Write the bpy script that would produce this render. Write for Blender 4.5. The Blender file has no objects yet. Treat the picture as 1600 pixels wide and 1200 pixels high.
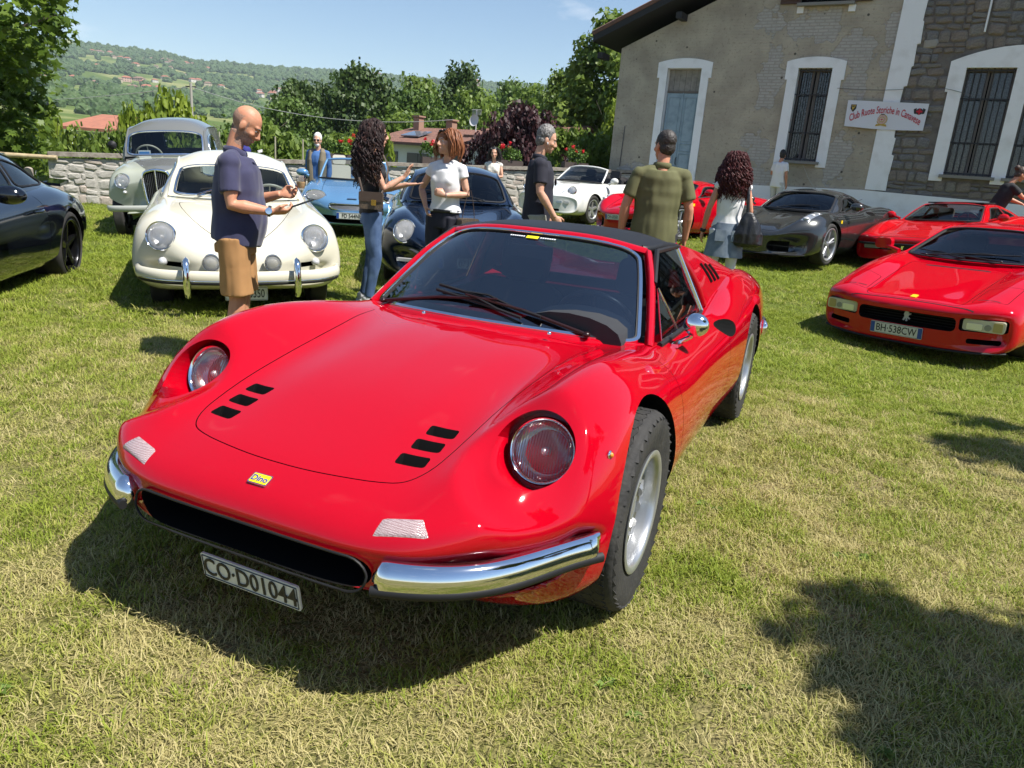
import bpy, bmesh, math, random
import numpy as np
from math import radians as R, sin, cos, pi
from mathutils import Vector, Matrix, Euler
from mathutils.bvhtree import BVHTree

rng = random.Random(7)
nr = np.random.RandomState(11)
SC = bpy.context.scene
COL = SC.collection

# ---------------------------------------------------------------- camera, sky, sun, exposure
CAM_H, PITCH, ROLL = 1.33, R(15.88), R(4.58)
cd = bpy.data.cameras.new('camera')
cd.sensor_width = 36.0
cd.lens = 36.0 * 1160 / 1600
cd.clip_start = 0.05
cd.clip_end = 20000
cam = bpy.data.objects.new('camera', cd)
COL.objects.link(cam)
cam.matrix_world = Matrix.Translation((0, 0, CAM_H)) @ Matrix.Rotation(pi / 2 - PITCH, 4, 'X') @ Matrix.Rotation(ROLL, 4, 'Z')
SC.camera = cam

SUN_TO = Vector((0.56, -0.27, 1.0)).normalized()      # direction towards the sun
SUN_EL = math.asin(SUN_TO.z)
SUN_AZ = math.atan2(SUN_TO.x, SUN_TO.y)               # clockwise from +Y
W = bpy.data.worlds.new('World')
SC.world = W
W.use_nodes = True
nt = W.node_tree
nt.nodes.clear()
sky = nt.nodes.new('ShaderNodeTexSky')
sky.sky_type = 'NISHITA'
sky.sun_disc = False
sky.sun_elevation = SUN_EL
sky.sun_rotation = SUN_AZ
sky.altitude = 300
sky.air_density = 1.15
sky.dust_density = 0.1
sky.ozone_density = 3.5
bg = nt.nodes.new('ShaderNodeBackground')
bg.inputs['Strength'].default_value = 0.076
wo = nt.nodes.new('ShaderNodeOutputWorld')
# thin fair-weather cloud wisps over the whole sky
tcw = nt.nodes.new('ShaderNodeTexCoord'); mpw = nt.nodes.new('ShaderNodeMapping'); mpw.inputs['Scale'].default_value = (1, 1, 3.2); mpw.inputs['Location'].default_value = (.35, .1, .2)
nzw = nt.nodes.new('ShaderNodeTexNoise'); nzw.inputs['Scale'].default_value = 5.5; nzw.inputs['Detail'].default_value = 7; nzw.inputs['Roughness'].default_value = .55
rpw = nt.nodes.new('ShaderNodeMapRange'); rpw.inputs['From Min'].default_value = .62; rpw.inputs['From Max'].default_value = .80; rpw.inputs['To Max'].default_value = .55
mxw = nt.nodes.new('ShaderNodeMix'); mxw.data_type = 'RGBA'; mxw.inputs[7].default_value = (8.5, 8.8, 9.2, 1)
nt.links.new(tcw.outputs['Generated'], mpw.inputs[0]); nt.links.new(mpw.outputs[0], nzw.inputs['Vector']); nt.links.new(nzw.outputs[0], rpw.inputs['Value'])
nt.links.new(rpw.outputs[0], mxw.inputs['Factor']); nt.links.new(sky.outputs[0], mxw.inputs[6]); nt.links.new(mxw.outputs[2], bg.inputs[0])
nt.links.new(bg.outputs[0], wo.inputs[0])

sl = bpy.data.lights.new('sun', 'SUN')
sl.energy = 5.0
sl.angle = R(0.53)
sl.color = (1.0, 0.955, 0.89)
sun = bpy.data.objects.new('sun', sl)
COL.objects.link(sun)
sun.rotation_euler = (-SUN_TO).to_track_quat('-Z', 'Y').to_euler()
sun.location = (6, 8, 20)

vs = SC.view_settings
vs.view_transform = 'Standard'
vs.look = 'None'
vs.exposure = 0.84
vs.gamma = 1.0
vs.use_curve_mapping = False
SC.cycles.max_bounces = 8
SC.cycles.diffuse_bounces = 3
SC.cycles.glossy_bounces = 4
SC.cycles.transparent_max_bounces = 16
SC.cycles.caustics_reflective = False
SC.cycles.caustics_refractive = False
# ---------------------------------------------------------------- materials
def srgb(r, g, b):
 f = lambda c: (c / 255 / 12.92) if c <= 10 else ((c / 255 + 0.055) / 1.055) ** 2.4
 return (f(r), f(g), f(b), 1.0)

def c4(c):
 return tuple(c) if len(c) == 4 else (*c, 1.0)

_mats = {}
def mat(name, col=(0.5, 0.5, 0.5), rough=0.5, metal=0.0, coat=0.0, spec=0.5, noise=None, bump=None, sss=0.0, emit=None, two=None, sheen=0.0):
 """principled; noise=(scale, colour2, lo, hi) mixes a second colour in; bump=(scale, strength)"""
 if name in _mats: return _mats[name]
 m = bpy.data.materials.new(name); m.use_nodes = True
 n = m.node_tree; b = n.nodes['Principled BSDF']
 b.inputs['Base Color'].default_value = c4(col)
 b.inputs['Roughness'].default_value = rough
 b.inputs['Metallic'].default_value = metal
 b.inputs['Coat Weight'].default_value = coat
 b.inputs['Coat Roughness'].default_value = 0.03
 b.inputs['Specular IOR Level'].default_value = spec
 if sheen: b.inputs['Sheen Weight'].default_value = sheen
 if sss:
  b.inputs['Subsurface Weight'].default_value = sss
  b.inputs['Subsurface Radius'].default_value = (0.02, 0.008, 0.004)
 if emit:
  b.inputs['Emission Color'].default_value = c4(emit[0]); b.inputs['Emission Strength'].default_value = emit[1]
 tc = None
 if noise or bump:
  tc = n.nodes.new('ShaderNodeTexCoord')
 if noise:
  t = n.nodes.new('ShaderNodeTexNoise'); t.inputs['Scale'].default_value = noise[0]; t.inputs['Detail'].default_value = 5
  n.links.new(tc.outputs['Object'], t.inputs['Vector'])
  r = n.nodes.new('ShaderNodeValToRGB')
  r.color_ramp.elements[0].position = noise[2]; r.color_ramp.elements[0].color = c4(col)
  r.color_ramp.elements[1].position = noise[3]; r.color_ramp.elements[1].color = c4(noise[1])
  n.links.new(t.outputs[0], r.inputs[0]); n.links.new(r.outputs[0], b.inputs['Base Color'])
 if bump:
  t = n.nodes.new('ShaderNodeTexNoise'); t.inputs['Scale'].default_value = bump[0]; t.inputs['Detail'].default_value = 4
  n.links.new(tc.outputs['Object'], t.inputs['Vector'])
  u = n.nodes.new('ShaderNodeBump'); u.inputs['Strength'].default_value = bump[1]; u.inputs['Distance'].default_value = 0.02
  n.links.new(t.outputs[0], u.inputs['Height']); n.links.new(u.outputs[0], b.inputs['Normal'])
 _mats[name] = m
 return m

def glass_mat(name, tint=(0.55, 0.62, 0.62), refl=1.0, rough=0.0, base=0.06, milk=0.0):
 """thin single-sheet glass: transparent tint plus mirror by fresnel"""
 if name in _mats: return _mats[name]
 m = bpy.data.materials.new(name); m.use_nodes = True
 n = m.node_tree; n.nodes.clear()
 o = n.nodes.new('ShaderNodeOutputMaterial'); mx = n.nodes.new('ShaderNodeMixShader')
 tr = n.nodes.new('ShaderNodeBsdfTransparent'); tr.inputs[0].default_value = c4(tint)
 gl = n.nodes.new('ShaderNodeBsdfGlossy'); gl.inputs['Roughness'].default_value = rough
 lw = n.nodes.new('ShaderNodeLayerWeight'); lw.inputs['Blend'].default_value = .5
 pw = n.nodes.new('ShaderNodeMath'); pw.operation = 'POWER'; pw.inputs[1].default_value = 4.5
 ma = n.nodes.new('ShaderNodeMath'); ma.operation = 'MULTIPLY_ADD'; ma.inputs[1].default_value = .92; ma.inputs[2].default_value = base * refl; ma.use_clamp = True
 n.links.new(lw.outputs['Facing'], pw.inputs[0]); n.links.new(pw.outputs[0], ma.inputs[0]); n.links.new(ma.outputs[0], mx.inputs[0])
 n.links.new(tr.outputs[0], mx.inputs[1]); n.links.new(gl.outputs[0], mx.inputs[2]); n.links.new(mx.outputs[0], o.inputs[0])
 if milk:
  df = n.nodes.new('ShaderNodeBsdfDiffuse'); df.inputs[0].default_value = (.8, .8, .8, 1); m2 = n.nodes.new('ShaderNodeMixShader'); m2.inputs[0].default_value = milk
  n.links.new(tr.outputs[0], m2.inputs[1]); n.links.new(df.outputs[0], m2.inputs[2]); n.links.new(m2.outputs[0], mx.inputs[1])
 _mats[name] = m
 return m

BLACK = mat('black_rubber', (0.012, 0.012, 0.013), 0.55, spec=0.3)
MATTE = mat('matte_black', (0.006, 0.006, 0.006), 0.9, spec=0.1)
TYRE = mat('tyre_rubber', (0.028, 0.027, 0.026), 0.75, spec=0.3, noise=(9, (0.05, 0.047, 0.042), 0.45, 0.75), bump=(60, 0.2))
CHROME = mat('chrome', (0.86, 0.87, 0.88), 0.06, 1.0)
SILVER = mat('silver_alloy', (.46, .47, .48), .32, .75)
TRIM = mat('trim_black', (0.015, 0.015, 0.016), 0.35)
mat('black_leather', (.012, .012, .013), .5); mat('black_vinyl', (.012, .012, .013), .5, spec=.35); mat('badge_yellow', (.75, .55, .01), .3); mat('clear_lens', (.62, .62, .62), .15, .3)
GLASS = glass_mat('window_glass', (0.6, 0.66, 0.68))
GLASS_DK = glass_mat('window_glass_dark', (0.16, 0.19, 0.21), 1.1)
def lamp_lens(name, base, milk):
 """fluted lamp glass"""
 m = glass_mat(name, (.84, .84, .85), 1.0, .06, base, milk); n = m.node_tree
 tc = n.nodes.new('ShaderNodeTexCoord'); w = n.nodes.new('ShaderNodeTexWave'); w.bands_direction = 'X'; w.inputs['Scale'].default_value = 40
 b = n.nodes.new('ShaderNodeBump'); b.inputs['Strength'].default_value = .8; b.inputs['Distance'].default_value = .006
 n.links.new(tc.outputs['Object'], w.inputs[0]); n.links.new(w.outputs[1], b.inputs['Height'])
 for q in n.nodes:
  if q.type in ('BSDF_GLOSSY', 'LAYER_WEIGHT', 'BSDF_DIFFUSE'): n.links.new(b.outputs[0], q.inputs['Normal'])
 return m
LENS = lamp_lens('lamp_glass', .09, .30)
REFL = mat('lamp_reflector', (.80, .81, .82), .32, .7)

# ---------------------------------------------------------------- objects
def link(name, me, mats=None, parent=None, smooth=None, loc=None, rot=None):
 o = bpy.data.objects.new(name, me)
 COL.objects.link(o)
 if mats is not None:
  if not isinstance(mats, (list, tuple)): mats = [mats]
  if len(me.materials) == 0:
   for m in mats: me.materials.append(m)
 if parent is not None: o.parent = parent
 if loc is not None: o.location = loc
 if rot is not None: o.rotation_euler = rot
 if smooth is not None: shade(me, smooth)
 return o

def shade(me, ang):
 me.polygons.foreach_set('use_smooth', [True] * len(me.polygons))
 if ang < 179: me.set_sharp_from_angle(angle=R(ang))

def empty(name, loc=(0, 0, 0), rz=0.0, parent=None):
 o = bpy.data.objects.new(name, None); COL.objects.link(o)
 o.location = loc; o.rotation_euler = (0, 0, rz)
 o.empty_display_size = 0.2
 if parent is not None: o.parent = parent
 return o

def tag(o, label=None, cat=None, group=None, kind=None):
 if label: o['label'] = label
 if cat: o['category'] = cat
 if group: o['group'] = group
 if kind: o['kind'] = kind
 return o

def copy_tree(o, parent=None):
 c = o.copy(); COL.objects.link(c)
 c.parent = parent
 for ch in o.children: copy_tree(ch, c)
 return c

def mesh(name, v, f, mi=None):
 me = bpy.data.meshes.new(name)
 me.from_pydata([tuple(map(float, p)) for p in v], [], [tuple(map(int, q)) for q in f])
 if mi is not None: me.polygons.foreach_set('material_index', np.asarray(mi, dtype=np.int32))
 me.update()
 return me

class MB:
 """collects simple shapes into one mesh"""
 def __init__(s): s.v = []; s.f = []; s.m = []
 def add(s, v, f, mi=0):
  n = len(s.v); s.v += [tuple(p) for p in v]
  for q in f: s.f.append(tuple(i + n for i in q)); s.m.append(mi)
  return s
 def box(s, c, d, mi=0, rot=None, taper=1.0):
  x, y, z = d[0] / 2, d[1] / 2, d[2] / 2
  P = [Vector((sx * x * (taper if sz > 0 else 1), sy * y * (taper if sz > 0 else 1), sz * z)) for sz in (-1, 1) for sy in (-1, 1) for sx in (-1, 1)]
  if rot is not None:
   M = rot if isinstance(rot, Matrix) else Euler(rot).to_matrix()
   P = [M @ p for p in P]
  P = [p + Vector(c) for p in P]
  return s.add(P, [(0, 2, 3, 1), (4, 5, 7, 6), (0, 1, 5, 4), (2, 6, 7, 3), (0, 4, 6, 2), (1, 3, 7, 5)], mi)
 def tube(s, pts, rad, n=8, mi=0, cap=True, ry=None, closed=False, up=None):
  v, f = tube(pts, rad, n, cap, ry, closed, up); return s.add(v, f, mi)
 def lathe(s, prof, n=24, mi=0, M=None, close=False):
  """profile of (r, h) spun about local Z; M places it"""
  v = []; f = []
  k = len(prof)
  for i in range(n):
   a = 2 * pi * i / n
   for r, h in prof: v.append(Vector((r * cos(a), r * sin(a), h)))
  for i in range(n):
   j = (i + 1) % n
   for q in range(k - 1 + (1 if close else 0)):
    q2 = (q + 1) % k
    f.append((i * k + q, j * k + q, j * k + q2, i * k + q2))
  if M is not None: v = [M @ p for p in v]
  return s.add(v, f, mi)
 def ell(s, c, r, n=12, m=8, mi=0, rot=None):
  v = [Vector((0, 0, -1))]; f = []
  for j in range(1, m):
   t = -pi / 2 + pi * j / m
   for i in range(n): v.append(Vector((cos(t) * cos(2 * pi * i / n), cos(t) * sin(2 * pi * i / n), sin(t))))
  v.append(Vector((0, 0, 1)))
  for i in range(n):
   f.append((0, 1 + (i + 1) % n, 1 + i))
   for j in range(m - 2):
    a = 1 + j * n; b = a + n
    f.append((a + i, a + (i + 1) % n, b + (i + 1) % n, b + i))
   a = 1 + (m - 2) * n
   f.append((a + i, a + (i + 1) % n, len(v) - 1))
  M = (rot if isinstance(rot, Matrix) else Euler(rot).to_matrix()) if rot is not None else Matrix.Identity(3)
  v = [M @ Vector((p.x * r[0], p.y * r[1], p.z * r[2])) + Vector(c) for p in v]
  return s.add(v, f, mi)
 def poly(s, pts, mi=0): return s.add(pts, [tuple(range(len(pts)))], mi)
 def prism(s, pts, d, mi=0):
  """polygon extruded by vector d"""
  n = len(pts); d = Vector(d)
  v = [Vector(p) for p in pts] + [Vector(p) + d for p in pts]
  f = [tuple(range(n - 1, -1, -1)), tuple(range(n, 2 * n))] + [(i, (i + 1) % n, n + (i + 1) % n, n + i) for i in range(n)]
  return s.add(v, f, mi)
 def xf(s, M, start=0):
  for i in range(start, len(s.v)): s.v[i] = tuple(M @ Vector(s.v[i]))
  return s
 def me(s, name='m'): return mesh(name, s.v, s.f, s.m)
 def obj(s, name, mats, parent=None, smooth=40, **k):
  return link(name, s.me(name), mats, parent, smooth, **k)

def tube(pts, rad, n=8, cap=True, ry=None, closed=False, up=None):
 P = [Vector(p) for p in pts]; k = len(P)
 rad = [rad] * k if not hasattr(rad, '__len__') else list(rad)
 ry = rad if ry is None else ([ry] * k if not hasattr(ry, '__len__') else list(ry))
 v = []; f = []
 ref = Vector(up) if up is not None else None
 prev = None
 for i in range(k):
  a = P[(i - 1) % k] if (i > 0 or closed) else P[0]
  b = P[(i + 1) % k] if (i < k - 1 or closed) else P[-1]
  t = (b - a)
  t = t.normalized() if t.length > 1e-9 else Vector((0, 0, 1))
  if ref is not None: u = ref - t * ref.dot(t)
  elif prev is None:
   q = Vector((0, 0, 1)) if abs(t.z) < 0.9 else Vector((1, 0, 0)); u = q - t * q.dot(t)
  else: u = prev - t * prev.dot(t)
  if u.length < 1e-6: u = t.orthogonal()
  u.normalize(); prev = u; w = t.cross(u)
  for j in range(n):
   an = 2 * pi * j / n
   v.append(P[i] + u * (cos(an) * ry[i]) + w * (sin(an) * rad[i]))
 for i in range(k if closed else k - 1):
  a = i * n; b = ((i + 1) % k) * n
  for j in range(n): f.append((a + j, a + (j + 1) % n, b + (j + 1) % n, b + j))
 if cap and not closed:
  f.append(tuple(range(n - 1, -1, -1))); f.append(tuple((k - 1) * n + j for j in range(n)))
 return v, f

def smooth_path(pts, per=6, closed=False):
 """centripetal catmull-rom through points (any dimension)"""
 P = np.asarray(pts, float); n = len(P)
 out = []
 segs = n if closed else n - 1
 for i in range(segs):
  p1, p2 = P[i % n], P[(i + 1) % n]
  p0 = P[(i - 1) % n] if (closed or i > 0) else 2 * p1 - p2
  p3 = P[(i + 2) % n] if (closed or i + 2 < n) else 2 * p2 - p1
  t = [0.0]
  for a, b in ((p0, p1), (p1, p2), (p2, p3)): t.append(t[-1] + max(np.linalg.norm(b - a), 1e-6) ** 0.5)
  for s in np.linspace(t[1], t[2], per, endpoint=False):
   A1 = (t[1] - s) / (t[1] - t[0]) * p0 + (s - t[0]) / (t[1] - t[0]) * p1
   A2 = (t[2] - s) / (t[2] - t[1]) * p1 + (s - t[1]) / (t[2] - t[1]) * p2
   A3 = (t[3] - s) / (t[3] - t[2]) * p2 + (s - t[2]) / (t[3] - t[2]) * p3
   B1 = (t[2] - s) / (t[2] - t[0]) * A1 + (s - t[0]) / (t[2] - t[0]) * A2
   B2 = (t[3] - s) / (t[3] - t[1]) * A2 + (s - t[1]) / (t[3] - t[1]) * A3
   out.append((t[2] - s) / (t[2] - t[1]) * B1 + (s - t[1]) / (t[2] - t[1]) * B2)
 if not closed: out.append(P[-1])
 return np.array(out)

def sstep(a, b, x):
 t = np.clip((np.asarray(x, float) - a) / (b - a), 0, 1); return t * t * (3 - 2 * t)

def text_mesh(body, size, font=None, bold=0.0, depth=0.0):
 cu = bpy.data.curves.new('t', 'FONT'); cu.body = body; cu.size = size; cu.align_x = 'CENTER'; cu.align_y = 'CENTER'
 cu.offset = bold; cu.extrude = depth; cu.resolution_u = 3
 o = bpy.data.objects.new('t', cu); COL.objects.link(o)
 dg = bpy.context.evaluated_depsgraph_get()
 me = bpy.data.meshes.new_from_object(o.evaluated_get(dg))
 bpy.data.objects.remove(o); bpy.data.curves.remove(cu)
 return me

def evaluated(o, name=None):
 """bake modifiers of o and drop o"""
 dg = bpy.context.evaluated_depsgraph_get()
 me = bpy.data.meshes.new_from_object(o.evaluated_get(dg))
 old = o.data
 bpy.data.objects.remove(o)
 if old.users == 0: bpy.data.meshes.remove(old)
 if name: me.name = name
 return me

def rbox(c, d, r, k=4, rot=None, axis='y'):
 """rounded-rectangle prism: rounded in the plane across its axis"""
 pts = []
 ax = {'x': (1, 2, 0), 'y': (0, 2, 1), 'z': (0, 1, 2)}[axis]
 w, h, L = d[ax[0]] / 2, d[ax[1]] / 2, d[ax[2]]
 for sx, sy, a0 in ((1, 1, 0), (-1, 1, pi / 2), (-1, -1, pi), (1, -1, 1.5 * pi)):
  for i in range(k + 1):
   a = a0 + pi / 2 * i / k; p = [0, 0, 0]
   p[ax[0]] = sx * (w - r) + r * cos(a); p[ax[1]] = sy * (h - r) + r * sin(a); p[ax[2]] = -L / 2
   pts.append(p)
 e = [0, 0, 0]; e[ax[2]] = L
 m = MB().prism(pts, e)
 M = Matrix.Translation(c)
 if rot is not None: M = M @ (rot if isinstance(rot, Matrix) else Euler(rot).to_matrix().to_4x4())
 return m.xf(M)

# ---------------------------------------------------------------- ground
KY = [6, 9, 12, 14, 17, 20, 24]; KZ = [0, .06, .17, .32, .58, .85, 1.0]
WA, WB_ = np.array([-9.8, 15.6]), np.array([3.25, 23.05])        # low stone wall: left end, right end at the building corner
def gz(x, y): return np.interp(y, KY, KZ) * sstep(-4, 9, x) - .17 * np.exp(-((x - 4.2) ** 2 + (y - 7.2) ** 2) / 5.5)
def beyond(x, y):
 """metres behind the low wall's line"""
 d = (WB_ - WA) / np.linalg.norm(WB_ - WA); return -(x - WA[0]) * d[1] + (y - WA[1]) * d[0]
def land(x, y):
 r = np.hypot(x, y); az = np.degrees(np.arctan2(x, y))
 ridge = 1.33 + 2600 * np.tan(np.radians(np.interp(az, [-60, -34, -28, -25, -23.4, -18, -13, -8, 0, 6, 40], [5.0, 5.3, 5.55, 5.6, 5.35, 5.5, 5.75, 5.85, 5.9, 6.0, 5.0])))
 z = np.interp(r, [30, 150, 300, 600, 900, 1200, 1500, 1900, 2200, 2600, 3200, 5200], [-3.4, -5, 1, 15, 35, 61, 92, 142, 190, 250, 190, 40])
 k = sstep(1500, 2600, r)
 z = z * (1 - k) + z / 250 * ridge * k
 return z + 6 * np.sin(x * .006 + 1) * np.cos(y * .0045) * sstep(300, 1200, r)

def noise_mix(n, vec, scale, c1, c2, lo, hi, detail=5, rough=.55):
 t = n.nodes.new('ShaderNodeTexNoise'); t.inputs['Scale'].default_value = scale; t.inputs['Detail'].default_value = detail; t.inputs['Roughness'].default_value = rough
 n.links.new(vec, t.inputs['Vector'])
 m = n.nodes.new('ShaderNodeMapRange'); m.inputs['From Min'].default_value = lo; m.inputs['From Max'].default_value = hi
 n.links.new(t.outputs[0], m.inputs['Value'])
 x = n.nodes.new('ShaderNodeMix'); x.data_type = 'RGBA'
 n.links.new(m.outputs[0], x.inputs['Factor'])
 for sock, c in ((x.inputs[6], c1), (x.inputs[7], c2)):
  if hasattr(c, 'is_linked'): n.links.new(c, sock)
  else: sock.default_value = c4(c)
 return x.outputs[2]

def lawn_material():
 m = bpy.data.materials.new('lawn'); m.use_nodes = True; n = m.node_tree; b = n.nodes['Principled BSDF']
 tc = n.nodes.new('ShaderNodeNewGeometry'); v = tc.outputs['Position']
 a = noise_mix(n, v, 60, (.12, .13, .03), (.25, .22, .09), .35, .7)
 a = noise_mix(n, v, 2.2, a, (.30, .24, .13), .5, .72)
 far = noise_mix(n, v, 25, (.10, .14, .02), (.17, .19, .05), .35, .75)
 s = n.nodes.new('ShaderNodeSeparateXYZ'); n.links.new(v, s.inputs[0])
 mr = n.nodes.new('ShaderNodeMapRange'); mr.inputs['From Min'].default_value = 3.5; mr.inputs['From Max'].default_value = 7.5; n.links.new(s.outputs['Y'], mr.inputs['Value'])
 x = n.nodes.new('ShaderNodeMix'); x.data_type = 'RGBA'; n.links.new(mr.outputs[0], x.inputs['Factor']); n.links.new(a, x.inputs[6]); n.links.new(far, x.inputs[7])
 n.links.new(x.outputs[2], b.inputs['Base Color']); b.inputs['Roughness'].default_value = .95; b.inputs['Specular IOR Level'].default_value = .1
 t = n.nodes.new('ShaderNodeTexNoise'); t.inputs['Scale'].default_value = 45; t.inputs['Detail'].default_value = 6; n.links.new(v, t.inputs['Vector'])
 u = n.nodes.new('ShaderNodeBump'); u.inputs['Strength'].default_value = 1; u.inputs['Distance'].default_value = .05; n.links.new(t.outputs[0], u.inputs['Height']); n.links.new(u.outputs[0], b.inputs['Normal'])
 return m

def grid(name, xs, ys, zf, m, kind='structure', keep=None):
 X, Y = np.meshgrid(xs, ys); Z = zf(X, Y); V = np.stack([X, Y, Z], -1).reshape(-1, 3); w = len(xs); F = []
 for j in range(len(ys) - 1):
  for i in range(w - 1):
   if keep is not None and not keep(xs[i:i + 2].mean(), ys[j:j + 2].mean()): continue
   a = j * w + i; F.append((a, a + 1, a + w + 1, a + w))
 return tag(link(name, mesh(name, V, F), m, None, 180), kind=kind)

def lawn_z(X, Y):
 b = beyond(X, Y)
 return gz(X, Y) + .012 * np.sin(X * 2.1 + Y) * np.cos(Y * 1.7 - X * .6) - sstep(.5, 14, b) * (5.5)
lawn = grid('lawn', np.linspace(-45, 45, 121), np.linspace(-25, 45, 121), lawn_z, lawn_material())

def land_material():
 m = bpy.data.materials.new('hillside'); m.use_nodes = True; n = m.node_tree; b = n.nodes['Principled BSDF']
 tc = n.nodes.new('ShaderNodeNewGeometry'); v = tc.outputs['Position']
 a = noise_mix(n, v, .012, (.11, .15, .045), (.21, .22, .09), .4, .62, 3)
 a = noise_mix(n, v, .0065, a, (.085, .125, .035), .5, .56, 2)
 a = noise_mix(n, v, .05, a, (.07, .10, .03), .5, .75, 6)
 n.links.new(a, b.inputs['Base Color']); b.inputs['Roughness'].default_value = 1; b.inputs['Specular IOR Level'].default_value = 0
 return m
def hills():
 rs = np.concatenate([np.linspace(26, 300, 30), np.linspace(320, 2600, 90), np.linspace(2650, 5200, 14)])
 az = np.radians(np.linspace(-75, 75, 150)); V = []; F = []
 for r in rs:
  for a in az:
   x, y = r * math.sin(a), r * math.cos(a); V.append((x, y, float(land(x, y))))
 w = len(az)
 for j in range(len(rs) - 1):
  for i in range(w - 1): q = j * w + i; F.append((q, q + 1, q + w + 1, q + w))
 return tag(link('hills', mesh('hills', V, F), land_material(), None, 180), kind='structure')
hills()

# ---------------------------------------------------------------- scattering (one stuff object, geometry nodes)
def scatter(name, pts, rot, scl, sources, label=None, kind='stuff', parent=None):
 me = bpy.data.meshes.new(name); me.from_pydata(pts.tolist(), [], [])
 a = me.attributes.new('rot', 'FLOAT_VECTOR', 'POINT'); a.data.foreach_set('vector', np.ascontiguousarray(rot, dtype=np.float32).ravel())
 a = me.attributes.new('scl', 'FLOAT_VECTOR', 'POINT'); a.data.foreach_set('vector', np.ascontiguousarray(scl, dtype=np.float32).ravel())
 a = me.attributes.new('idx', 'INT', 'POINT'); a.data.foreach_set('value', nr.randint(0, len(sources), len(pts)).astype(np.int32))
 c = bpy.data.collections.new(name + '_sources')
 for i, s in enumerate(sources):
  o = bpy.data.objects.new(name + '_source_%d' % i, s); c.objects.link(o)
 o = bpy.data.objects.new(name, me); COL.objects.link(o)
 ng = bpy.data.node_groups.new(name, 'GeometryNodeTree')
 ng.interface.new_socket('Geometry', in_out='INPUT', socket_type='NodeSocketGeometry'); ng.interface.new_socket('Geometry', in_out='OUTPUT', socket_type='NodeSocketGeometry')
 N = ng.nodes; gi = N.new('NodeGroupInput'); go = N.new('NodeGroupOutput')
 ci = N.new('GeometryNodeCollectionInfo'); ci.inputs[0].default_value = c; ci.inputs['Separate Children'].default_value = True; ci.inputs['Reset Children'].default_value = True
 ip = N.new('GeometryNodeInstanceOnPoints'); ip.inputs['Pick Instance'].default_value = True
 def attr(nm, ty):
  q = N.new('GeometryNodeInputNamedAttribute'); q.data_type = ty; q.inputs['Name'].default_value = nm; return q.outputs['Attribute']
 L = ng.links
 L.new(gi.outputs[0], ip.inputs['Points']); L.new(ci.outputs[0], ip.inputs['Instance'])
 L.new(attr('idx', 'INT'), ip.inputs['Instance Index'])
 e2r = N.new('FunctionNodeEulerToRotation'); L.new(attr('rot', 'FLOAT_VECTOR'), e2r.inputs[0]); L.new(e2r.outputs[0], ip.inputs['Rotation'])
 L.new(attr('scl', 'FLOAT_VECTOR'), ip.inputs['Scale']); L.new(ip.outputs[0], go.inputs[0])
 md = o.modifiers.new('scatter', 'NODES'); md.node_group = ng
 tag(o, label, None, None, kind)
 return o

def blade_mat(name, c1, c2, trans=.35):
 m = bpy.data.materials.new(name); m.use_nodes = True; n = m.node_tree; b = n.nodes['Principled BSDF']; o = n.nodes['Material Output']
 g = n.nodes.new('ShaderNodeNewGeometry'); oi = n.nodes.new('ShaderNodeObjectInfo')
 ad = n.nodes.new('ShaderNodeMath'); ad.operation = 'ADD'; n.links.new(g.outputs['Random Per Island'], ad.inputs[0]); n.links.new(oi.outputs['Random'], ad.inputs[1])
 ml = n.nodes.new('ShaderNodeMath'); ml.operation = 'MULTIPLY'; ml.inputs[1].default_value = .5; n.links.new(ad.outputs[0], ml.inputs[0])
 x = n.nodes.new('ShaderNodeMix'); x.data_type = 'RGBA'; x.inputs[6].default_value = c4(c1); x.inputs[7].default_value = c4(c2); n.links.new(ml.outputs[0], x.inputs['Factor'])
 n.links.new(x.outputs[2], b.inputs['Base Color']); b.inputs['Roughness'].default_value = .6; b.inputs['Specular IOR Level'].default_value = .25
 tr = n.nodes.new('ShaderNodeBsdfTranslucent'); n.links.new(x.outputs[2], tr.inputs[0]); mx = n.nodes.new('ShaderNodeMixShader'); mx.inputs[0].default_value = trans
 n.links.new(b.outputs[0], mx.inputs[1]); n.links.new(tr.outputs[0], mx.inputs[2]); n.links.new(mx.outputs[0], o.inputs[0])
 return m

def clump(n, spread, h0, h1, w, lean, m):
 v = []; f = []
 for _ in range(n):
  a = rng.uniform(0, 2 * pi); r = spread * math.sqrt(rng.random()); x, y = r * cos(a), r * sin(a)
  h = rng.uniform(h0, h1); d = rng.uniform(0, 2 * pi); l = rng.uniform(*lean) * h; wd = w * rng.uniform(.7, 1.3)
  px, py = -sin(d) * wd / 2, cos(d) * wd / 2; k = len(v)
  v += [(x - px, y - py, -.01), (x + px, y + py, -.01), (x + cos(d) * l * .4 - px * .8, y + sin(d) * l * .4 - py * .8, h * .6), (x + cos(d) * l * .4 + px * .8, y + sin(d) * l * .4 + py * .8, h * .6), (x + cos(d) * l, y + sin(d) * l, h)]
  f += [(k, k + 1, k + 3, k + 2), (k + 2, k + 3, k + 4)]
 me = mesh('clump', v, f); me.materials.append(m); return me

def vnoise(x, y, s, seed=0.0):
 from mathutils import noise as mn
 return np.array([mn.noise(Vector((a * s + seed, b * s - seed, seed * .37))) for a, b in zip(x, y)])

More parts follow.
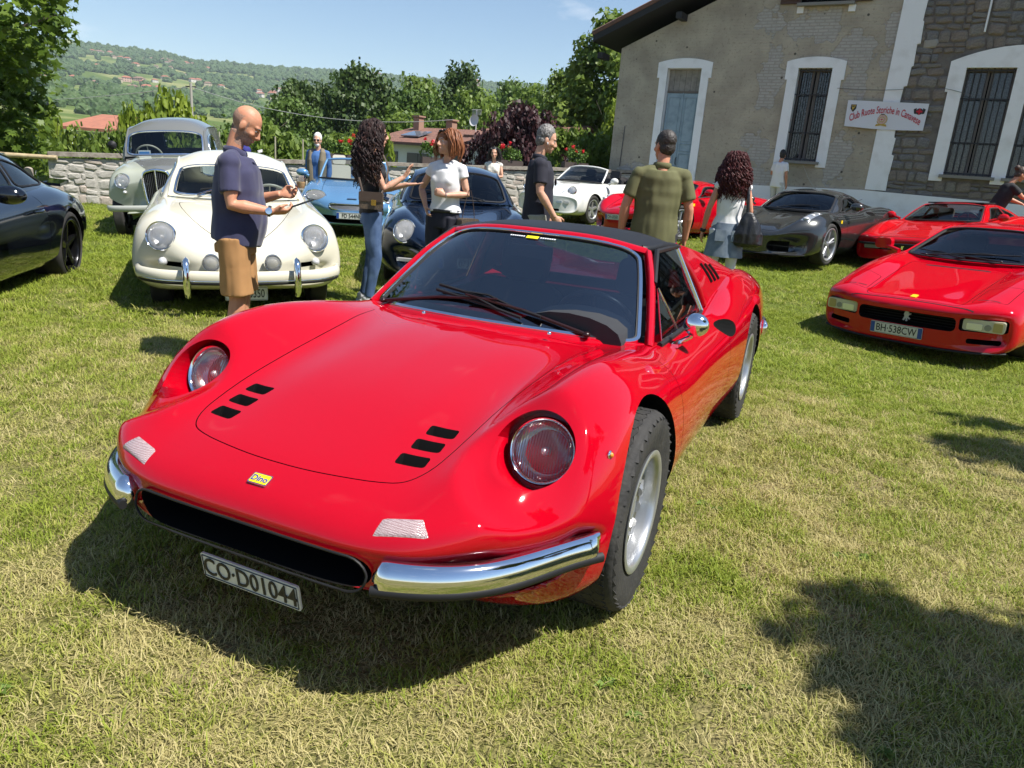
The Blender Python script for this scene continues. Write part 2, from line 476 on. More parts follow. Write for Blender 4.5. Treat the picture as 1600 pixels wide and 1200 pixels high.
def grass():
 G1 = blade_mat('grass_green', (.14, .21, .018), (.30, .35, .045)); G2 = blade_mat('grass_straw', (.38, .33, .11), (.58, .51, .25)); G3 = blade_mat('grass_mixed', (.25, .28, .04), (.45, .43, .13))
 src = {}
 src['g'] = [clump(18, .05, .012, .034, .0042, (.8, 2.2), G1) for _ in range(3)]
 src['s'] = [clump(17, .06, .006, .024, .0036, (1.4, 3.6), G2) for _ in range(3)]
 src['m'] = [clump(18, .055, .010, .028, .0040, (.9, 2.6), G3) for _ in range(3)]
 P = []
 for y0, y1, dens_, s in ((.7, 3.0, 1500, .74), (3.0, 5.5, 850, .88), (5.5, 9, 300, 1.3), (9, 15, 100, 1.9), (15, 24, 30, 3.0)):
  x0, x1 = -y1 * .85 - .6, y1 * .78 + .6
  n = int((x1 - x0) * (y1 - y0) * dens_)
  x = nr.uniform(x0, x1, n); y = nr.uniform(y0, y1, n)
  k = (beyond(x, y) < -.1) & (x > -.82 * y - .6) & (x < .76 * y + .6) & ((x - 9.39) * .515 + (y - 19.28) * .857 < -.05)
  P.append(np.stack([x[k], y[k], np.full(k.sum(), s)], 1))
 P = np.concatenate(P); x, y, s = P.T
 z = lawn_z(x, y)
 n1 = vnoise(x, y, .9, 3.1); n2 = vnoise(x, y, 3.5, 8.7); fr = sstep(3.2, 7.5, y)
 dry = n1 * .42 + n2 * .55 + .17 * (1 - fr) - .36 * fr + nr.normal(0, .30, len(x))
 bare = (vnoise(x, y, 1.3, 21.) + .5 * vnoise(x, y, 6, 5.)) > .58
 sel = np.where(dry > .20, 2, np.where(dry > -.08, 1, 0)); keep = ~(bare & (nr.random_sample(len(x)) < .6 * (1 - fr)))
 for i, nm in enumerate('gms'):
  q = (sel == i) & keep
  p = np.stack([x[q], y[q], z[q]], 1); m = q.sum()
  rot = np.stack([nr.normal(0, .12, m), nr.normal(0, .12, m), nr.uniform(0, 6.28, m)], 1)
  sc = (s[q] * nr.uniform(.75, 1.3, m))[:, None] * np.array([1, 1, .9])
  scatter('grass', p, rot, sc * np.stack([np.ones(m), np.ones(m), nr.uniform(.8, 1.3, m) / np.sqrt(s[q])], 1), src[nm])
 # a few broad-leaved weeds in the turf
 WM = blade_mat('weed_leaf', (.10, .17, .03), (.18, .26, .05), .3)
 v = []; f = []
 for i in range(7):
  a = 2 * pi * i / 7 + rng.uniform(-.3, .3); l = rng.uniform(.05, .09); w = l * .28; k = len(v); d = Vector((cos(a), sin(a), 0)); e = Vector((-sin(a), cos(a), 0))
  v += [Vector((0, 0, .01)), d * l * .4 - e * w + Vector((0, 0, .03)), d * l * .4 + e * w + Vector((0, 0, .03)), d * l + Vector((0, 0, .015))]; f += [(k, k + 1, k + 3), (k, k + 3, k + 2)]
 wm = mesh('weed', v, f); wm.materials.append(WM)
 pts = np.array([(.32, 1.75), (.62, 1.82), (1.05, 1.55), (-.1, 1.25), (1.3, 2.6), (.9, 3.0), (-1.2, 1.5), (2.4, 5.2), (-2.6, 4.4)])
 pts = np.concatenate([pts + nr.normal(0, .02, pts.shape)] + [pts + nr.normal(0, .10, pts.shape)]); pz = np.column_stack([pts, lawn_z(pts[:, 0], pts[:, 1])]); m = len(pz)
 scatter('weeds', pz, np.stack([nr.normal(0, .15, m), nr.normal(0, .15, m), nr.uniform(0, 6, m)], 1), np.repeat(nr.uniform(.3, .6, m)[:, None], 3, 1), [wm])
grass()

# ---------------------------------------------------------------- trees
def leaf_mat(name, c1, c2, trans=.3, rough=.5):
 m = bpy.data.materials.new(name); m.use_nodes = True; n = m.node_tree; b = n.nodes['Principled BSDF']; o = n.nodes['Material Output']
 at = n.nodes.new('ShaderNodeAttribute'); at.attribute_name = 'tint'
 x = n.nodes.new('ShaderNodeMix'); x.data_type = 'RGBA'; x.inputs[6].default_value = c4(c1); x.inputs[7].default_value = c4(c2); n.links.new(at.outputs['Fac'], x.inputs['Factor'])
 n.links.new(x.outputs[2], b.inputs['Base Color']); b.inputs['Roughness'].default_value = rough; b.inputs['Specular IOR Level'].default_value = .35
 tr = n.nodes.new('ShaderNodeBsdfTranslucent'); n.links.new(x.outputs[2], tr.inputs[0]); mx = n.nodes.new('ShaderNodeMixShader'); mx.inputs[0].default_value = trans
 n.links.new(b.outputs[0], mx.inputs[1]); n.links.new(tr.outputs[0], mx.inputs[2]); n.links.new(mx.outputs[0], o.inputs[0])
 return m
BARK = mat('bark', (.10, .08, .06), .9, noise=(6, (.18, .15, .12), .4, .7), bump=(14, .8))

LEAF4 = [(-.5, 0, 0), (0, .5, .06), (.5, 0, 0), (0, -.5, .06)]
MAPLE = [(0, -.5, 0), (.22, -.22, .02), (.5, -.18, -.04), (.3, .06, .02), (.42, .34, -.05), (.12, .2, .03), (0, .55, -.06), (-.12, .2, .03), (-.42, .34, -.05), (-.3, .06, .02), (-.5, -.18, -.04), (-.22, -.22, .02)]
def leaves(name, centers, rad, per, size, shape, m, droop=.3, up=.5, squash=1.0):
 """leaf faces round clump centres; returns a mesh with a random 'tint' per leaf"""
 C = np.repeat(centers, per, 0); Rr = np.repeat(rad, per); n = len(C)
 d = nr.normal(size=(n, 3)); d /= np.linalg.norm(d, axis=1)[:, None]
 d *= (nr.random_sample(n) ** .45)[:, None]; d[:, 2] *= squash
 P = C + d * Rr[:, None]
 nrm = d * .8 + np.array([0, 0, up]) + nr.normal(0, .55, (n, 3)); nrm /= np.linalg.norm(nrm, axis=1)[:, None]
 t = nr.normal(size=(n, 3)) + np.array([0, 0, -droop]); t -= nrm * (t * nrm).sum(1)[:, None]; t /= np.linalg.norm(t, axis=1)[:, None]
 b = np.cross(nrm, t)
 S = size * nr.uniform(.6, 1.3, n)
 sh = np.array(shape); k = len(sh)
 V = P[:, None, :] + S[:, None, None] * (sh[None, :, 0:1] * b[:, None, :] + sh[None, :, 1:2] * t[:, None, :] + sh[None, :, 2:3] * nrm[:, None, :])
 me = bpy.data.meshes.new(name); me.vertices.add(n * k); me.vertices.foreach_set('co', V.reshape(-1).astype(np.float32))
 me.loops.add(n * k); me.loops.foreach_set('vertex_index', np.arange(n * k, dtype=np.int32))
 me.polygons.add(n); me.polygons.foreach_set('loop_start', np.arange(0, n * k, k, dtype=np.int32))
 me.update(calc_edges=True)
 ct = np.repeat(nr.uniform(0, 1, len(centers)), per)
 tint = np.clip(ct * .6 + nr.uniform(0, .45, n), 0, 1)
 a = me.attributes.new('tint', 'FLOAT', 'FACE'); a.data.foreach_set('value', tint.astype(np.float32))
 me.materials.append(m); return me

def crown_points(n, shape, seed):
 """cluster centres in a unit-high crown (z 0..1), lumpy outline; shape(z)->radius"""
 r_ = np.random.RandomState(seed); out = []; rad = []
 ph = r_.uniform(0, 6.28, 6)
 while len(out) < n:
  z = r_.uniform(0, 1); a = r_.uniform(0, 2 * pi); R0 = shape(z)
  lump = 1 + .22 * math.sin(3 * a + ph[0] + 5 * z) + .16 * math.sin(5 * a - ph[1] + 9 * z) + .10 * math.sin(2 * a + ph[2] - 14 * z)
  rr = R0 * lump * r_.uniform(.25, 1) ** .5
  out.append((rr * cos(a), rr * sin(a), z)); rad.append(r_.uniform(.06, .13))
 return np.array(out), np.array(rad)

def trunk_mesh(h, r, limbs, spread, seed, top=.75):
 r_ = random.Random(seed); k = MB(); p = [(0, 0, -.3)]
 x = y = 0
 for i in range(1, 7):
  x += r_.uniform(-.03, .03) * h; y += r_.uniform(-.03, .03) * h; p.append((x, y, h * top * i / 6))
 k.tube(smooth_path(p, 3), np.linspace(r, r * .3, 19), 8)
 for i in range(limbs):
  t = r_.uniform(.25, .95); q = Vector(p[1 + int(t * 5)]); a = r_.uniform(0, 2 * pi); l = spread * r_.uniform(.5, 1.0)
  e = q + Vector((cos(a) * l, sin(a) * l, l * r_.uniform(.3, 1.0))); mid = q.lerp(e, .5) + Vector((0, 0, .08 * l))
  k.tube([q, mid, e], [r * .4 * (1 - .5 * t), r * .25 * (1 - .5 * t), r * .08], 5)
 return k.me('trunk')

def tree_kind(name, lm, shape, h, w, n, per, leaf, seed, base=.15, form=LEAF4, limbs=14, trunk_r=None, radk=1.0, bark=BARK, squash=.8):
 c, rad = crown_points(n, shape, seed)
 c = c * np.array([w, w, h * (1 - base)]) + np.array([0, 0, h * base])
 cm = leaves(name + '_crown', c, rad * h * radk, per, leaf, form, lm, squash=squash)
 tm = trunk_mesh(h, trunk_r or h * .022, limbs, w * .75, seed); tm.materials.append(bark); shade(tm, 60)
 return tm, cm
def plant_tree(kind, loc, s, label, group=None, cat='tree', name='tree', sz=1.0, rz=None):
 e = empty(name, loc, rng.uniform(0, 6.28) if rz is None else rz); e.scale = (s, s, s * sz)
 tag(e, label, cat, group)
 link('trunk', kind[0], None, e); link('crown', kind[1], None, e)
 return e

ball = lambda z: math.sqrt(max(.02, 1 - (2 * z - .9) ** 2 / 1.25)) * .98
tall = lambda z: (.45 + .75 * z) if z < .4 else max(.06, .75 * math.sqrt(max(0.0, 1 - ((z - .4) / .62) ** 2)))
cone = lambda z: max(.05, .8 * (1 - z) ** .8 + .1)
LM_DARK = leaf_mat('leaf_dark', (.030, .062, .014), (.085, .135, .030)); LM_MID = leaf_mat('leaf_mid', (.050, .100, .016), (.125, .195, .035))
LM_LIGHT = leaf_mat('leaf_light', (.080, .145, .018), (.19, .26, .045), .4); LM_BRIGHT = leaf_mat('leaf_bright', (.13, .20, .014), (.28, .35, .04), .4)
LM_PURPLE = leaf_mat('leaf_purple', (.020, .008, .010), (.085, .030, .032), .25); LM_MAPLE = leaf_mat('leaf_maple', (.05, .10, .014), (.17, .25, .035), .45, .4)
K_DARK = tree_kind('dark', LM_DARK, ball, 10, 4.6, 230, 48, .34, 1)
K_MID = tree_kind('mid', LM_MID, ball, 9, 4.0, 200, 44, .32, 2)
K_LIGHT = tree_kind('light', LM_LIGHT, ball, 9, 3.8, 180, 42, .30, 3, radk=.9)
K_TALL = tree_kind('tall', LM_LIGHT, tall, 12, 3.4, 330, 60, .26, 4, base=.06, radk=.62)
K_CONE = tree_kind('cone', LM_DARK, tall, 11, 3.6, 230, 50, .30, 5, base=.05, radk=.8)
K_BUSH = tree_kind('bush', LM_BRIGHT, ball, 3.2, 2.0, 150, 60, .16, 6, base=.02, radk=1.0, limbs=20)
K_BUSH2 = tree_kind('green_bush', LM_LIGHT, ball, 3.0, 2.0, 150, 60, .16, 7, base=.02, radk=1.0, limbs=20)
K_PURPLE = tree_kind('purple', LM_PURPLE, ball, 6, 3.0, 330, 80, .17, 8, base=.35, radk=.8, limbs=20)

BEY = 'trees beyond the low wall'
def tz(x, y): return float(lawn_z(x, y)) if math.hypot(x, y) < 38 else float(land(x, y))
T_ = [  # kind, x, y, height of the top above the lawn, half width, label
 (K_DARK, -15.6, 70, 9.9, 5.4, 'broad dark green tree, largest crown left of the middle of the skyline'),
 (K_DARK, -21.8, 74, 8.6, 4.8, 'dark green tree at the left end of the row beyond the wall'),
 (K_MID, -18.6, 60, 5.8, 3.8, 'mid green tree in front of the left end of the row beyond the wall'),
 (K_LIGHT, -12.6, 85, 10.8, 5.2, 'light green round tree right of the broad dark tree'),
 (K_CONE, -6.9, 75, 11.2, 3.6, 'tall dark pointed tree above the white house roof'),
 (K_MID, -9.8, 66, 7.6, 4.2, 'lower green tree left of the tall dark pointed tree'),
 (K_LIGHT, -4.8, 62, 7.6, 3.8, 'bright green tree behind the white house roof'),
 (K_MID, -2.4, 92, 12.0, 5.0, 'mid green tree right of the tall dark pointed tree'),
 (K_LIGHT, 1.2, 84, 10.8, 6.0, 'light green tree above the purple tree'),
 (K_MID, 4.4, 78, 10.4, 5.0, 'mid green tree between the purple tree and the tall right-hand tree'),
 (K_MID, 4.6, 52, 7.0, 3.4, 'green tree at the foot of the tall right-hand tree'),
 (K_TALL, 3.9, 41, 9.6, 3.3, 'tall feathery green tree beside the building corner'),
 (K_TALL, 1.9, 46, 7.6, 2.4, 'second feathery green tree, shorter and left of the tallest'),
 (K_TALL, 7.4, 44, 11.5, 2.8, 'feathery green tree partly behind the building eave'),
 (K_PURPLE, -.55, 36.5, 4.6, 2.9, 'purple leaved tree between the white house and the parked cars'),
 (K_BUSH, 3.3, 29.0, 4.3, 1.8, 'bright yellow green bush beside the building corner'),
 (K_BUSH2, 1.5, 27.5, 3.2, 1.9, 'dark leafy shrub behind the white cabriolet'),
 (K_BUSH, -4.9, 24.0, 2.7, 1.0, 'bright green bush behind the red geraniums left of the curly woman'),
 (K_BUSH, -13.4, 29.0, 3.5, 2.3, 'bright yellow green tree behind the grey van roof'),
 (K_BUSH, -15.6, 30.5, 2.9, 1.6, 'yellow green bush left of the grey van'),
 (K_BUSH2, -14.6, 25.0, 1.85, 1.9, 'low leafy bush just behind the stone wall left of the van'),
 (K_BUSH2, -8.3, 24.5, 2.4, 1.9, 'green shrub behind the wall between the bald man and the old man'),
 (K_BUSH2, -10.2, 26.0, 2.1, 2.2, 'green shrub behind the cap wearer'),
 (K_BUSH, -7.2, 31.0, 2.3, 2.2, 'pale green shrub farther off beyond the fence posts'),
 (K_BUSH, -16.6, 26.5, 2.35, 2.0, 'yellow green leafy bush above the stone wall below the orange roof'),
 (K_BUSH2, -13.0, 24.0, 1.9, 1.5, 'leafy bush touching the stone wall beside the van mirror'),
 (K_MID, -29, 84, 3.2, 3.6, 'small green tree in the left valley field'),
 (K_LIGHT, -34.5, 92, 3.4, 4.2, 'pale small tree in the left valley field'),
 (K_MID, -40, 100, 4.0, 4.6, 'small green tree at the far left of the valley field'),
 (K_LIGHT, -9.2, 58, 5.2, 3.6, 'pale green tree behind the overhead wire'),
 (K_BUSH2, -12.0, 52, 3.4, 3.6, 'green thicket below the broad dark tree'),
]
KH = {id(k_): (max(v.co.z for v in k_[1].vertices), sorted(abs(v.co.x) for v in k_[1].vertices)[-60]) for k_ in (K_DARK, K_MID, K_LIGHT, K_TALL, K_CONE, K_BUSH, K_BUSH2, K_PURPLE)}
for kd, x, y, zt, hw, lab in T_:
 z0 = tz(x, y) - .2; hh, ww = KH[id(kd)]
 e = plant_tree(kd, (x, y, z0), 1, lab, BEY); e.scale = (hw / ww, hw / ww, (zt - z0) / hh)
# sparse tree on the field
BM = trunk_mesh(8, .16, 46, 3.2, 77); BM.materials.append(BARK); shade(BM, 60)
c, rad = crown_points(60, ball, 9); sp = leaves('sparse_crown', c * np.array([3.2, 3.2, 6]) + np.array([0, 0, 2.2]), rad * 6, 10, .22, LEAF4, LM_MID)
e = empty('sparse_tree', (-19.6, 56, tz(-19.6, 56)), 1.0); e.scale = (1.0, 1.0, .98); tag(e, 'thin half bare tree standing in the field above the bald head', 'tree', BEY); link('trunk', BM, None, e); link('crown', sp, None, e)
# big maple at the left edge
def maple():
 e = empty('maple_tree', (-12.2, 16.4, -.3), 0); tag(e, 'big leafy maple tree filling the upper left corner', 'tree')
 tm = trunk_mesh(8.5, .20, 26, 2.6, 31, .9); tm.materials.append(BARK); shade(tm, 60); link('trunk', tm, None, e)
 tm2 = trunk_mesh(7.5, .12, 14, 2.0, 35, .9); tm2.materials.append(BARK); shade(tm2, 60); link('side_trunk', tm2, None, e, loc=(-.8, .5, 0))
 sh = lambda z: (.35 + 1.1 * z) if z < .45 else (.85 - .25 * (z - .45))
 c, rad = crown_points(520, sh, 12)
 c = c * np.array([3.05, 3.05, 8.6]) + np.array([0, 0, .35])
 link('crown', leaves('maple_crown', c, rad * 4.6, 36, .19, MAPLE, LM_MAPLE, droop=1.0, up=.9), None, e)
maple()
# undergrowth behind the wall
def undergrowth():
 n = 900; t = nr.uniform(-.5, 1.0, n); d = nr.uniform(.8, 9, n); dr = (WB_ - WA); nn = np.array([-dr[1], dr[0]]) / np.linalg.norm(dr)
 p = WA + t[:, None] * dr + d[:, None] * nn
 c = np.column_stack([p, lawn_z(p[:, 0], p[:, 1]) + nr.uniform(.2, .7, n) + sstep(2, 9, d) * 1.0])
 o = link('undergrowth', leaves('undergrowth', c, nr.uniform(.35, .6, n), 26, .11, LEAF4, LM_LIGHT), None); tag(o, kind='stuff')
undergrowth()

# ---------------------------------------------------------------- wooded hillside and villages
def ico(sub, seed, m):
 bm = bmesh.new(); bmesh.ops.create_icosphere(bm, subdivisions=sub, radius=1)
 from mathutils import noise as mn
 for v in bm.verts:
  q = mn.noise(v.co * 1.7 + Vector((seed, 0, 0))) * .35 + mn.noise(v.co * 4 + Vector((0, seed, 0))) * .22
  v.co *= 1 + q
  v.co.z = v.co.z * .85 + .5
 me = bpy.data.meshes.new('woodland_crown'); bm.to_mesh(me); bm.free(); me.materials.append(m); return me
HOUSES = [(-29.4, 5.13), (-29.0, 5.1), (-28.5, 5.1), (-28.0, 4.95), (-27.8, 5.0), (-27.4, 5.01), (-27.0, 4.94), (-26.7, 4.97), (-26.3, 4.98), (-25.9, 5.1), (-25.4, 5.15), (-24.9, 5.02), (-24.6, 5.15), (-24.2, 5.14), (-23.4, 5.15), (-29.3, 4.23), (-25.0, 4.72), (-24.5, 4.74), (-26.9, 4.57), (-30.5, 3.23), (-30.2, 3.34), (-29.9, 3.23), (-29.6, 3.11), (-29.4, 3.43), (-27.7, 3.67), (-27.3, 3.64), (-26.7, 3.82), (-26.4, 3.82), (-25.6, 4.03), (-27.1, 3.23), (-26.4, 3.51), (-25.8, 3.18), (-25.3, 3.24), (-26.2, 3.02), (-23.6, 4.1), (-23.4, 4.08), (-22.8, 3.91), (-22.1, 3.87), (-19.8, 3.83), (-19.5, 3.66), (-19.1, 3.61), (-18.6, 3.82), (-18.0, 3.93), (-17.7, 4.16), (-17.4, 4.07), (-17.1, 4.26), (-18.2, 3.66), (-17.6, 3.76), (-18.8, 3.43), (-31.6, 3.2), (-31.2, 5.15), (-30.7, 5.2), (-24.0, 4.35), (-22.6, 4.9), (-21.2, 4.6)]
def along(az, el):
 a, e = R(az), math.tan(R(el)); lo = None
 for r in np.arange(400, 2600, 15):
  x, y = r * math.sin(a), r * math.cos(a)
  if land(x, y) >= CAM_H + r * e: return x, y, r
 return x, y, 2500
def village():
 ws = [mat('house_white', (.55, .52, .46), .8), mat('house_cream', (.48, .40, .28), .8), mat('house_pink', (.50, .34, .26), .8)]; rf = mat('roof_red', (.30, .11, .065), .85); rf2 = mat('roof_brown', (.20, .12, .085), .85); dk = mat('house_window', (.06, .06, .06), .4)
 protos = []
 for i in range(6):
  r_ = random.Random(i); w, d, h = r_.uniform(11, 18), r_.uniform(9, 12), r_.uniform(5.5, 8); k = MB()
  k.box((0, 0, h / 2), (w, d, h)); o = .7
  A = [(-w / 2 - o, -d / 2 - o, h - .2), (w / 2 + o, -d / 2 - o, h - .2), (w / 2 + o, d / 2 + o, h - .2), (-w / 2 - o, d / 2 + o, h - .2)]; t = h + d * .24
  k.add(A + [(-w / 4, 0, t), (w / 4, 0, t)], [(0, 1, 5, 4), (2, 3, 4, 5), (1, 2, 5), (3, 0, 4), (3, 2, 1, 0)], 1)
  for fl in range(2):
   for q in range(4): k.box((-w / 2 + w * (q + .5) / 4, -d / 2 - .02, h * (.27 + .46 * fl)), (w * .09, .06, h * .2), 2)
  me = k.me('hill_house')
  for m in (ws[i % 3], rf if i % 2 else rf2, dk): me.materials.append(m)
  protos.append(me)
 pos = []
 for az, el in HOUSES:
  x, y, r = along(az, el)
  for j in range(1):
   x2, y2 = x + rng.uniform(-16, 16), y + rng.uniform(-25, 25)
   o = link('hill_house', protos[rng.randrange(6)], None); o.location = (x2, y2, float(land(x2, y2)) - .5); o.rotation_euler = (0, 0, rng.uniform(-.6, .6) + R(az) * -1); s = rng.uniform(.8, 1.15); o.scale = (s, s, s)
   tag(o, 'small pale house with a tiled roof in the far hillside villages', 'house', 'houses of the hillside villages'); pos.append((x2, y2))
 k = MB().box((0, 0, 6), (26, 12, 12)).box((6, 0, 14), (9, 9, 8)); k.add([(-14, -7, 12), (14, -7, 12), (14, 7, 12), (-14, 7, 12), (-7, 0, 16), (7, 0, 16)], [(0, 1, 5, 4), (2, 3, 4, 5), (1, 2, 5), (3, 0, 4)], 1); k.add([(1, -5, 18), (11, -5, 18), (11, 5, 18), (1, 5, 18), (6, 0, 21)], [(0, 1, 4), (1, 2, 4), (2, 3, 4), (3, 0, 4)], 1)
 a = R(-4.4); x, y = 1900 * math.sin(a), 1900 * math.cos(a); o = k.obj('hill_villa', [mat('house_pink'), rf], None, 30, loc=(x, y, 186)); tag(o, 'pink villa with a small tower on the skyline above the tall trees', 'house')
 k = MB().box((0, 0, 4), (30, 12, 8)); k.add([(-16, -7, 8), (16, -7, 8), (16, 7, 8), (-16, 7, 8), (-8, 0, 11), (8, 0, 11)], [(0, 1, 5, 4), (2, 3, 4, 5), (1, 2, 5), (3, 0, 4)], 1)
 a = R(-11.3); x, y = 2500 * math.sin(a), 2500 * math.cos(a); o = k.obj('hill_villa', [mat('house_cream'), rf2], None, 30, loc=(x, y, float(land(x, y)) + 4)); tag(o, 'long pale villa on the ridge above the light green tree', 'house')
 return np.array(pos)
HP = village()
def woodland():
 m1 = blade_mat('woodland_green', (.035, .070, .022), (.075, .120, .035), .1); src = [ico(3, 1.3 * i, m1) for i in range(4)]
 n = 26000; r = np.sqrt(nr.uniform(280 ** 2, 2780 ** 2, n)); a = np.radians(nr.uniform(-38, 12, n)); x, y = r * np.sin(a), r * np.cos(a)
 f = vnoise(x, y, .0045, 2.) + .6 * vnoise(x, y, .013, 7.) + .35 * vnoise(x, y, .04, 9.)
 wood = f + .8 * sstep(2050, 2500, r) - .22 * (1 - sstep(500, 1500, r)) > .12
 hedge = (np.abs(vnoise(x, y, .011, 4.4)) < .02) & (r < 1900)
 k = (wood | hedge)
 if len(HP):
  d = np.min((x[:, None] - HP[None, :, 0]) ** 2 + (y[:, None] - HP[None, :, 1] + 14) ** 2, axis=1); k &= d > 24 ** 2
 x, y, r = x[k], y[k], r[k]; z = land(x, y); m = len(x); s = nr.uniform(4.0, 8.5, m) * np.where(r < 900, .75, 1.0)
 scatter('woodland', np.stack([x, y, z], 1), np.stack([np.zeros(m), np.zeros(m), nr.uniform(0, 6.28, m)], 1), np.stack([s, s, s * nr.uniform(.8, 1.35, m)], 1), src)
woodland()
# ---------------------------------------------------------------- low stone wall
STONE = [mat('stone_a', (.33, .315, .28), .9, noise=(7, (.45, .42, .375), .4, .7), bump=(25, .7)), mat('stone_b', (.40, .375, .335), .9, noise=(6, (.27, .255, .23), .4, .7), bump=(22, .7)), mat('stone_c', (.42, .36, .31), .9, noise=(8, (.31, .26, .22), .4, .7), bump=(22, .7))]
MORTAR = mat('mortar', (.40, .375, .33), .95, noise=(9, (.28, .26, .23), .4, .7), bump=(30, .8))
def stone_mesh(w, h, d, seed, m, nx=3):
 """rough block, face towards -Y, origin at the face centre"""
 r_ = random.Random(seed); k = MB(); pts = []
 n = 8
 for i in range(n):
  a = 2 * pi * (i + .5) / n; sx = math.copysign(abs(cos(a)) ** .45, cos(a)); sy = math.copysign(abs(sin(a)) ** .45, sin(a))
  pts.append((sx * w / 2 * r_.uniform(.86, 1.0), sy * h / 2 * r_.uniform(.84, 1.0)))
 v = [(x, 0 + d, z) for x, z in pts] + [(x, -.3 * d * r_.uniform(.2, .6), z) for x, z in pts] + [(x * .72, -d * r_.uniform(.55, .9), z * .70) for x, z in pts] + [(0, -d * r_.uniform(.7, 1.0), 0)]
 f = []
 for i in range(n):
  j = (i + 1) % n; f += [(i, j, n + j, n + i), (n + i, n + j, 2 * n + j, 2 * n + i), (2 * n + i, 2 * n + j, 3 * n)]
 me = mesh('stone', v, f); me.materials.append(m); return me
def low_wall():
 L = np.linalg.norm(WB_ - WA); dr = (WB_ - WA) / L; ang = math.atan2(dr[1], dr[0])
 e = empty('stone_wall', (WA[0], WA[1], 0), ang); tag(e, 'low rough stone wall with flat coping slabs behind the parked cars', 'wall')
 top = lambda s: .93 + .045 * s; bot = lambda s: float(gz(WA[0] + dr[0] * s, WA[1] + dr[1] * s)) - .1
 k = MB(); S = np.linspace(0, L, 20); v = []
 for s in S: v += [(s, .03, bot(s)), (s, .40, bot(s) - .6), (s, .40, top(s) - .05), (s, .03, top(s) - .05)]
 f = [(0, 1, 2, 3), (79, 78, 77, 76)]
 for i in range(19):
  for j in range(4): f.append((i * 4 + j, i * 4 + (j + 1) % 4, i * 4 + 4 + (j + 1) % 4, i * 4 + 4 + j))
 k.add(v, f); k.obj('core', MORTAR, e, 30)
 protos = [stone_mesh(1, 1, .12, i, STONE[i % 3]) for i in range(9)]; n = 0
 s = 0
 cols = [0.0]
 while cols[-1] < L - .2: cols.append(min(L, cols[-1] + rng.uniform(.5, 1.0)))
 rest = MB()
 for a, c in zip(cols[:-1], cols[1:]):                       # each bay is laid as its own random rubble, no through courses
  m = (a + c) / 2; z = bot(m) + .08; zt = top(m) - .07; seen = m < 3.6 or 4.6 < m < 6.4 or 9.4 < m < 13.6
  while z < zt - .03:
   h = min(rng.choice((.10, .13, .17, .22)), zt - z); x = a
   while x < c - .03:
    w = min(rng.uniform(.18, .50), c - x + .05); L_ = (x + w / 2, .035, z + h / 2 + rng.uniform(-.02, .02)); S_ = (w * 1.04, rng.uniform(.12, .45), h * 1.05); a_ = rng.uniform(-.16, .16)
    if seen and n < 296:
     o = link('stone', protos[rng.randrange(9)], None, e); o.location = L_; o.scale = S_; o.rotation_euler = (0, a_, 0); n += 1
    else:
     k0 = len(rest.v); me = protos[rng.randrange(9)]; rest.add([v_.co for v_ in me.vertices], [tuple(p_.vertices) for p_ in me.polygons]); rest.xf(Matrix.Translation(L_) @ Matrix.Rotation(a_, 4, 'Y') @ Matrix.Diagonal((*S_, 1)), k0)
    x += w
   z += h
 tag(rest.obj('rubble', STONE[0], e, 20), kind='stuff')
 s = 0; CP = mat('coping_stone', (.27, .24, .20), .9, noise=(8, (.16, .13, .11), .4, .7), bump=(20, .6))
 while s < L:
  w = rng.uniform(.9, 1.5); w = min(w, L - s); a = rng.uniform(-.01, .01)
  k = MB().box((w / 2, .21, 0), (w - .012, .50 + a, .085)); o = k.obj('coping_slab', CP, e, 30); o.location = (s, 0, top(s + w / 2) + a); o.rotation_euler = (0, -.045, 0); s += w
  if w < .2: break
low_wall()
def rail():
 e = MB().tube([(-12.5, 15.0, .90), (-10.6, 15.45, .88), (-9.62, 15.62, .90)], [.045, .05, .042], 10); o = e.obj('wooden_rail', mat('bare_wood', (.45, .36, .22), .7, noise=(12, (.32, .24, .14), .4, .7)), None, 60); tag(o, 'pale round wooden rail running left from the end of the stone wall', 'rail')
 k = MB().tube([(-10.3, 15.7, -.1), (-10.28, 15.7, .62)], [.10, .08], 10); k.ell((-10.28, 15.7, .62), (.08, .08, .05)); o = k.obj('wooden_post', mat('post_grey', (.30, .26, .22), .85), None, 60); tag(o, 'short grey wooden post below the pale rail', 'post')
rail()

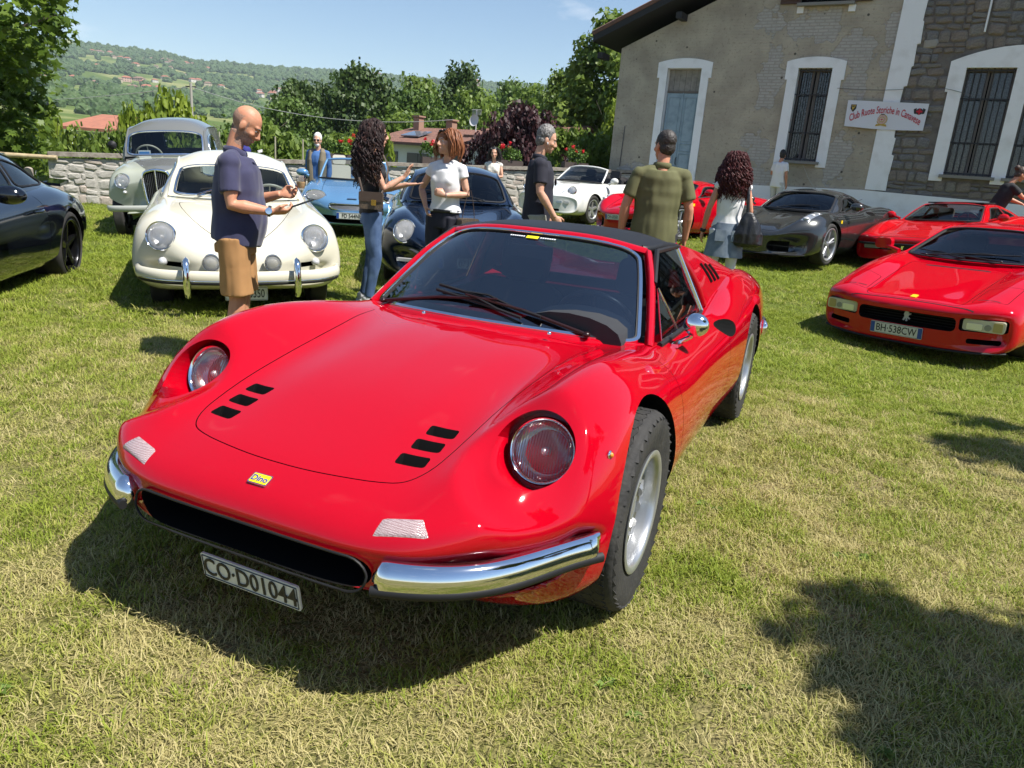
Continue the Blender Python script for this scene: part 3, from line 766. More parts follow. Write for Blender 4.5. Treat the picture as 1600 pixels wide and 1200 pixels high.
# ---------------------------------------------------------------- the farm building
WANG = R(31); WP = Vector((9.39, 19.28, 0)); WDS = Vector((cos(WANG), -sin(WANG), 0)); WN = Vector((-sin(WANG), -cos(WANG), 0))
BLD = empty('farm_building', WP, -WANG)        # local +X runs right along the wall, local -Y faces the lawn
tag(BLD, 'old plastered farm building with a stone right half and white framed openings', 'building')
WHITE = mat('white_limewash', (.80, .81, .82), .85, noise=(3, (.66, .66, .65), .5, .8), bump=(18, .15))
def plaster_mat():
 m = bpy.data.materials.new('old_plaster'); m.use_nodes = True; n = m.node_tree; b = n.nodes['Principled BSDF']
 tc = n.nodes.new('ShaderNodeTexCoord'); v = tc.outputs['Object']
 a = noise_mix(n, v, 1.3, (.45, .40, .31), (.32, .28, .22), .36, .66)
 a = noise_mix(n, v, 14, a, (.17, .145, .11), .56, .80)
 mp = n.nodes.new('ShaderNodeMapping'); mp.inputs['Rotation'].default_value = (R(90), 0, 0); n.links.new(v, mp.inputs[0])
 br = n.nodes.new('ShaderNodeTexBrick'); br.inputs['Scale'].default_value = 1; br.inputs['Brick Width'].default_value = .24; br.inputs['Row Height'].default_value = .075; br.inputs['Mortar Size'].default_value = .012; br.inputs['Color1'].default_value = (.44, .41, .37, 1); br.inputs['Color2'].default_value = (.39, .37, .33, 1); br.inputs['Mortar'].default_value = (.345, .32, .285, 1)
 n.links.new(mp.outputs[0], br.inputs[0])
 bc = noise_mix(n, v, 9, br.outputs[0], (.30, .28, .25), .5, .8)
 # bare patches: noise plus placed blobs
 t = n.nodes.new('ShaderNodeTexNoise'); t.inputs['Scale'].default_value = 1.5; t.inputs['Detail'].default_value = 7; t.inputs['Roughness'].default_value = .62; n.links.new(v, t.inputs['Vector'])
 dn = n.nodes.new('ShaderNodeTexNoise'); dn.inputs['Scale'].default_value = 2.2; dn.inputs['Detail'].default_value = 6; n.links.new(v, dn.inputs['Vector'])
 dv = n.nodes.new('ShaderNodeVectorMath'); dv.operation = 'MULTIPLY_ADD'; dv.inputs[1].default_value = (1.1, 1.1, 1.1); n.links.new(dn.outputs['Color'], dv.inputs[0])
 d0 = n.nodes.new('ShaderNodeVectorMath'); d0.operation = 'SUBTRACT'; d0.inputs[1].default_value = (.55, .55, .55); n.links.new(v, d0.inputs[0]); n.links.new(d0.outputs[0], dv.inputs[2])
 acc = None
 def blob(x, z, rx, rz):
  nonlocal acc
  q = n.nodes.new('ShaderNodeMapping'); q.inputs['Location'].default_value = (-x / rx, 0, -z / rz); q.inputs['Scale'].default_value = (1 / rx, 0, 1 / rz); n.links.new(dv.outputs[0], q.inputs[0])
  l = n.nodes.new('ShaderNodeVectorMath'); l.operation = 'LENGTH'; n.links.new(q.outputs[0], l.inputs[0])
  r_ = n.nodes.new('ShaderNodeMapRange'); r_.inputs['From Min'].default_value = 1.25; r_.inputs['From Max'].default_value = .35; n.links.new(l.outputs['Value'], r_.inputs['Value'])
  if acc is None: acc = r_.outputs[0]
  else:
   mx = n.nodes.new('ShaderNodeMath'); mx.operation = 'MAXIMUM'; n.links.new(acc, mx.inputs[0]); n.links.new(r_.outputs[0], mx.inputs[1]); acc = mx.outputs[0]
 for q in ((-3.75, 4.2, .38, .95), (-3.8, 2.5, .45, .55), (-1.75, 4.9, .7, .5), (-2.9, 5.5, .9, .5), (-1.7, 4.2, .35, .5), (-1.75, 2.4, .45, .75), (-3.9, 5.6, .45, .4), (-1.0, 5.4, .3, .5), (-1.5, 3.9, .2, .2), (-7.4, 1.75, .5, .22), (-3.6, 1.75, .7, .3), (-.95, 4.7, .15, .2)): blob(*q)
 ad = n.nodes.new('ShaderNodeMath'); ad.operation = 'MULTIPLY_ADD'; ad.inputs[1].default_value = .62; n.links.new(acc, ad.inputs[0]); n.links.new(t.outputs[0], ad.inputs[2])
 mr = n.nodes.new('ShaderNodeMapRange'); mr.inputs['From Min'].default_value = .80; mr.inputs['From Max'].default_value = .84; n.links.new(ad.outputs[0], mr.inputs['Value'])
 x = n.nodes.new('ShaderNodeMix'); x.data_type = 'RGBA'; n.links.new(mr.outputs[0], x.inputs['Factor']); n.links.new(a, x.inputs[6]); n.links.new(bc, x.inputs[7])
 # small chips
 w = n.nodes.new('ShaderNodeTexVoronoi'); w.inputs['Scale'].default_value = 2.6; n.links.new(v, w.inputs['Vector'])
 w2 = n.nodes.new('ShaderNodeMapRange'); w2.inputs['From Min'].default_value = .10; w2.inputs['From Max'].default_value = .06; n.links.new(w.outputs['Distance'], w2.inputs['Value'])
 x2 = n.nodes.new('ShaderNodeMix'); x2.data_type = 'RGBA'; n.links.new(w2.outputs[0], x2.inputs['Factor']); n.links.new(x.outputs[2], x2.inputs[6]); x2.inputs[7].default_value = (.09, .08, .065, 1)
 n.links.new(x2.outputs[2], b.inputs['Base Color']); b.inputs['Roughness'].default_value = .95
 h = n.nodes.new('ShaderNodeMath'); h.operation = 'SUBTRACT'; n.links.new(t.outputs[0], h.inputs[0]); n.links.new(mr.outputs[0], h.inputs[1])
 h2 = n.nodes.new('ShaderNodeMath'); h2.operation = 'MULTIPLY_ADD'; h2.inputs[1].default_value = .5; n.links.new(br.outputs['Fac'], h2.inputs[0]); h2.inputs[1].default_value = -.4; n.links.new(h.outputs[0], h2.inputs[2])
 u = n.nodes.new('ShaderNodeBump'); u.inputs['Strength'].default_value = .7; u.inputs['Distance'].default_value = .03; n.links.new(h2.outputs[0], u.inputs['Height']); n.links.new(u.outputs[0], b.inputs['Normal'])
 return m
def face_with_holes(x0, x1, zt, holes, y=0.0, z0=.2, m=None, name='wall', depth=.35):
 """front wall sheet with rectangular openings and reveals; zt(x) is its top"""
 xs = sorted(set([x0, x1] + [h[0] for h in holes] + [h[1] for h in holes] + list(np.arange(math.ceil(x0), x1, 1.0))))
 k = MB()
 for a, b in zip(xs[:-1], xs[1:]):
  mid = (a + b) / 2; cuts = [(h[2], h[3]) for h in holes if h[0] - 1e-6 <= mid <= h[1] + 1e-6]
  lo = z0
  for c0, c1 in sorted(cuts):
   if c0 > lo: k.poly([(a, y, lo), (b, y, lo), (b, y, c0), (a, y, c0)])
   lo = c1
  k.poly([(a, y, lo), (b, y, lo), (b, y, zt(b)), (a, y, zt(a))])
 return k.obj(name, m, BLD, None)
def roof_z(x): return 5.02 + .44 * (x + 8.15) if x < -.2 else 5.02 + .44 * 7.95 - .44 * (x + .2)
DOOR = (-6.65, -5.66, .72, 4.48); WIN = (-3.08, -2.25, 2.20, 4.48); UP = (-3.30, -2.10, 6.02, 7.2)
W2 = (.71, 1.71, 2.08, 4.48); W3 = (2.0, 3.0, 2.08, 4.48)
face_with_holes(-8.15, -.70, roof_z, [DOOR, WIN, UP], m=plaster_mat(), name='plaster_wall')
RUB = mat('rubble_core', (.17, .155, .135), .95, noise=(6, (.11, .10, .09), .4, .7), bump=(16, .9))
face_with_holes(-.70, 8.0, roof_z, [W2, W3], y=.03, m=RUB, name='rubble_wall')
k = MB(); k.box((-8.15 + .175, 6.0, 2.6), (.35, 11.9, 4.8)); k.box((7.8, 6, 2.6), (.35, 11.9, 4.8)); k.box((0, 12, 3.5), (16, .3, 6.5)); k.obj('side_wall', plaster_mat(), BLD, 30)
def reveal(h, d=.22, m=WHITE):
 x0, x1, z0, z1 = h; k = MB()
 k.poly([(x0, -.02, z0), (x0, d, z0), (x0, d, z1), (x0, -.02, z1)]); k.poly([(x1, -.02, z0), (x1, -.02, z1), (x1, d, z1), (x1, d, z0)]); k.poly([(x0, -.02, z1), (x0, d, z1), (x1, d, z1), (x1, -.02, z1)]); k.poly([(x0, -.02, z0), (x1, -.02, z0), (x1, d, z0), (x0, d, z0)])
 return k
def surround(h, w, zt, arch, zb=None, ear=.07, earz=None, w2=None, name='door_surround', double=None):
 """flat white limewashed frame with a slightly arched head and small ears"""
 x0, x1, z0, z1 = h; x1 = double or x1; zb = z0 if zb is None else zb; w2 = w2 or w; t = .035; k = MB()
 earz = earz or z1 - .25
 k.prism([(x0 - w, -t, zb), (x0, -t, zb), (x0, -t, z1), (x0 - w - ear, -t, z1), (x0 - w - ear, -t, earz), (x0 - w, -t, earz)], (0, t + .02, 0))
 k.prism([(x1, -t, zb), (x1 + w2, -t, zb), (x1 + w2, -t, earz), (x1 + w2 + ear, -t, earz), (x1 + w2 + ear, -t, z1), (x1, -t, z1)], (0, t + .02, 0))
 xa, xb = x0 - w - ear, x1 + w2 + ear; top = [(xa + (xb - xa) * i / 12, -t, zt + arch * (1 - (2 * i / 12 - 1) ** 2)) for i in range(13)]
 k.prism([(xa, -t, z1 + .001), (xb, -t, z1 + .001)] + top[::-1], (0, t + .02, 0))
 o = k.obj(name, WHITE, BLD, 20)
 return o
# door
o = surround(DOOR, .22, 4.63, .11, zb=.7)
reveal(DOOR).obj('door_reveal', WHITE, BLD, None)
DB = mat('blue_grey_paint', (.27, .36, .42), .6, noise=(6, (.20, .28, .33), .45, .7), bump=(30, .1))
for s in (0, 1):
 x0 = DOOR[0] + .02 + s * .485; k = MB().box((x0 + .235, .17, 2.28), (.465, .05, 3.12)); lf = k.obj('door_leaf', DB, BLD, 20)
 for z0, z1 in ((2.55, 3.72), (2.28, 2.48), (.9, 2.2)):
  k = MB(); a, b = x0 + .08, x0 + .39; k.tube([(a, .142, z0), (b, .142, z0), (b, .142, z1), (a, .142, z1)], .014, 4, closed=True, up=(0, 1, 0)); k.obj('door_moulding', DB, lf, 20)
k = MB().box((-6.15, .13, 2.3), (.03, .03, 3.1)); k.obj('door_edge', DB, BLD); k = MB().tube([(-6.12, .12, 1.9), (-6.12, .07, 1.95), (-6.12, .07, 2.05), (-6.12, .12, 2.1)], .012, 6); k.obj('door_handle', TRIM, BLD, 60)
k = MB().box((-6.155, .17, 3.88), (.97, .06, .05)); k.obj('transom', mat('old_wood', (.16, .14, .12), .85), BLD)
GR = mat('greyed_boards', (.27, .255, .23), .9, noise=(9, (.19, .18, .16), .4, .7))
for i in range(6): k = MB().box((DOOR[0] + .08 + i * .165, .19, 4.19), (.158, .03, .57)); k.obj('transom_board', GR, BLD)
def barred(h, nbars, curtain, name, split=True):
 x0, x1, z0, z1 = h; w = x1 - x0; FRM = mat('old_frame', (.13, .12, .11), .8)
 k = MB(); 
 for x in (x0 + .03, (x0 + x1) / 2 - .05, (x0 + x1) / 2 + .05, x1 - .03): k.box((x, .19, (z0 + z1) / 2), (.07, .05, z1 - z0 - .02))
 for z in (z0 + .04, z1 - .04): k.box(((x0 + x1) / 2, .19, z), (w - .02, .046, .07))
 f = k.obj('window', FRM, BLD, 20)
 for s in (0, 1):
  a = x0 + .065 + s * (w / 2 + .01); b = a + w / 2 - .14
  k = MB().box(((a + b) / 2, .20, (z0 + z1) / 2), (b - a, .008, z1 - z0 - .12)); k.obj('pane', glass_mat('old_window_glass', (.7, .72, .74), .8), f)
  v = []; fc = []
  for i in range(13):
   xx = a + (b - a) * i / 12; yy = .27 + .014 * math.sin(i * 2.1); v += [(xx, yy, z0 + .06), (xx, yy, z1 - .06)]
  for i in range(12): fc.append((2 * i, 2 * i + 2, 2 * i + 3, 2 * i + 1))
  k = MB().add(v, fc); k.obj('curtain', curtain, f, 180)
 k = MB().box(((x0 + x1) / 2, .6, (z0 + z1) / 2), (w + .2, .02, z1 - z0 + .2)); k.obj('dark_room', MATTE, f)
 IR = mat('iron_bar', (.018, .018, .02), .6); g = MB()
 for i in range(nbars): x = x0 + .05 + (w - .1) * i / (nbars - 1); k = MB().tube([(x, .05, z0), (x, .05, z1)], .011, 6); k.obj('window_bar', IR, BLD, 60)
 for z in (z0 + .04, z0 + (z1 - z0) * .31, z0 + (z1 - z0) * .72, z1 - .05): k = MB().box(((x0 + x1) / 2, .05, z), (w + .02, .022, .028)); k.obj('window_cross_bar', IR, BLD)
 k = MB().box(((x0 + x1) / 2, -.01, z0 - .04), (w + .16, .24, .07)); k.obj('window_sill', mat('sill_stone', (.22, .21, .19), .9, bump=(20, .5)), BLD, 20)
def curtain_mat():
 m = mat('lace_curtain', (.34, .34, .33), .9); n = m.node_tree; b = n.nodes['Principled BSDF']
 tc = n.nodes.new('ShaderNodeTexCoord'); v = n.nodes.new('ShaderNodeTexVoronoi'); v.inputs['Scale'].default_value = 16; n.links.new(tc.outputs['Object'], v.inputs['Vector'])
 r_ = n.nodes.new('ShaderNodeValToRGB'); r_.color_ramp.elements[0].color = (.42, .42, .41, 1); r_.color_ramp.elements[1].color = (.13, .13, .13, 1); r_.color_ramp.elements[0].position = .25; r_.color_ramp.elements[1].position = .6
 n.links.new(v.outputs['Distance'], r_.inputs[0]); n.links.new(r_.outputs[0], b.inputs['Base Color']); return m
LACE = curtain_mat()
surround(WIN, .25, 4.64, .11, zb=2.06, ear=.06, earz=4.2, name='window_surround'); reveal(WIN).obj('window_reveal', WHITE, BLD, None); barred(WIN, 7, LACE, 'window')
surround(W2, .29, 4.62, .34, zb=1.92, ear=.06, earz=3.95, name='window_surround', double=W3[1])
k = MB().prism([(W2[1], -.035, 1.92), (W3[0], -.035, 1.92), (W3[0], -.035, 4.48), (W2[1], -.035, 4.48)], (0, .06, 0)); k.obj('window_mullion', WHITE, BLD, 20)
for h in (W2, W3): reveal(h).obj('window_reveal', WHITE, BLD, None); barred(h, 8, mat('grey_lace', (.30, .30, .29), .9, noise=(30, (.18, .18, .18), .4, .6)), 'window')
# upper window with brown shutters
k = MB().box((-2.7, .1, 6.6), (1.2, .05, 1.2)); k.obj('upper_window', MATTE, BLD)
for x in (-3.55, -1.85):
 k = MB(); k.box((x, -.05, 6.6), (.50, .04, 1.2)); sh = k.obj('shutter', mat('brown_shutter', (.075, .04, .03), .7), BLD)
 for i in range(12): k = MB().box((x, -.075, 6.08 + i * .095), (.42, .03, .03), rot=(.5, 0, 0)); k.obj('shutter_slat', mat('brown_shutter'), sh)
k = MB().box((-2.68, -.06, 5.96), (1.36, .22, .07)); k.obj('window_sill', mat('sill_stone'), BLD, 20)
for x in (-3.28, -2.05): k = MB().box((x, -.025, 5.85), (.16, .05, .15)); k.obj('sill_block', WHITE, BLD, 20)
# pilaster with a stepped right edge, plinth band
zs = [1.6, 2.0, 2.02, 2.45, 2.47, 2.86, 2.88, 3.2, 3.22, 3.6, 3.62, 4.05, 4.07, 4.5, 4.52, 5.0, 5.02, 5.5, 5.52, 6.0, 6.02, 8.2]; ed = [-.46, -.47, -.46, -.44, -.50, -.48, -.52, -.53, -.50, -.55, -.56, -.54, -.47, -.46, -.42, -.44, -.37, -.39, -.42, -.40, -.37, -.38]
k = MB(); v = [(-.94, -.05, 1.6), (-.90, -.05, 8.2)]
k.prism([(-.95, -.05, 1.6)] + [(x, -.05, z) for x, z in zip(ed, zs)] + [(-.90, -.05, 8.2)], (0, .12, 0)); k.obj('pilaster', WHITE, BLD, 20)
k = MB(); k.prism([(-8.17, -.06, .2), (-5.9 - .95, -.06, .2), (-5.9 - .95, -.06, 1.42), (-8.17, -.06, 1.36)], (0, .10, 0)); k.prism([(-5.40, -.06, .2), (8, -.06, .2), (8, -.06, 1.40), (-1.0, -.06, 1.58), (-5.40, -.06, 1.45)], (0, .10, 0)); k.obj('plinth', WHITE, BLD, 20)
# rubble stones, each proud of the core
def rubble():
 ms = [mat('rubble_a', (.18, .168, .15), .9, noise=(9, (.28, .26, .23), .4, .7), bump=(25, .8)), mat('rubble_b', (.23, .205, .175), .9, noise=(8, (.145, .13, .12), .4, .7), bump=(25, .8)), mat('rubble_c', (.145, .143, .14), .9, noise=(8, (.24, .23, .215), .4, .7), bump=(25, .8)), mat('rubble_d', (.24, .205, .17), .9, noise=(8, (.16, .135, .115), .4, .7), bump=(25, .8))]
 P = [stone_mesh(1, 1, .10, 40 + i, ms[i % 4], 3) for i in range(12)]
 n = 0; z = 1.58; rest = MB(); cells = []
 bx = -.52
 while bx < 7.5:
  bw = rng.uniform(.45, 1.1); z = 1.56 + rng.uniform(-.05, .05)
  while z < 8.0:
   h = rng.choice((.07, .10, .13, .17, .22, .28)); x = bx
   while x < bx + bw - .04:
    w = min(rng.uniform(.14, .46) if h > .1 else rng.uniform(.2, .5), bx + bw - x + .04); cx, cz = x + w / 2, z + h / 2
    bad = any(h_[0] - .29 < cx + w * .4 and cx - w * .4 < h_[1] + .29 and h_[2] - .18 < cz < h_[3] + .2 for h_ in (W2, W3)) or (1.75 < cx < 2.0 and 1.9 < cz < 4.5) or cz > roof_z(cx) - .15
    ar = (cx - 1.85) / 1.8
    if abs(ar) < 1 and 4.4 < cz < 4.64 + .36 * (1 - ar * ar): bad = True
    if abs(cx + .15) < .2 and abs(cz - 5.02) < .13: bad = True
    if not bad: cells.append((cx, cz, w, h))
    x += w
   z += h
  bx += bw
 cells.append((-.15, 5.02, .34, .24))
 for i, (cx, cz, w, h) in enumerate(sorted(cells, key=lambda c: (c[0] > 2.75 or c[1] > 6.1))):
  big = abs(cx + .15) < .01 and abs(cz - 5.02) < .01
  if n < 295 or big:
   o = link('stone', P[rng.randrange(12)], None, BLD) if not big else link('stone', stone_mesh(1, 1, .12, 99, mat('pale_stone', (.33, .31, .27), .9, bump=(25, .6))), None, BLD)
   o.location = (cx, .02, cz); o.scale = (w * 1.0, rng.uniform(.25, .65), h * rng.uniform(.92, 1.03)); o.rotation_euler = (0, rng.uniform(-.14, .14), 0); n += 1
  else:
   k0 = len(rest.v); me = P[rng.randrange(12)]; rest.add([v_.co for v_ in me.vertices], [tuple(p_.vertices) for p_ in me.polygons])
   rest.xf(Matrix.Translation((cx, .02, cz)) @ Matrix.Diagonal((w * .97, .8, h * .92, 1)), k0)
 tag(rest.obj('rubble', ms[0], BLD, 20), kind='stuff')
rubble()
# roof: left slope with dark eave and rafters, right slope
def roof():
 DK = mat('roof_dark', (.022, .022, .024), .8); TI = mat('roof_tile', (.16, .08, .055), .85, noise=(5, (.10, .06, .045), .4, .7))
 k = MB(); t = .20; A = [(-8.86, 5.13), (-.2, 5.02 + .44 * 7.95 + .32), (8.8, 5.02 + .44 * 7.95 + .32 - .44 * 9)]
 for (x0, z0), (x1, z1) in zip(A[:-1], A[1:]):
  k.prism([(x0, -.5, z0), (x1, -.5, z1), (x1, -.5, z1 + t), (x0, -.5, z0 + t)], (0, 13.25, 0))
 k.obj('roof', DK, BLD, 20)
 for i in range(12):
  x = -8.9 + i * .75; z = 5.02 + .44 * (x + 8.15); 
  if i in (0, 3, 6, 9): k = MB().box((x + .3, -.22, z + .08), (.16, .50, .16)); k.obj('purlin', DK, BLD)
 k = MB()
 for i in range(40):
  for q in range(0, 11): pass
 o = MB()
 for i in range(44): y = -.44 + i * .30; o.tube([(-8.9, y, 5.13 + t + .02), (-.2, y, 5.02 + .44 * 7.95 + .32 + t + .02)], .09, 6)
 tag(o.obj('roof_tiles', TI, BLD, 60), kind='stuff')
roof()
# small fittings
k = MB().tube([(.90, -.03, 5.24), (.90, -.03, 8.0)], .022, 8); k.obj('pipe', WHITE, BLD, 60)
k = MB().tube([(-8.05 + .25, -.02, 1.75), (-8.02 + .25, -.02, 2.9)], .012, 6); k.obj('cable_conduit', mat('grey_plastic', (.1, .1, .1), .6), BLD, 60)
k = MB().tube(smooth_path([(-2.05, -.05, 4.0), (-1.0, -.09, 3.96), (.3, -.07, 4.02), (1.0, -.05, 3.85)], 4), .006, 5); k.obj('wall_cable', mat('grey_plastic'), BLD, 60)
k = MB().tube(smooth_path([(-2.55, -.08, 2.1), (-2.2, -.10, 1.6), (-1.5, -.10, 1.12), (-.95, -.10, 1.35)], 5), .008, 5); k.obj('hanging_cable', mat('pale_cable', (.4, .38, .33), .6), BLD, 60)
# banner
def banner():
 e = empty('club_banner', WP + WDS * 0 + Vector((0, 0, 0)), -WANG); tag(e, 'white cloth banner with red arched lettering hung across the pilaster', 'banner')
 x0, x1 = -1.72, .09; v = []; f = []
 def pos(u, w): # u 0..1 across, w 0..1 up
  return Vector((x0 + (x1 - x0) * u + .03 * (u - .5) * (w - .5), -.085 - .018 * math.sin(u * 9) * (1 - w) - .02 * math.sin(u * 3.1 + 1) , 3.10 + (-.045 * u) + w * (.615 + .0 * u) - .03 * math.sin(pi * u) * (1 - w)))
 NX, NY = 24, 8
 for j in range(NY + 1):
  for i in range(NX + 1): v.append(pos(i / NX, j / NY))
 for j in range(NY):
  for i in range(NX): a = j * (NX + 1) + i; f.append((a, a + 1, a + NX + 2, a + NX + 1))
 link('cloth', mesh('cloth', v, f), mat('banner_cloth', (.66, .67, .72), .8), e, 180)
 RED_ = mat('banner_red', (.50, .012, .03), .7); txt = 'Club Ruote Storiche in Canavese'
 tm = text_mesh(txt, 1.0, bold=.010); xs_ = [q.co.x for q in tm.vertices]; xa, xb = min(xs_), max(xs_)
 for q in tm.vertices:                                       # bend the line of lettering over an arc
  u = .055 + .89 * (q.co.x - xa) / (xb - xa); arc = .20 + .50 * (1 - abs(2 * u - 1) ** 2) + q.co.y * .37; sl = (2 * u - 1) * .55
  q.co = pos(u + sl * q.co.y * .05, arc) + Vector((0, -.008, 0))
 link('lettering', tm, RED_, e)
 YL = mat('crest_gold', (.45, .30, .04), .6); KK = mat('crest_black', (.02, .02, .02), .6)
 def disc(c, r, mi, n=24, y=-.006, arr=None): return [(c.x + r * cos(2 * pi * i / n), c.y + y, c.z + r * sin(2 * pi * i / n)) for i in range(n)]
 c = pos(.47, .36); k = MB()
 k.poly(disc(c, .125, 0), 0); k.poly(disc(c, .108, 0, y=-.008), 1); k.poly(disc(c, .06, 0, y=-.010), 0); k.poly(disc(c, .048, 0, y=-.012), 1)
 for i in range(16): a = 2 * pi * i / 16; k.poly([(c.x + .065 * cos(a - .06), c.y - .012, c.z + .065 * sin(a - .06)), (c.x + .065 * cos(a + .06), c.y - .012, c.z + .065 * sin(a + .06)), (c.x + .10 * cos(a + .04), c.y - .012, c.z + .10 * sin(a + .04)), (c.x + .10 * cos(a - .04), c.y - .012, c.z + .10 * sin(a - .04))], 2)
 for i in range(4): a = pi / 2 * i; k.poly([(c.x + .045 * cos(a), c.y - .014, c.z + .045 * sin(a)), (c.x + .012 * cos(a + pi / 4), c.y - .014, c.z + .012 * sin(a + pi / 4)), (c.x, c.y - .014, c.z), (c.x + .012 * cos(a - pi / 4), c.y - .014, c.z + .012 * sin(a - pi / 4))], 2)
 k.poly([(c.x - .11, c.y - .007, c.z - .11), (c.x + .11, c.y - .007, c.z - .11), (c.x + .13, c.y - .007, c.z - .165), (c.x, c.y - .007, c.z - .14), (c.x - .13, c.y - .007, c.z - .165)], 0)
 k.box((c.x, c.y - .01, c.z + .118), (.08, .002, .018), 3)
 k.obj('wheel_crest', [YL, mat('crest_pale', (.6, .5, .42), .6), RED_, KK], e)
 c = pos(.085, .72); k = MB()
 k.poly([(c.x - .065, c.y - .006, c.z + .08), (c.x - .065, c.y - .006, c.z - .02), (c.x, c.y - .006, c.z - .10), (c.x + .065, c.y - .006, c.z - .02), (c.x + .065, c.y - .006, c.z + .08)], 0); k.poly([(c.x - .045, c.y - .009, c.z + .03), (c.x - .01, c.y - .009, c.z - .06), (c.x + .05, c.y - .009, c.z + .05), (c.x, c.y - .009, c.z + .02)], 1); k.box((c.x, c.y - .008, c.z + .06), (.10, .002, .02), 1); k.obj('shield_crest', [KK, YL], e)
 c = pos(.905, .70); k = MB(); k.poly(disc(c, .075, 0), 0); k.box((c.x, c.y - .008, c.z), (.13, .002, .04), 1); k.box((c.x, c.y - .010, c.z), (.04, .002, .14), 1)
 for s in (-1, 1): k.poly([(c.x + s * .07, c.y - .007, c.z + .08), (c.x + s * .13, c.y - .007, c.z + .05), (c.x + s * .11, c.y - .007, c.z - .05), (c.x + s * .06, c.y - .007, c.z - .06)], 0)
 k.obj('cross_crest', [KK, RED_], e)
banner()

# ---------------------------------------------------------------- houses, pole, wires, flowers beyond the wall
def tile_roof_mat():
 m = mat('clay_tiles', (.27, .13, .09), .85, noise=(3, (.19, .095, .07), .4, .7)); n = m.node_tree; b = n.nodes['Principled BSDF']
 tc = n.nodes.new('ShaderNodeTexCoord'); w = n.nodes.new('ShaderNodeTexWave'); w.inputs['Scale'].default_value = 4.2; w.bands_direction = 'X'; n.links.new(tc.outputs['Object'], w.inputs[0])
 u = n.nodes.new('ShaderNodeBump'); u.inputs['Strength'].default_value = .8; u.inputs['Distance'].default_value = .06; n.links.new(w.outputs[1], u.inputs['Height']); n.links.new(u.outputs[0], b.inputs['Normal']); return m
CLAY = tile_roof_mat()
def white_house():
 e = empty('white_house', (-5.2, 40.6, 0), R(-34)); tag(e, 'low white house with a brown tiled roof and dark windows behind the white shirted woman', 'house')
 WW = mat('house_render', (.60, .61, .62), .8); L = 10.5
 k = MB().box((0, 3, .2), (L - 3, 6, 4.6)); k.box((4.6, 3.4, .55), (4.2, 6, 4.9)); k.obj('wall', WW, e, 20)
 k = MB(); k.prism([(-L / 2 + 1.0, -.6, 2.42), (-L / 2 + 1.0, 3.2, 3.40), (-L / 2 + 1.0, 6.8, 2.5), (-L / 2 + 1.0, 6.8, 2.4), (-L / 2 + 1.0, 3.2, 3.28), (-L / 2 + 1.0, -.6, 2.30)], (L - 3.4, 0, 0)); r1 = k.obj('roof', CLAY, e, 20)
 k = MB(); k.prism([(2.35, -.3, 2.95), (2.35, 3.5, 3.85), (2.35, 7, 3.0), (2.35, 7, 2.88), (2.35, 3.5, 3.72), (2.35, -.3, 2.83)], (5.0, 0, 0)); k.obj('upper_roof', CLAY, e, 20)
 k = MB().box((-1.5, -.62, 2.33), (L - 3.3, .12, .10)); k.obj('gutter', mat('brown_gutter', (.10, .05, .04), .6), e)
 DKW = mat('house_window', (.06, .06, .06), .4)
 for x, w, z, h in ((-3.0, 1.3, 1.55, .75), (-.9, 1.5, 1.50, .8), (1.5, .9, 1.55, 1.0), (3.5, .9, 1.6, 1.1), (5.4, .9, 1.6, 1.1)):
  yy = -.02 if x < 2.4 else .38
  k = MB().box((x, yy, z), (w, .06, h)); wn = k.obj('window', DKW, e); k = MB().box((x, yy - .035, z), (.06, .03, h)); k.obj('frame', mat('grey_plastic'), wn)
 for x, y, z in ((-3.3, 2.6, 3.5), (-.2, 1.8, 3.3)):
  k = MB().box((x, y, z), (.42, .42, .8)); c = k.obj('chimney', mat('chimney_brick', (.30, .18, .13), .9), e); k = MB().box((x, y, z + .45), (.56, .56, .08)); k.obj('chimney_cap', mat('chimney_brick'), c)
 k = MB().box((-1.9, .9, 2.93), (1.3, 1.1, .06), rot=(.27, 0, 0)); k.obj('skylight', mat('skylight_glass', (.25, .3, .36), .1, .6), e)
 k = MB(); k.tube([(1.7, 1.5, 2.9), (1.7, 1.5, 4.3)], .03, 6); k.lathe([(0, 0), (.2, .03), (.3, .09)], 20, M=Matrix.Translation((1.7, 1.4, 3.75)) @ Matrix.Rotation(R(80), 4, 'X')); an = k.obj('dish_aerial', mat('aerial_grey', (.55, .55, .55), .5), e, 60)
 for i in range(5): k = MB().tube([(1.4, 1.5, 4.05 + i * .06), (2.0, 1.5, 4.05 + i * .06)], .012, 5); k.obj('aerial_rod', mat('aerial_grey'), an, 60)
white_house()
def red_roof_house():
 e = empty('red_roof_house', (-23.3, 41, -4.65), R(-8)); tag(e, 'house with an orange red tiled roof half hidden by leaves, left of the van', 'house')
 k = MB().box((0, 3, 2), (3.0, 6, 8.6)); k.obj('wall', mat('grey_render', (.40, .41, .43), .8), e)
 k = MB(); k.prism([(-1.7, -.6, 6.5), (-1.7, 3.2, 7.35), (-1.7, 7, 6.5), (-1.7, 7, 6.35), (-1.7, 3.2, 7.2), (-1.7, -.6, 6.35)], (3.4, 0, 0)); k.obj('roof', mat('orange_tiles', (.36, .14, .085), .85, noise=(3, (.26, .11, .07), .4, .7)), e, 20)
 e = empty('pale_shed', (-18.9, 30.5, -3.0), R(6)); tag(e, 'low pale shed glimpsed under the maple leaves above the wall', 'shed'); k = MB().box((0, 1.5, 1.7), (1.6, 3, 4.4)); k.obj('wall', mat('house_render'), e); k = MB().prism([(-.9, -.3, 3.85), (-.9, 3.3, 4.35), (-.9, 3.3, 4.42), (-.9, -.3, 3.92)], (1.8, 0, 0)); k.obj('roof', mat('pale_sheet', (.55, .57, .6), .5), e)
red_roof_house()
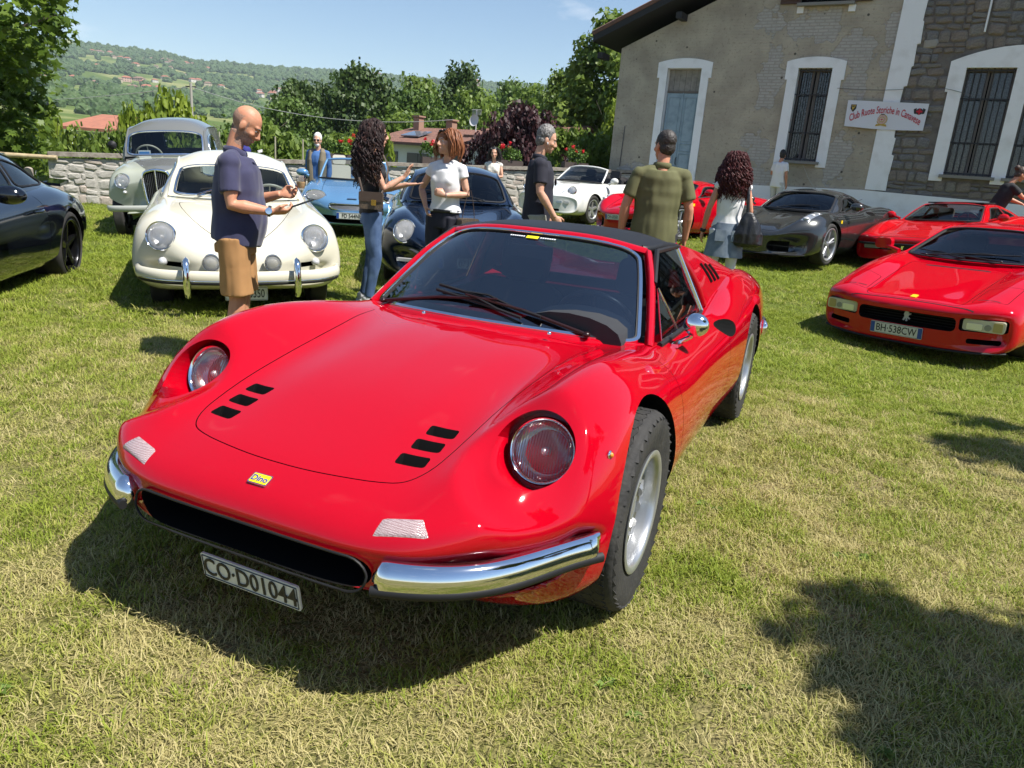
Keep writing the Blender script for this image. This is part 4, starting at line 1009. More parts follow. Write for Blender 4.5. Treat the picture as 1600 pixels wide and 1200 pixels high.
def pole():
 e = empty('utility_pole', (-19.63, 45, -4.5)); tag(e, 'thin grey utility pole carrying wires above the van', 'pole')
 k = MB().tube([(0, 0, 0), (0, 0, 9.3)], [.11, .075], 10); k.obj('mast', mat('pole_grey', (.33, .31, .27), .85), e, 60); k = MB().box((0, 0, 9.1), (.6, .06, .06)); k.obj('cross_arm', TRIM, e)
 top = Vector((-19.63, 45, 4.6)); CW = mat('cable_grey', (.35, .35, .34), .6)
 for a, b, sag, lab in ((top, Vector((-4.2, 41.5, 3.75)), .75, 'long thin overhead wire from the pole to the white house'), (top, Vector((-60, 62, 3.4)), 1.0, 'faint overhead wire leaving the pole to the left')):
  pts = [a.lerp(b, t) - Vector((0, 0, sag * 4 * t * (1 - t))) for t in np.linspace(0, 1, 24)]; o = MB().tube(pts, .016, 5).obj('overhead_wire', CW, None, 60); tag(o, lab, 'wire')
pole()
def fence_posts():
 pts = [(-7.25, 22.0, 'thin fence post behind the wall, left of the old man'), (-6.55, 22.3, 'thin fence post behind the wall, nearest to the old man'), (-8.6, 21.4, 'thin fence post behind the wall, close to the bald man')]
 for x, y, lab in pts: o = MB().tube([(x, y, -.5), (x, y, 1.78)], .022, 6).obj('fence_post', mat('pale_post', (.36, .33, .24), .8), None, 60); tag(o, lab, 'post', 'fence posts behind the wall')
fence_posts()
def geraniums():
 LMG = leaf_mat('geranium_leaf', (.06, .12, .02), (.13, .22, .04)); FL = leaf_mat('geranium_flower', (.55, .010, .018), (.75, .03, .05), .3)
 dr = (WB_ - WA) / np.linalg.norm(WB_ - WA)
 for s, lab in ((6.2, 'red geraniums in a trough on the wall between the old man and the curly woman'), (8.6, 'red geraniums on the wall beside the white shirted woman'), (10.75, 'red geraniums in a trough on the wall right of the seated woman'), (12.9, 'red geraniums on the wall above the white cabriolet')):
  p = WA + dr * s; z = .93 + .045 * s + .04; nn = np.array([-dr[1], dr[0]]); p = p + nn * .22
  e = empty('flower_trough', (p[0], p[1], z), math.atan2(dr[1], dr[0])); tag(e, lab, 'flowers', 'geranium troughs on the wall')
  k = rbox((0, 0, .09), (.80, .20, .18), .02, axis='y'); k.obj('trough', mat('dark_trough', (.05, .035, .03), .7), e, 30)
  c = np.stack([nr.uniform(-.36, .36, 24), nr.uniform(-.10, .10, 24), nr.uniform(.22, .50, 24)], 1); link('leaves', leaves('geranium_leaves', c, nr.uniform(.08, .13, 24), 26, .055, LEAF4, LMG), None, e)
  c = np.stack([nr.uniform(-.36, .36, 5), nr.uniform(-.15, .10, 5), nr.uniform(.46, .64, 5)], 1); link('blossoms', leaves('geranium_blossoms', c, nr.uniform(.04, .06, 5), 30, .04, LEAF4, FL), None, e)
geraniums()
# ---------------------------------------------------------------- car toolkit (local: +Y forward, +X right, origin under the front axle)
def cr_grid(net, nu, nv):
 """dense interpolation of a control grid (stations x rails x 3)"""
 net = np.asarray(net, float); a, b, _ = net.shape
 rows = smooth_path(net.reshape(a, -1), nu).reshape(-1, b, 3)
 out = np.stack([smooth_path(r, nv) for r in rows])
 return out

class Surf:
 """parametric patch; u runs along stations (0..a-1), v along rails (0..b-1)"""
 def __init__(s, net, nu=10, nv=10, relax=0):
  s.net = np.asarray(net, float); s.a, s.b = s.net.shape[:2]; s.nu, s.nv = nu, nv
  g = cr_grid(s.net, nu, nv)
  for _ in range(relax):
   h = g.copy(); h[1:-1, 1:-1] = 0.5 * g[1:-1, 1:-1] + 0.125 * (g[:-2, 1:-1] + g[2:, 1:-1] + g[1:-1, :-2] + g[1:-1, 2:]); g = h
  s.g = g
  du = np.gradient(g, axis=0); dv = np.gradient(g, axis=1)
  n = np.cross(du, dv); n /= np.maximum(np.linalg.norm(n, axis=2, keepdims=True), 1e-9)
  s.n = n
 def _bil(s, A, u, v):
  x = np.clip(u * s.nu, 0, A.shape[0] - 1.001); y = np.clip(v * s.nv, 0, A.shape[1] - 1.001)
  i, j = int(x), int(y); p, q = x - i, y - j
  return A[i, j] * (1 - p) * (1 - q) + A[i + 1, j] * p * (1 - q) + A[i, j + 1] * (1 - p) * q + A[i + 1, j + 1] * p * q
 def at(s, u, v, off=0.0, out=None):
  P = s._bil(s.g, u, v)
  if off:
   N = s._bil(s.n, u, v)
   if out is not None and N.dot(out) < 0: N = -N
   P = P + N * off
  return P

def rrect(u0, u1, v0, v1, r=0.2, k=5, ru=None):
 """rounded rectangle in (u,v) as a closed polygon; r are corner radii as a share of the shorter side; may also be a list per corner"""
 rs = r if hasattr(r, '__len__') else [r] * 4
 w, h = u1 - u0, v1 - v0
 C = [(u0, v0, 1, 1, pi), (u1, v0, -1, 1, 1.5 * pi), (u1, v1, -1, -1, 0), (u0, v1, 1, -1, .5 * pi)]
 out = []
 for (cu, cv, su, sv, a0), rr in zip(C, rs):
  ra, rb = rr * w, rr * h
  for i in range(k + 1):
   a = a0 + .5 * pi * i / k
   out.append((cu + su * ra + ra * cos(a), cv + sv * rb + rb * sin(a)))
 return out

def rpoly(pts, r=0.25, k=4):
 """polygon with its corners rounded"""
 n = len(pts); out = []
 P = [np.array(p, float) for p in pts]
 rs = r if hasattr(r, '__len__') else [r] * n
 for i in range(n):
  a, b, c = P[i - 1], P[i], P[(i + 1) % n]
  rr = rs[i]
  if rr <= 0: out.append(tuple(b)); continue
  s, e = b + (a - b) * min(rr, .5), b + (c - b) * min(rr, .5)
  for t in np.linspace(0, 1, k + 1): out.append(tuple((1 - t) ** 2 * s + 2 * t * (1 - t) * b + t * t * e))
 return out

def dens(poly, step=0.08):
 out = []
 for i, p in enumerate(poly):
  q = poly[(i + 1) % len(poly)]
  n = max(1, int(math.hypot(q[0] - p[0], q[1] - p[1]) / step))
  for t in range(n): out.append((p[0] + (q[0] - p[0]) * t / n, p[1] + (q[1] - p[1]) * t / n))
 return out

def inside(poly, x, y):
 c = False; n = len(poly); j = n - 1
 for i in range(n):
  xi, yi = poly[i]; xj, yj = poly[j]
  if (yi > y) != (yj > y) and x < (xj - xi) * (y - yi) / (yj - yi) + xi: c = not c
  j = i
 return c

def pane_grid(S, poly, off, out, nu=14, nv=12):
 """mesh of the part of S inside poly (one span per row)"""
 us = [p[0] for p in poly]; u0, u1 = min(us), max(us)
 V = []; F = []
 for i in range(nu + 1):
  u = u0 + (u1 - u0) * (0.001 + 0.998 * i / nu)
  xs = []
  for a in range(len(poly)):
   p, q = poly[a], poly[(a + 1) % len(poly)]
   if (p[0] > u) != (q[0] > u): xs.append(p[1] + (q[1] - p[1]) * (u - p[0]) / (q[0] - p[0]))
  lo, hi = min(xs), max(xs)
  for j in range(nv + 1): V.append(S.at(u, lo + (hi - lo) * j / nv, off, out))
 for i in range(nu):
  for j in range(nv):
   a = i * (nv + 1) + j; F.append((a, a + 1, a + nv + 2, a + nv + 1))
 return V, F

def ribbon(S, poly, width, off, out, thick=0.006, closed=True):
 """flat band that follows poly on S"""
 P = [Vector(S.at(u, v, 0)) for u, v in poly]; N = []
 for u, v in poly:
  a = S._bil(S.n, u, v)
  if out is not None and a.dot(out) < 0: a = -a
  N.append(Vector(a))
 n = len(P); v = []; f = []
 for i in range(n):
  t = (P[(i + 1) % n] - P[i - 1]) if closed or 0 < i < n - 1 else (P[min(i + 1, n - 1)] - P[max(i - 1, 0)])
  t.normalize(); s = N[i].cross(t).normalized()
  b = P[i] + N[i] * off
  for k in (-1, 1): v.append(b + s * (k * width / 2) - N[i] * thick * 0.9)
  v.append(b + s * (width * .36) + N[i] * thick); v.append(b - s * (width * .36) + N[i] * thick)
 m = n if closed else n - 1
 for i in range(m):
  a = i * 4; b = ((i + 1) % n) * 4
  f += [(a + 1, b + 1, b + 2, a + 2), (a + 2, b + 2, b + 3, a + 3), (a + 3, b + 3, b, a)]
 return v, f

def out_dir(S):
 return None

def patch(S, holes=(), flip=False, mirror=False):
 """mesh data of a dense patch with holes (u,v polygons) left open"""
 g = S.g; A, B = g.shape[:2]; V = g.reshape(-1, 3); F = []
 for i in range(A - 1):
  for j in range(B - 1):
   u, v = (i + .5) / S.nu, (j + .5) / S.nv
   if any(inside(h, u, v) for h in holes): continue
   q = (i * B + j, (i + 1) * B + j, (i + 1) * B + j + 1, i * B + j + 1)
   F.append(q[::-1] if flip else q)
 return V, F

BODY_COLS = 'y zc xv zv xf zf w zm wl zl wb zb bow'.split()
def body_net(st, p=2.6):
 net = []
 for r in st:
  y, zc, xv, zv, xf, zf, w, zm, wl, zl, wb, zb, bow = r[:13]
  xs = xf + .72 * (w - xf); zs = zf - .30 * (zf - zm)
  pts = [(0, zc), (xv * .5, zc + (zv - zc) * .35), (xv, zv), ((xv + xf) / 2, (zv + zf) / 2 + (zf - zv) * .06), (xf, zf), (xs, zs), (w, zm), (wl, zl), (wb, zb), (wb * .5, zb), (0, zb)]
  net.append([(x, y - bow * (abs(x) / max(w, .01)) ** p, z) for x, z in pts])
 return net

def build_body(st, nu=9, nv=6, p=2.6, relax=2, deform=None):
 """closed body shell from a station table; returns (vertices, faces)"""
 S = Surf(body_net(st, p), nu, nv, relax)
 g = S.g
 A, B = g.shape[:2]
 if deform is not None: g = deform(g)
 ring = np.concatenate([g, (g * np.array([-1, 1, 1]))[:, -2:0:-1]], axis=1)    # right side down, left side up
 K = ring.shape[1]
 V = list(map(tuple, ring.reshape(-1, 3))); F = []
 for i in range(A - 1):
  for j in range(K):
   k = (j + 1) % K
   F.append((i * K + j, i * K + k, (i + 1) * K + k, (i + 1) * K + j))
 hw = 6 * nv                                                # index of the widest rail
 for end, rev in ((0, True), (A - 1, False)):
  o = end * K
  up = [(K - j) % K for j in range(hw, 0, -1)] + list(range(0, hw + 1))
  lo = [(K - j) % K for j in range(hw, B - 1)] + list(range(B - 1, hw - 1, -1))
  i = j = 0; X = lambda k: ring[end][k][0]
  while i < len(up) - 1 or j < len(lo) - 1:
   if j == len(lo) - 1 or (i < len(up) - 1 and X(up[i + 1]) < X(lo[j + 1])): t = (up[i], up[i + 1], lo[j]); i += 1
   else: t = (up[i], lo[j + 1], lo[j]); j += 1
   if len(set(t)) == 3: F.append(tuple(o + q for q in (t if rev else t[::-1])))
 return V, F

def orient(me):
 bm = bmesh.new(); bm.from_mesh(me); bmesh.ops.remove_doubles(bm, verts=bm.verts, dist=1e-5)
 bmesh.ops.recalc_face_normals(bm, faces=bm.faces); bm.to_mesh(me); bm.free(); me.update()

def carve(me, cutters, mats, ang=35):
 """boolean-cut closed cutters [(MB, material index)] out of a closed mesh, keep the old surface's normals"""
 orient(me)
 me.polygons.foreach_set('use_smooth', [True] * len(me.polygons))
 bm = bmesh.new(); bm.from_mesh(me)
 bv = BVHTree.FromBMesh(bm)
 faces_v = [[v.normal.copy() for v in f.verts] for f in bm.faces]; faces_c = [[v.co.copy() for v in f.verts] for f in bm.faces]
 bm.free()
 base = bpy.data.objects.new('base', me); COL.objects.link(base)
 for m in mats: me.materials.append(m)
 me.polygons.foreach_set('material_index', [0] * len(me.polygons))
 tmp = []
 for cb, mi in cutters:
  cm = mesh('cut', cb.v, cb.f, [mi] * len(cb.f)); orient(cm)
  for m in mats: cm.materials.append(m)
  co = bpy.data.objects.new('cut', cm); COL.objects.link(co); tmp.append(co)
  md = base.modifiers.new('b', 'BOOLEAN'); md.operation = 'DIFFERENCE'; md.solver = 'EXACT'; md.object = co
  md.material_mode = 'INDEX'
 res = evaluated(base)
 for co in tmp:
  cm = co.data; bpy.data.objects.remove(co); bpy.data.meshes.remove(cm)
 n = len(res.polygons)
 if n == 0: raise RuntimeError('boolean ate the body')
 res.polygons.foreach_set('use_smooth', [True] * n)
 # restore smooth normals on the painted skin
 norms = np.zeros((len(res.loops), 3))
 res.polygons.foreach_get
 for poly in res.polygons:
  skin = poly.material_index == 0
  for li in poly.loop_indices:
   co = res.vertices[res.loops[li].vertex_index].co
   if skin:
    loc, no, fi, d = bv.find_nearest(co)
    if fi is not None and d < .004:
     cs, ns = faces_c[fi], faces_v[fi]; acc = Vector((0, 0, 0))
     for c, nn in zip(cs, ns): acc += nn * (1.0 / (1e-4 + (c - co).length) ** 1.5)
     if acc.dot(poly.normal) > 0: norms[li] = acc.normalized(); continue
   norms[li] = poly.normal
 res.normals_split_custom_set(norms.tolist())
 return res

def cyl(c, axis, r, h, n=40, r2=None):
 """closed cylinder centred at c"""
 m = MB(); a = Vector(axis).normalized(); q = a.to_track_quat('Z', 'Y').to_matrix().to_4x4()
 r2 = r if r2 is None else r2
 m.lathe([(0.0001, -h / 2), (r, -h / 2), (r2, h / 2), (0.0001, h / 2)], n, M=Matrix.Translation(c) @ q)
 return m

def drop_path(bv, pts, d=(0, 0, -1), back=2.0):
 """project points onto a surface along d; returns points and normals"""
 P, N = [], []
 d = Vector(d).normalized()
 for p in pts:
  loc, no, fi, di = bv.ray_cast(Vector(p) - d * back, d)
  if loc is None: continue
  P.append(loc); N.append(no if no.dot(d) < 0 else -no)
 return P, N

def groove(P, N, w=0.005, dep=0.012, closed=True):
 """closed square-section tube along P centred on the surface"""
 n = len(P); v = []; f = []
 for i in range(n):
  t = (P[(i + 1) % n] - P[i - 1]) if closed else (P[min(i + 1, n - 1)] - P[max(i - 1, 0)])
  t.normalize(); s = N[i].cross(t).normalized()
  for a, b in ((-1, -1), (1, -1), (1, .5), (-1, .5)): v.append(P[i] + s * (a * w / 2) + N[i] * (b * dep))
 m = n if closed else n - 1
 for i in range(m):
  a = i * 4; b = ((i + 1) % n) * 4
  for j in range(4): f.append((a + j, a + (j + 1) % 4, b + (j + 1) % 4, b + j))
 if not closed: f += [(3, 2, 1, 0), tuple((n - 1) * 4 + j for j in range(4))]
 return MB().add(v, f)

def surf_strip(P, N, w, off=0.0015, closed=True, h=0.003):
 """a thin raised band along P"""
 n = len(P); m = MB(); v = []; f = []
 for i in range(n):
  t = (P[(i + 1) % n] - P[i - 1]) if closed else (P[min(i + 1, n - 1)] - P[max(i - 1, 0)])
  t.normalize(); s = N[i].cross(t).normalized()
  for a, b in ((-1, -h), (-1, off), (1, off), (1, -h)): v.append(P[i] + s * (a * w / 2) + N[i] * b)
 k = n if closed else n - 1
 for i in range(k):
  a = i * 4; b = ((i + 1) % n) * 4
  for j in range(3): f.append((a + j, a + j + 1, b + j + 1, b + j))
 return m.add(v, f)

def surf_fill(bv, poly, d=(0, 0, -1), off=0.003, n=8, m=6, rim=0.0):
 """a skin over the surface inside a 2-D quad-like outline (list of 4 corner 3-D points), bilinear grid projected along d"""
 a, b, c, e = [Vector(p) for p in poly]
 V = []; F = []; d = Vector(d).normalized()
 for i in range(n + 1):
  for j in range(m + 1):
   s, t = i / n, j / m
   p = a.lerp(b, s).lerp(e.lerp(c, s), t)
   loc, no, fi, di = bv.ray_cast(p - d * 2, d)
   if loc is None: loc, no, fi, di = bv.find_nearest(p)
   edge = i in (0, n) or j in (0, m)
   V.append(loc - d * (-.004 if edge else off))
 for i in range(n):
  for j in range(m):
   q = i * (m + 1) + j; F.append((q, q + 1, q + m + 2, q + m + 1))
 return MB().add(V, F)

def bvh(me):
 bm = bmesh.new(); bm.from_mesh(me); t = BVHTree.FromBMesh(bm); bm.free(); return t

# ---- wheels
_wheel_cache = {}
def wheel_meshes(key, R_, width, rim_r, style, tread=0):
 if key in _wheel_cache: return _wheel_cache[key]
 w = width / 2
 # tyre, spun about X: profile (radius, x), outer face at +x
 prof = [(rim_r, -w * .78), (rim_r + .012, -w * .9), (R_ * .86, -w * 1.0), (R_ * .955, -w * .93), (R_ * .99, -w * .80), (R_, -w * .5), (R_, 0), (R_, w * .5), (R_ * .99, w * .80), (R_ * .955, w * .93), (R_ * .86, w * 1.0), (rim_r + .03, w * .93), (rim_r + .012, w * .88), (rim_r - .004, w * .80), (rim_r - .02, w * .4)]
 prof = smooth_path(prof, 3)
 m = MB(); n = 72
 MX = Matrix.Rotation(pi / 2, 4, 'Y')       # local Z -> X
 m.lathe([tuple(p) for p in prof], n, M=MX)
 k = len(prof)
 if tread:
  m2 = MB()
  for i in range(tread):
   a = 2 * pi * i / tread
   for j, xo in enumerate((-.82, -.5, -.17, .17, .5, .82)):
    aa = a + (j % 2) * pi / tread; rr = R_ * (.971 if abs(xo) > .8 else .998)
    Mq = Matrix.Rotation(aa, 4, 'X')
    m2.box((0, 0, 0), (w * .31, 2 * pi * R_ / tread * (.93 if abs(xo) > .8 else .88), .007 if abs(xo) > .8 else .010), rot=None)
    s0 = len(m2.v) - 8
    tilt = Matrix.Rotation((.55 if xo > 0 else -.55) if abs(xo) > .8 else 0, 4, 'Y')
    m2.xf(Mq @ Matrix.Translation((xo * w, 0, rr - .0025)) @ tilt @ Matrix.Rotation(.35 * (1 if j % 2 else -1), 4, 'Z'), s0)
  m.add(m2.v, m2.f)
 tyre = m.me('tyre'); shade(tyre, 40)
 # rim
 r = MB()
 lip = [(rim_r + .004, w * .86), (rim_r + .010, w * .95), (rim_r - .002, w * .97), (rim_r - .016, w * .90), (rim_r - .022, w * .55), (rim_r - .03, -w * .2), (rim_r - .03, -w * .8)]
 r.lathe([tuple(p) for p in smooth_path(lip, 3)], 56, M=MX)
 back = MB()
 back.lathe([(rim_r - .03, -w * .35), (.0, -w * .4)], 32, M=MX)            # dark brake side
 back.lathe([(rim_r * .72, -w * .15), (rim_r * .72, -w * .05), (rim_r * .3, -w * .05)], 32, 1, M=MX)   # disc
 f = w * .62
 def spoke(a, wid, x0, x1, r0, r1, th=.03, wid1=None):
  wid1 = wid if wid1 is None else wid1
  P = []
  for (rr, ww, xx) in ((r0, wid, x0), (r1, wid1, x1)):
   for s, dx in ((-1, -th), (-1, 0), (-.45, .008), (.45, .008), (1, 0), (1, -th)): P.append((xx + dx, s * ww / 2, rr))
  F = [(i, i + 1, 7 + i, 6 + i) for i in range(5)] + [(5, 0, 6, 11), (5, 4, 3, 2, 1, 0), (6, 7, 8, 9, 10, 11)]
  q = len(r.v); r.add(P, F); r.xf(Matrix.Rotation(a, 4, 'X'), q)
 if style == 'star5':
  for i in range(5): spoke(2 * pi * i / 5, .075, f, f * 1.15, .03, rim_r - .015, .03, .06)
  r.lathe([(.0, f + .012), (.03, f + .012), (.055, f), (.06, f - .04)], 24, M=MX)
 elif style == 'twin5':
  for i in range(5):
   for d in (-.13, .13): spoke(2 * pi * i / 5 + d, .03, f, f * 1.15, .03, rim_r - .012, .028, .024)
  r.lathe([(.0, f + .012), (.04, f + .012), (.06, f), (.06, f - .04)], 24, M=MX)
 elif style == 'vent10':                                   # cast wheel with ten radial ribs round a dished centre
  back.lathe([(rim_r - .024, f * .35), (rim_r * .74, f * .30), (rim_r * .62, f * .55), (rim_r * .50, f * .85), (rim_r * .34, f * .70), (.0, f * .66)], 40, 1, M=MX)
  for i in range(10):
   spoke(2 * pi * i / 10, .036, f * .88, f * .62, rim_r * .46, rim_r - .022, .05, .026)
   a = 2 * pi * (i + .5) / 10; rr = rim_r * .83
   back.box((0, 0, 0), (.004, .05, rim_r * .2), 2); q = len(back.v) - 8
   back.xf(Matrix.Rotation(a, 4, 'X') @ Matrix.Translation((f * .36, 0, rr)), q)
  for i in range(5):
   a = 2 * pi * i / 5; r.lathe([(.0, f * .86), (.011, f * .86), (.012, f * .6)], 8, M=Matrix.Rotation(a, 4, 'X') @ Matrix.Translation((0, 0, rim_r * .25)) @ MX)
  r.lathe([(.0, f * .98), (.03, f * .95), (.036, f * .66)], 20, M=MX)
 elif style == 'steel':
  r.lathe([(rim_r - .025, f * .3), (rim_r * .7, f * .25), (rim_r * .6, f * .55), (rim_r * .3, f * .8), (0, f * .9)], 40, M=MX)
 rim = r.me('rim'); shade(rim, 35)
 bk = back.me('brake'); shade(bk, 35)
 _wheel_cache[key] = (tyre, rim, bk)
 return _wheel_cache[key]

def add_wheel(root, x, y, R_, width, rim_r, style, rim_mat=SILVER, tread=0, steer=0.0, key=None):
 """x is the centre plane; the outer face looks away from the car"""
 key = key or (R_, width, rim_r, style, tread)
 ty, rm, bk = wheel_meshes(key, R_, width, rim_r, style, tread)
 e = empty('wheel', (x, y, R_ - .004), (0 if x > 0 else pi) + steer, root)
 link('tyre', ty, TYRE, e)
 if not rm.materials: rm.materials.append(rim_mat)
 o = link('rim', rm, None, e)
 if rm.materials[0] != rim_mat:
  o.data = rm.copy(); o.data.materials[0] = rim_mat
 if not bk.materials:
  for m_ in (MATTE, mat('brake_disc', (.3, .3, .3), .4, .9), MATTE): bk.materials.append(m_)
 link('brake', bk, None, e)
 return e

def lamp(root, name, c, d, r, ring=CHROME, depth=None, ring_w=.014, lines=True, sx=1.0, dome=.35, lens_mat=None, sub=True, bowl_mat=None):
 """round lamp looking along d: chrome ring, bowl, bulb and domed glass"""
 d = Vector(d).normalized(); q = d.to_track_quat('Z', 'Y').to_matrix().to_4x4()
 M = Matrix.Translation(c) @ q @ Matrix.Diagonal((sx, 1, 1, 1))
 depth = depth or r * .8
 b = MB()
 b.lathe([(r, 0), (r * .93, -depth * .35), (r * .7, -depth * .75), (r * .25, -depth), (0.0001, -depth)], 32, M=M)
 o = b.obj(name, bowl_mat or REFL, root, 60)
 k = MB().lathe([(r * .99, -.03), (r + ring_w, -.028), (r + ring_w, .004), (r + ring_w * .55, .014), (r * .985, .008), (r * .97, -.004)], 40, M=M)
 k.obj('lamp_ring', ring, o, 60)
 k = MB()
 prof = [(r * .985 * sin(t), r * dome * (cos(t) - cos(1.2)) / (1 - cos(1.2)) * .9 + .002) for t in ()]
 prof = [(r * .985 * math.sin(i / 8 * pi / 2), r * dome * math.cos(i / 8 * pi / 2)) for i in range(9)]
 k.lathe(prof, 32, M=M)
 k.obj('lamp_glass', lens_mat or LENS, o, 60)
 k = MB().ell((0, 0, -depth * .35), (r * .16, r * .16, r * .3), 10, 6)
 k.xf(M); k.obj('bulb', mat('bulb', (.8, .8, .78), .2, .3), o, 60)
 return o

PLATE_W = mat('plate_white', (.62, .62, .58), .35, noise=(30, (.5, .5, .46), .5, .8))
PLATE_B = mat('plate_blue', (.01, .06, .28), .4)
PLATE_K = mat('plate_ink', (.012, .012, .014), .5)
def plate(root, c, rot, text, w=.52, h=.11, blue=True, size=None, name='number_plate', blue_left_only=False, frame=True, base=None, sx=1.0):
 """plate facing local +Y of rot; c is its centre"""
 M = Matrix.Translation(c) @ Euler(rot).to_matrix().to_4x4()
 m = rbox((0, 0, 0), (w, .006, h), .008); m.xf(M)
 o = m.obj(name, base or PLATE_W, root, 30)
 if frame:
  f = MB(); ww, hh = w / 2 - .006, h / 2 - .006
  f.tube([(-ww, .0045, -hh), (ww, .0045, -hh), (ww, .0045, hh), (-ww, .0045, hh)], .0016, 4, closed=True, up=(0, 1, 0)); f.xf(M); f.obj('plate_rim', PLATE_K, o, 30)
 if blue:
  f = MB()
  # seen from the front the car's right is on the viewer's left
  for s in ((1, -1) if not blue_left_only else (1,)): f.box((s * (w / 2 - .022), .0042, 0), (.040, .0022, h - .010))
  f.xf(M); f.obj('plate_band', PLATE_B, o, 30)
 tm = text_mesh(text, size or h * .92, bold=.0005, depth=.001)
 T = M @ Matrix.Translation((0, .0052, -.002)) @ Matrix.Rotation(pi, 4, 'Z') @ Matrix.Rotation(pi / 2, 4, 'X') @ Matrix.Diagonal((sx, 1, 1, 1))
 tm.transform(T); link('plate_lettering', tm, PLATE_K, o)
 return o

def seat(root, x, y, z, m, rest=.62, tilt=.3, head=True, w=.46):
 e = MB()
 M = Matrix.Translation((x, y, z))
 a = rbox((0, 0, .0), (w, .5, .16), .05, axis='x'); e.add(a.v, a.f)
 b = rbox((0, 0, rest / 2), (w, .13, rest), .05, axis='y'); b.xf(Matrix.Translation((0, -.22, .05)) @ Matrix.Rotation(tilt, 4, 'X')); e.add(b.v, b.f)
 if head:
  b = rbox((0, 0, rest + .11), (w * .55, .09, .18), .04, axis='y'); b.xf(Matrix.Translation((0, -.22, .05)) @ Matrix.Rotation(tilt, 4, 'X')); e.add(b.v, b.f)
 e.xf(M)
 return e.obj('seat', m, root, 50)

def steering_wheel(root, c, r=.18, tilt=1.1, m=None, rim=.013):
 k = MB(); M = Matrix.Translation(c) @ Matrix.Rotation(tilt, 4, 'X')
 k.tube([(r * cos(a), r * sin(a), 0) for a in np.linspace(0, 2 * pi, 33)[:-1]], rim, 8, closed=True, up=(0, 0, 1))
 for a in (0, 2 * pi / 3 + .5, -2 * pi / 3 + .5 + pi * .0): k.tube([(0, 0, -.02), (r * cos(a + pi / 2), r * sin(a + pi / 2), 0)], .008, 6)
 k.ell((0, 0, -.02), (.04, .04, .02)); k.tube([(0, 0, -.02), (0, 0, -.3)], .02, 8)
 k.xf(M)
 return k.obj('steering_wheel', m or TRIM, root, 60)

def wiper(root, a, b, blade, m=None):
 """arm from a to b, blade = two end points"""
 m = m or TRIM
 k = MB(); a, b = Vector(a), Vector(b)
 k.tube([a, a.lerp(b, .5) + Vector((0, 0, .012)), b], [.008, .007, .004], 6); k.ell(a, (.015, .015, .012), 8, 6)
 o = k.obj('wiper', m, root, 50)
 p, q = Vector(blade[0]), Vector(blade[1])
 k = MB().tube([p, p.lerp(q, .5) + Vector((0, 0, .004)), q], .007, 6); k.tube([p.lerp(q, .2), p.lerp(q, .5) + Vector((0, 0, .02)), p.lerp(q, .8)], .005, 5)
 k.obj('wiper_blade', BLACK, o, 50)
 return o

def mirror(root, base, c, r, m, d=(0, 1, 0), name='door_mirror'):
 """mirror head of radii r at c on a stalk from base"""
 k = MB(); k.ell(c, r, 16, 10); k.tube([base, Vector(base).lerp(Vector(c), .55) + Vector((0, 0, -.004)), c], [.016, .011, .014], 8)
 return k.obj(name, m, root, 60)

def paint(name, col, rough=.28, metal=0.0, coat=1.0, flake=None):
 return mat(name, col, rough if metal else .5, metal, coat=coat, spec=.0 if not metal else .5)
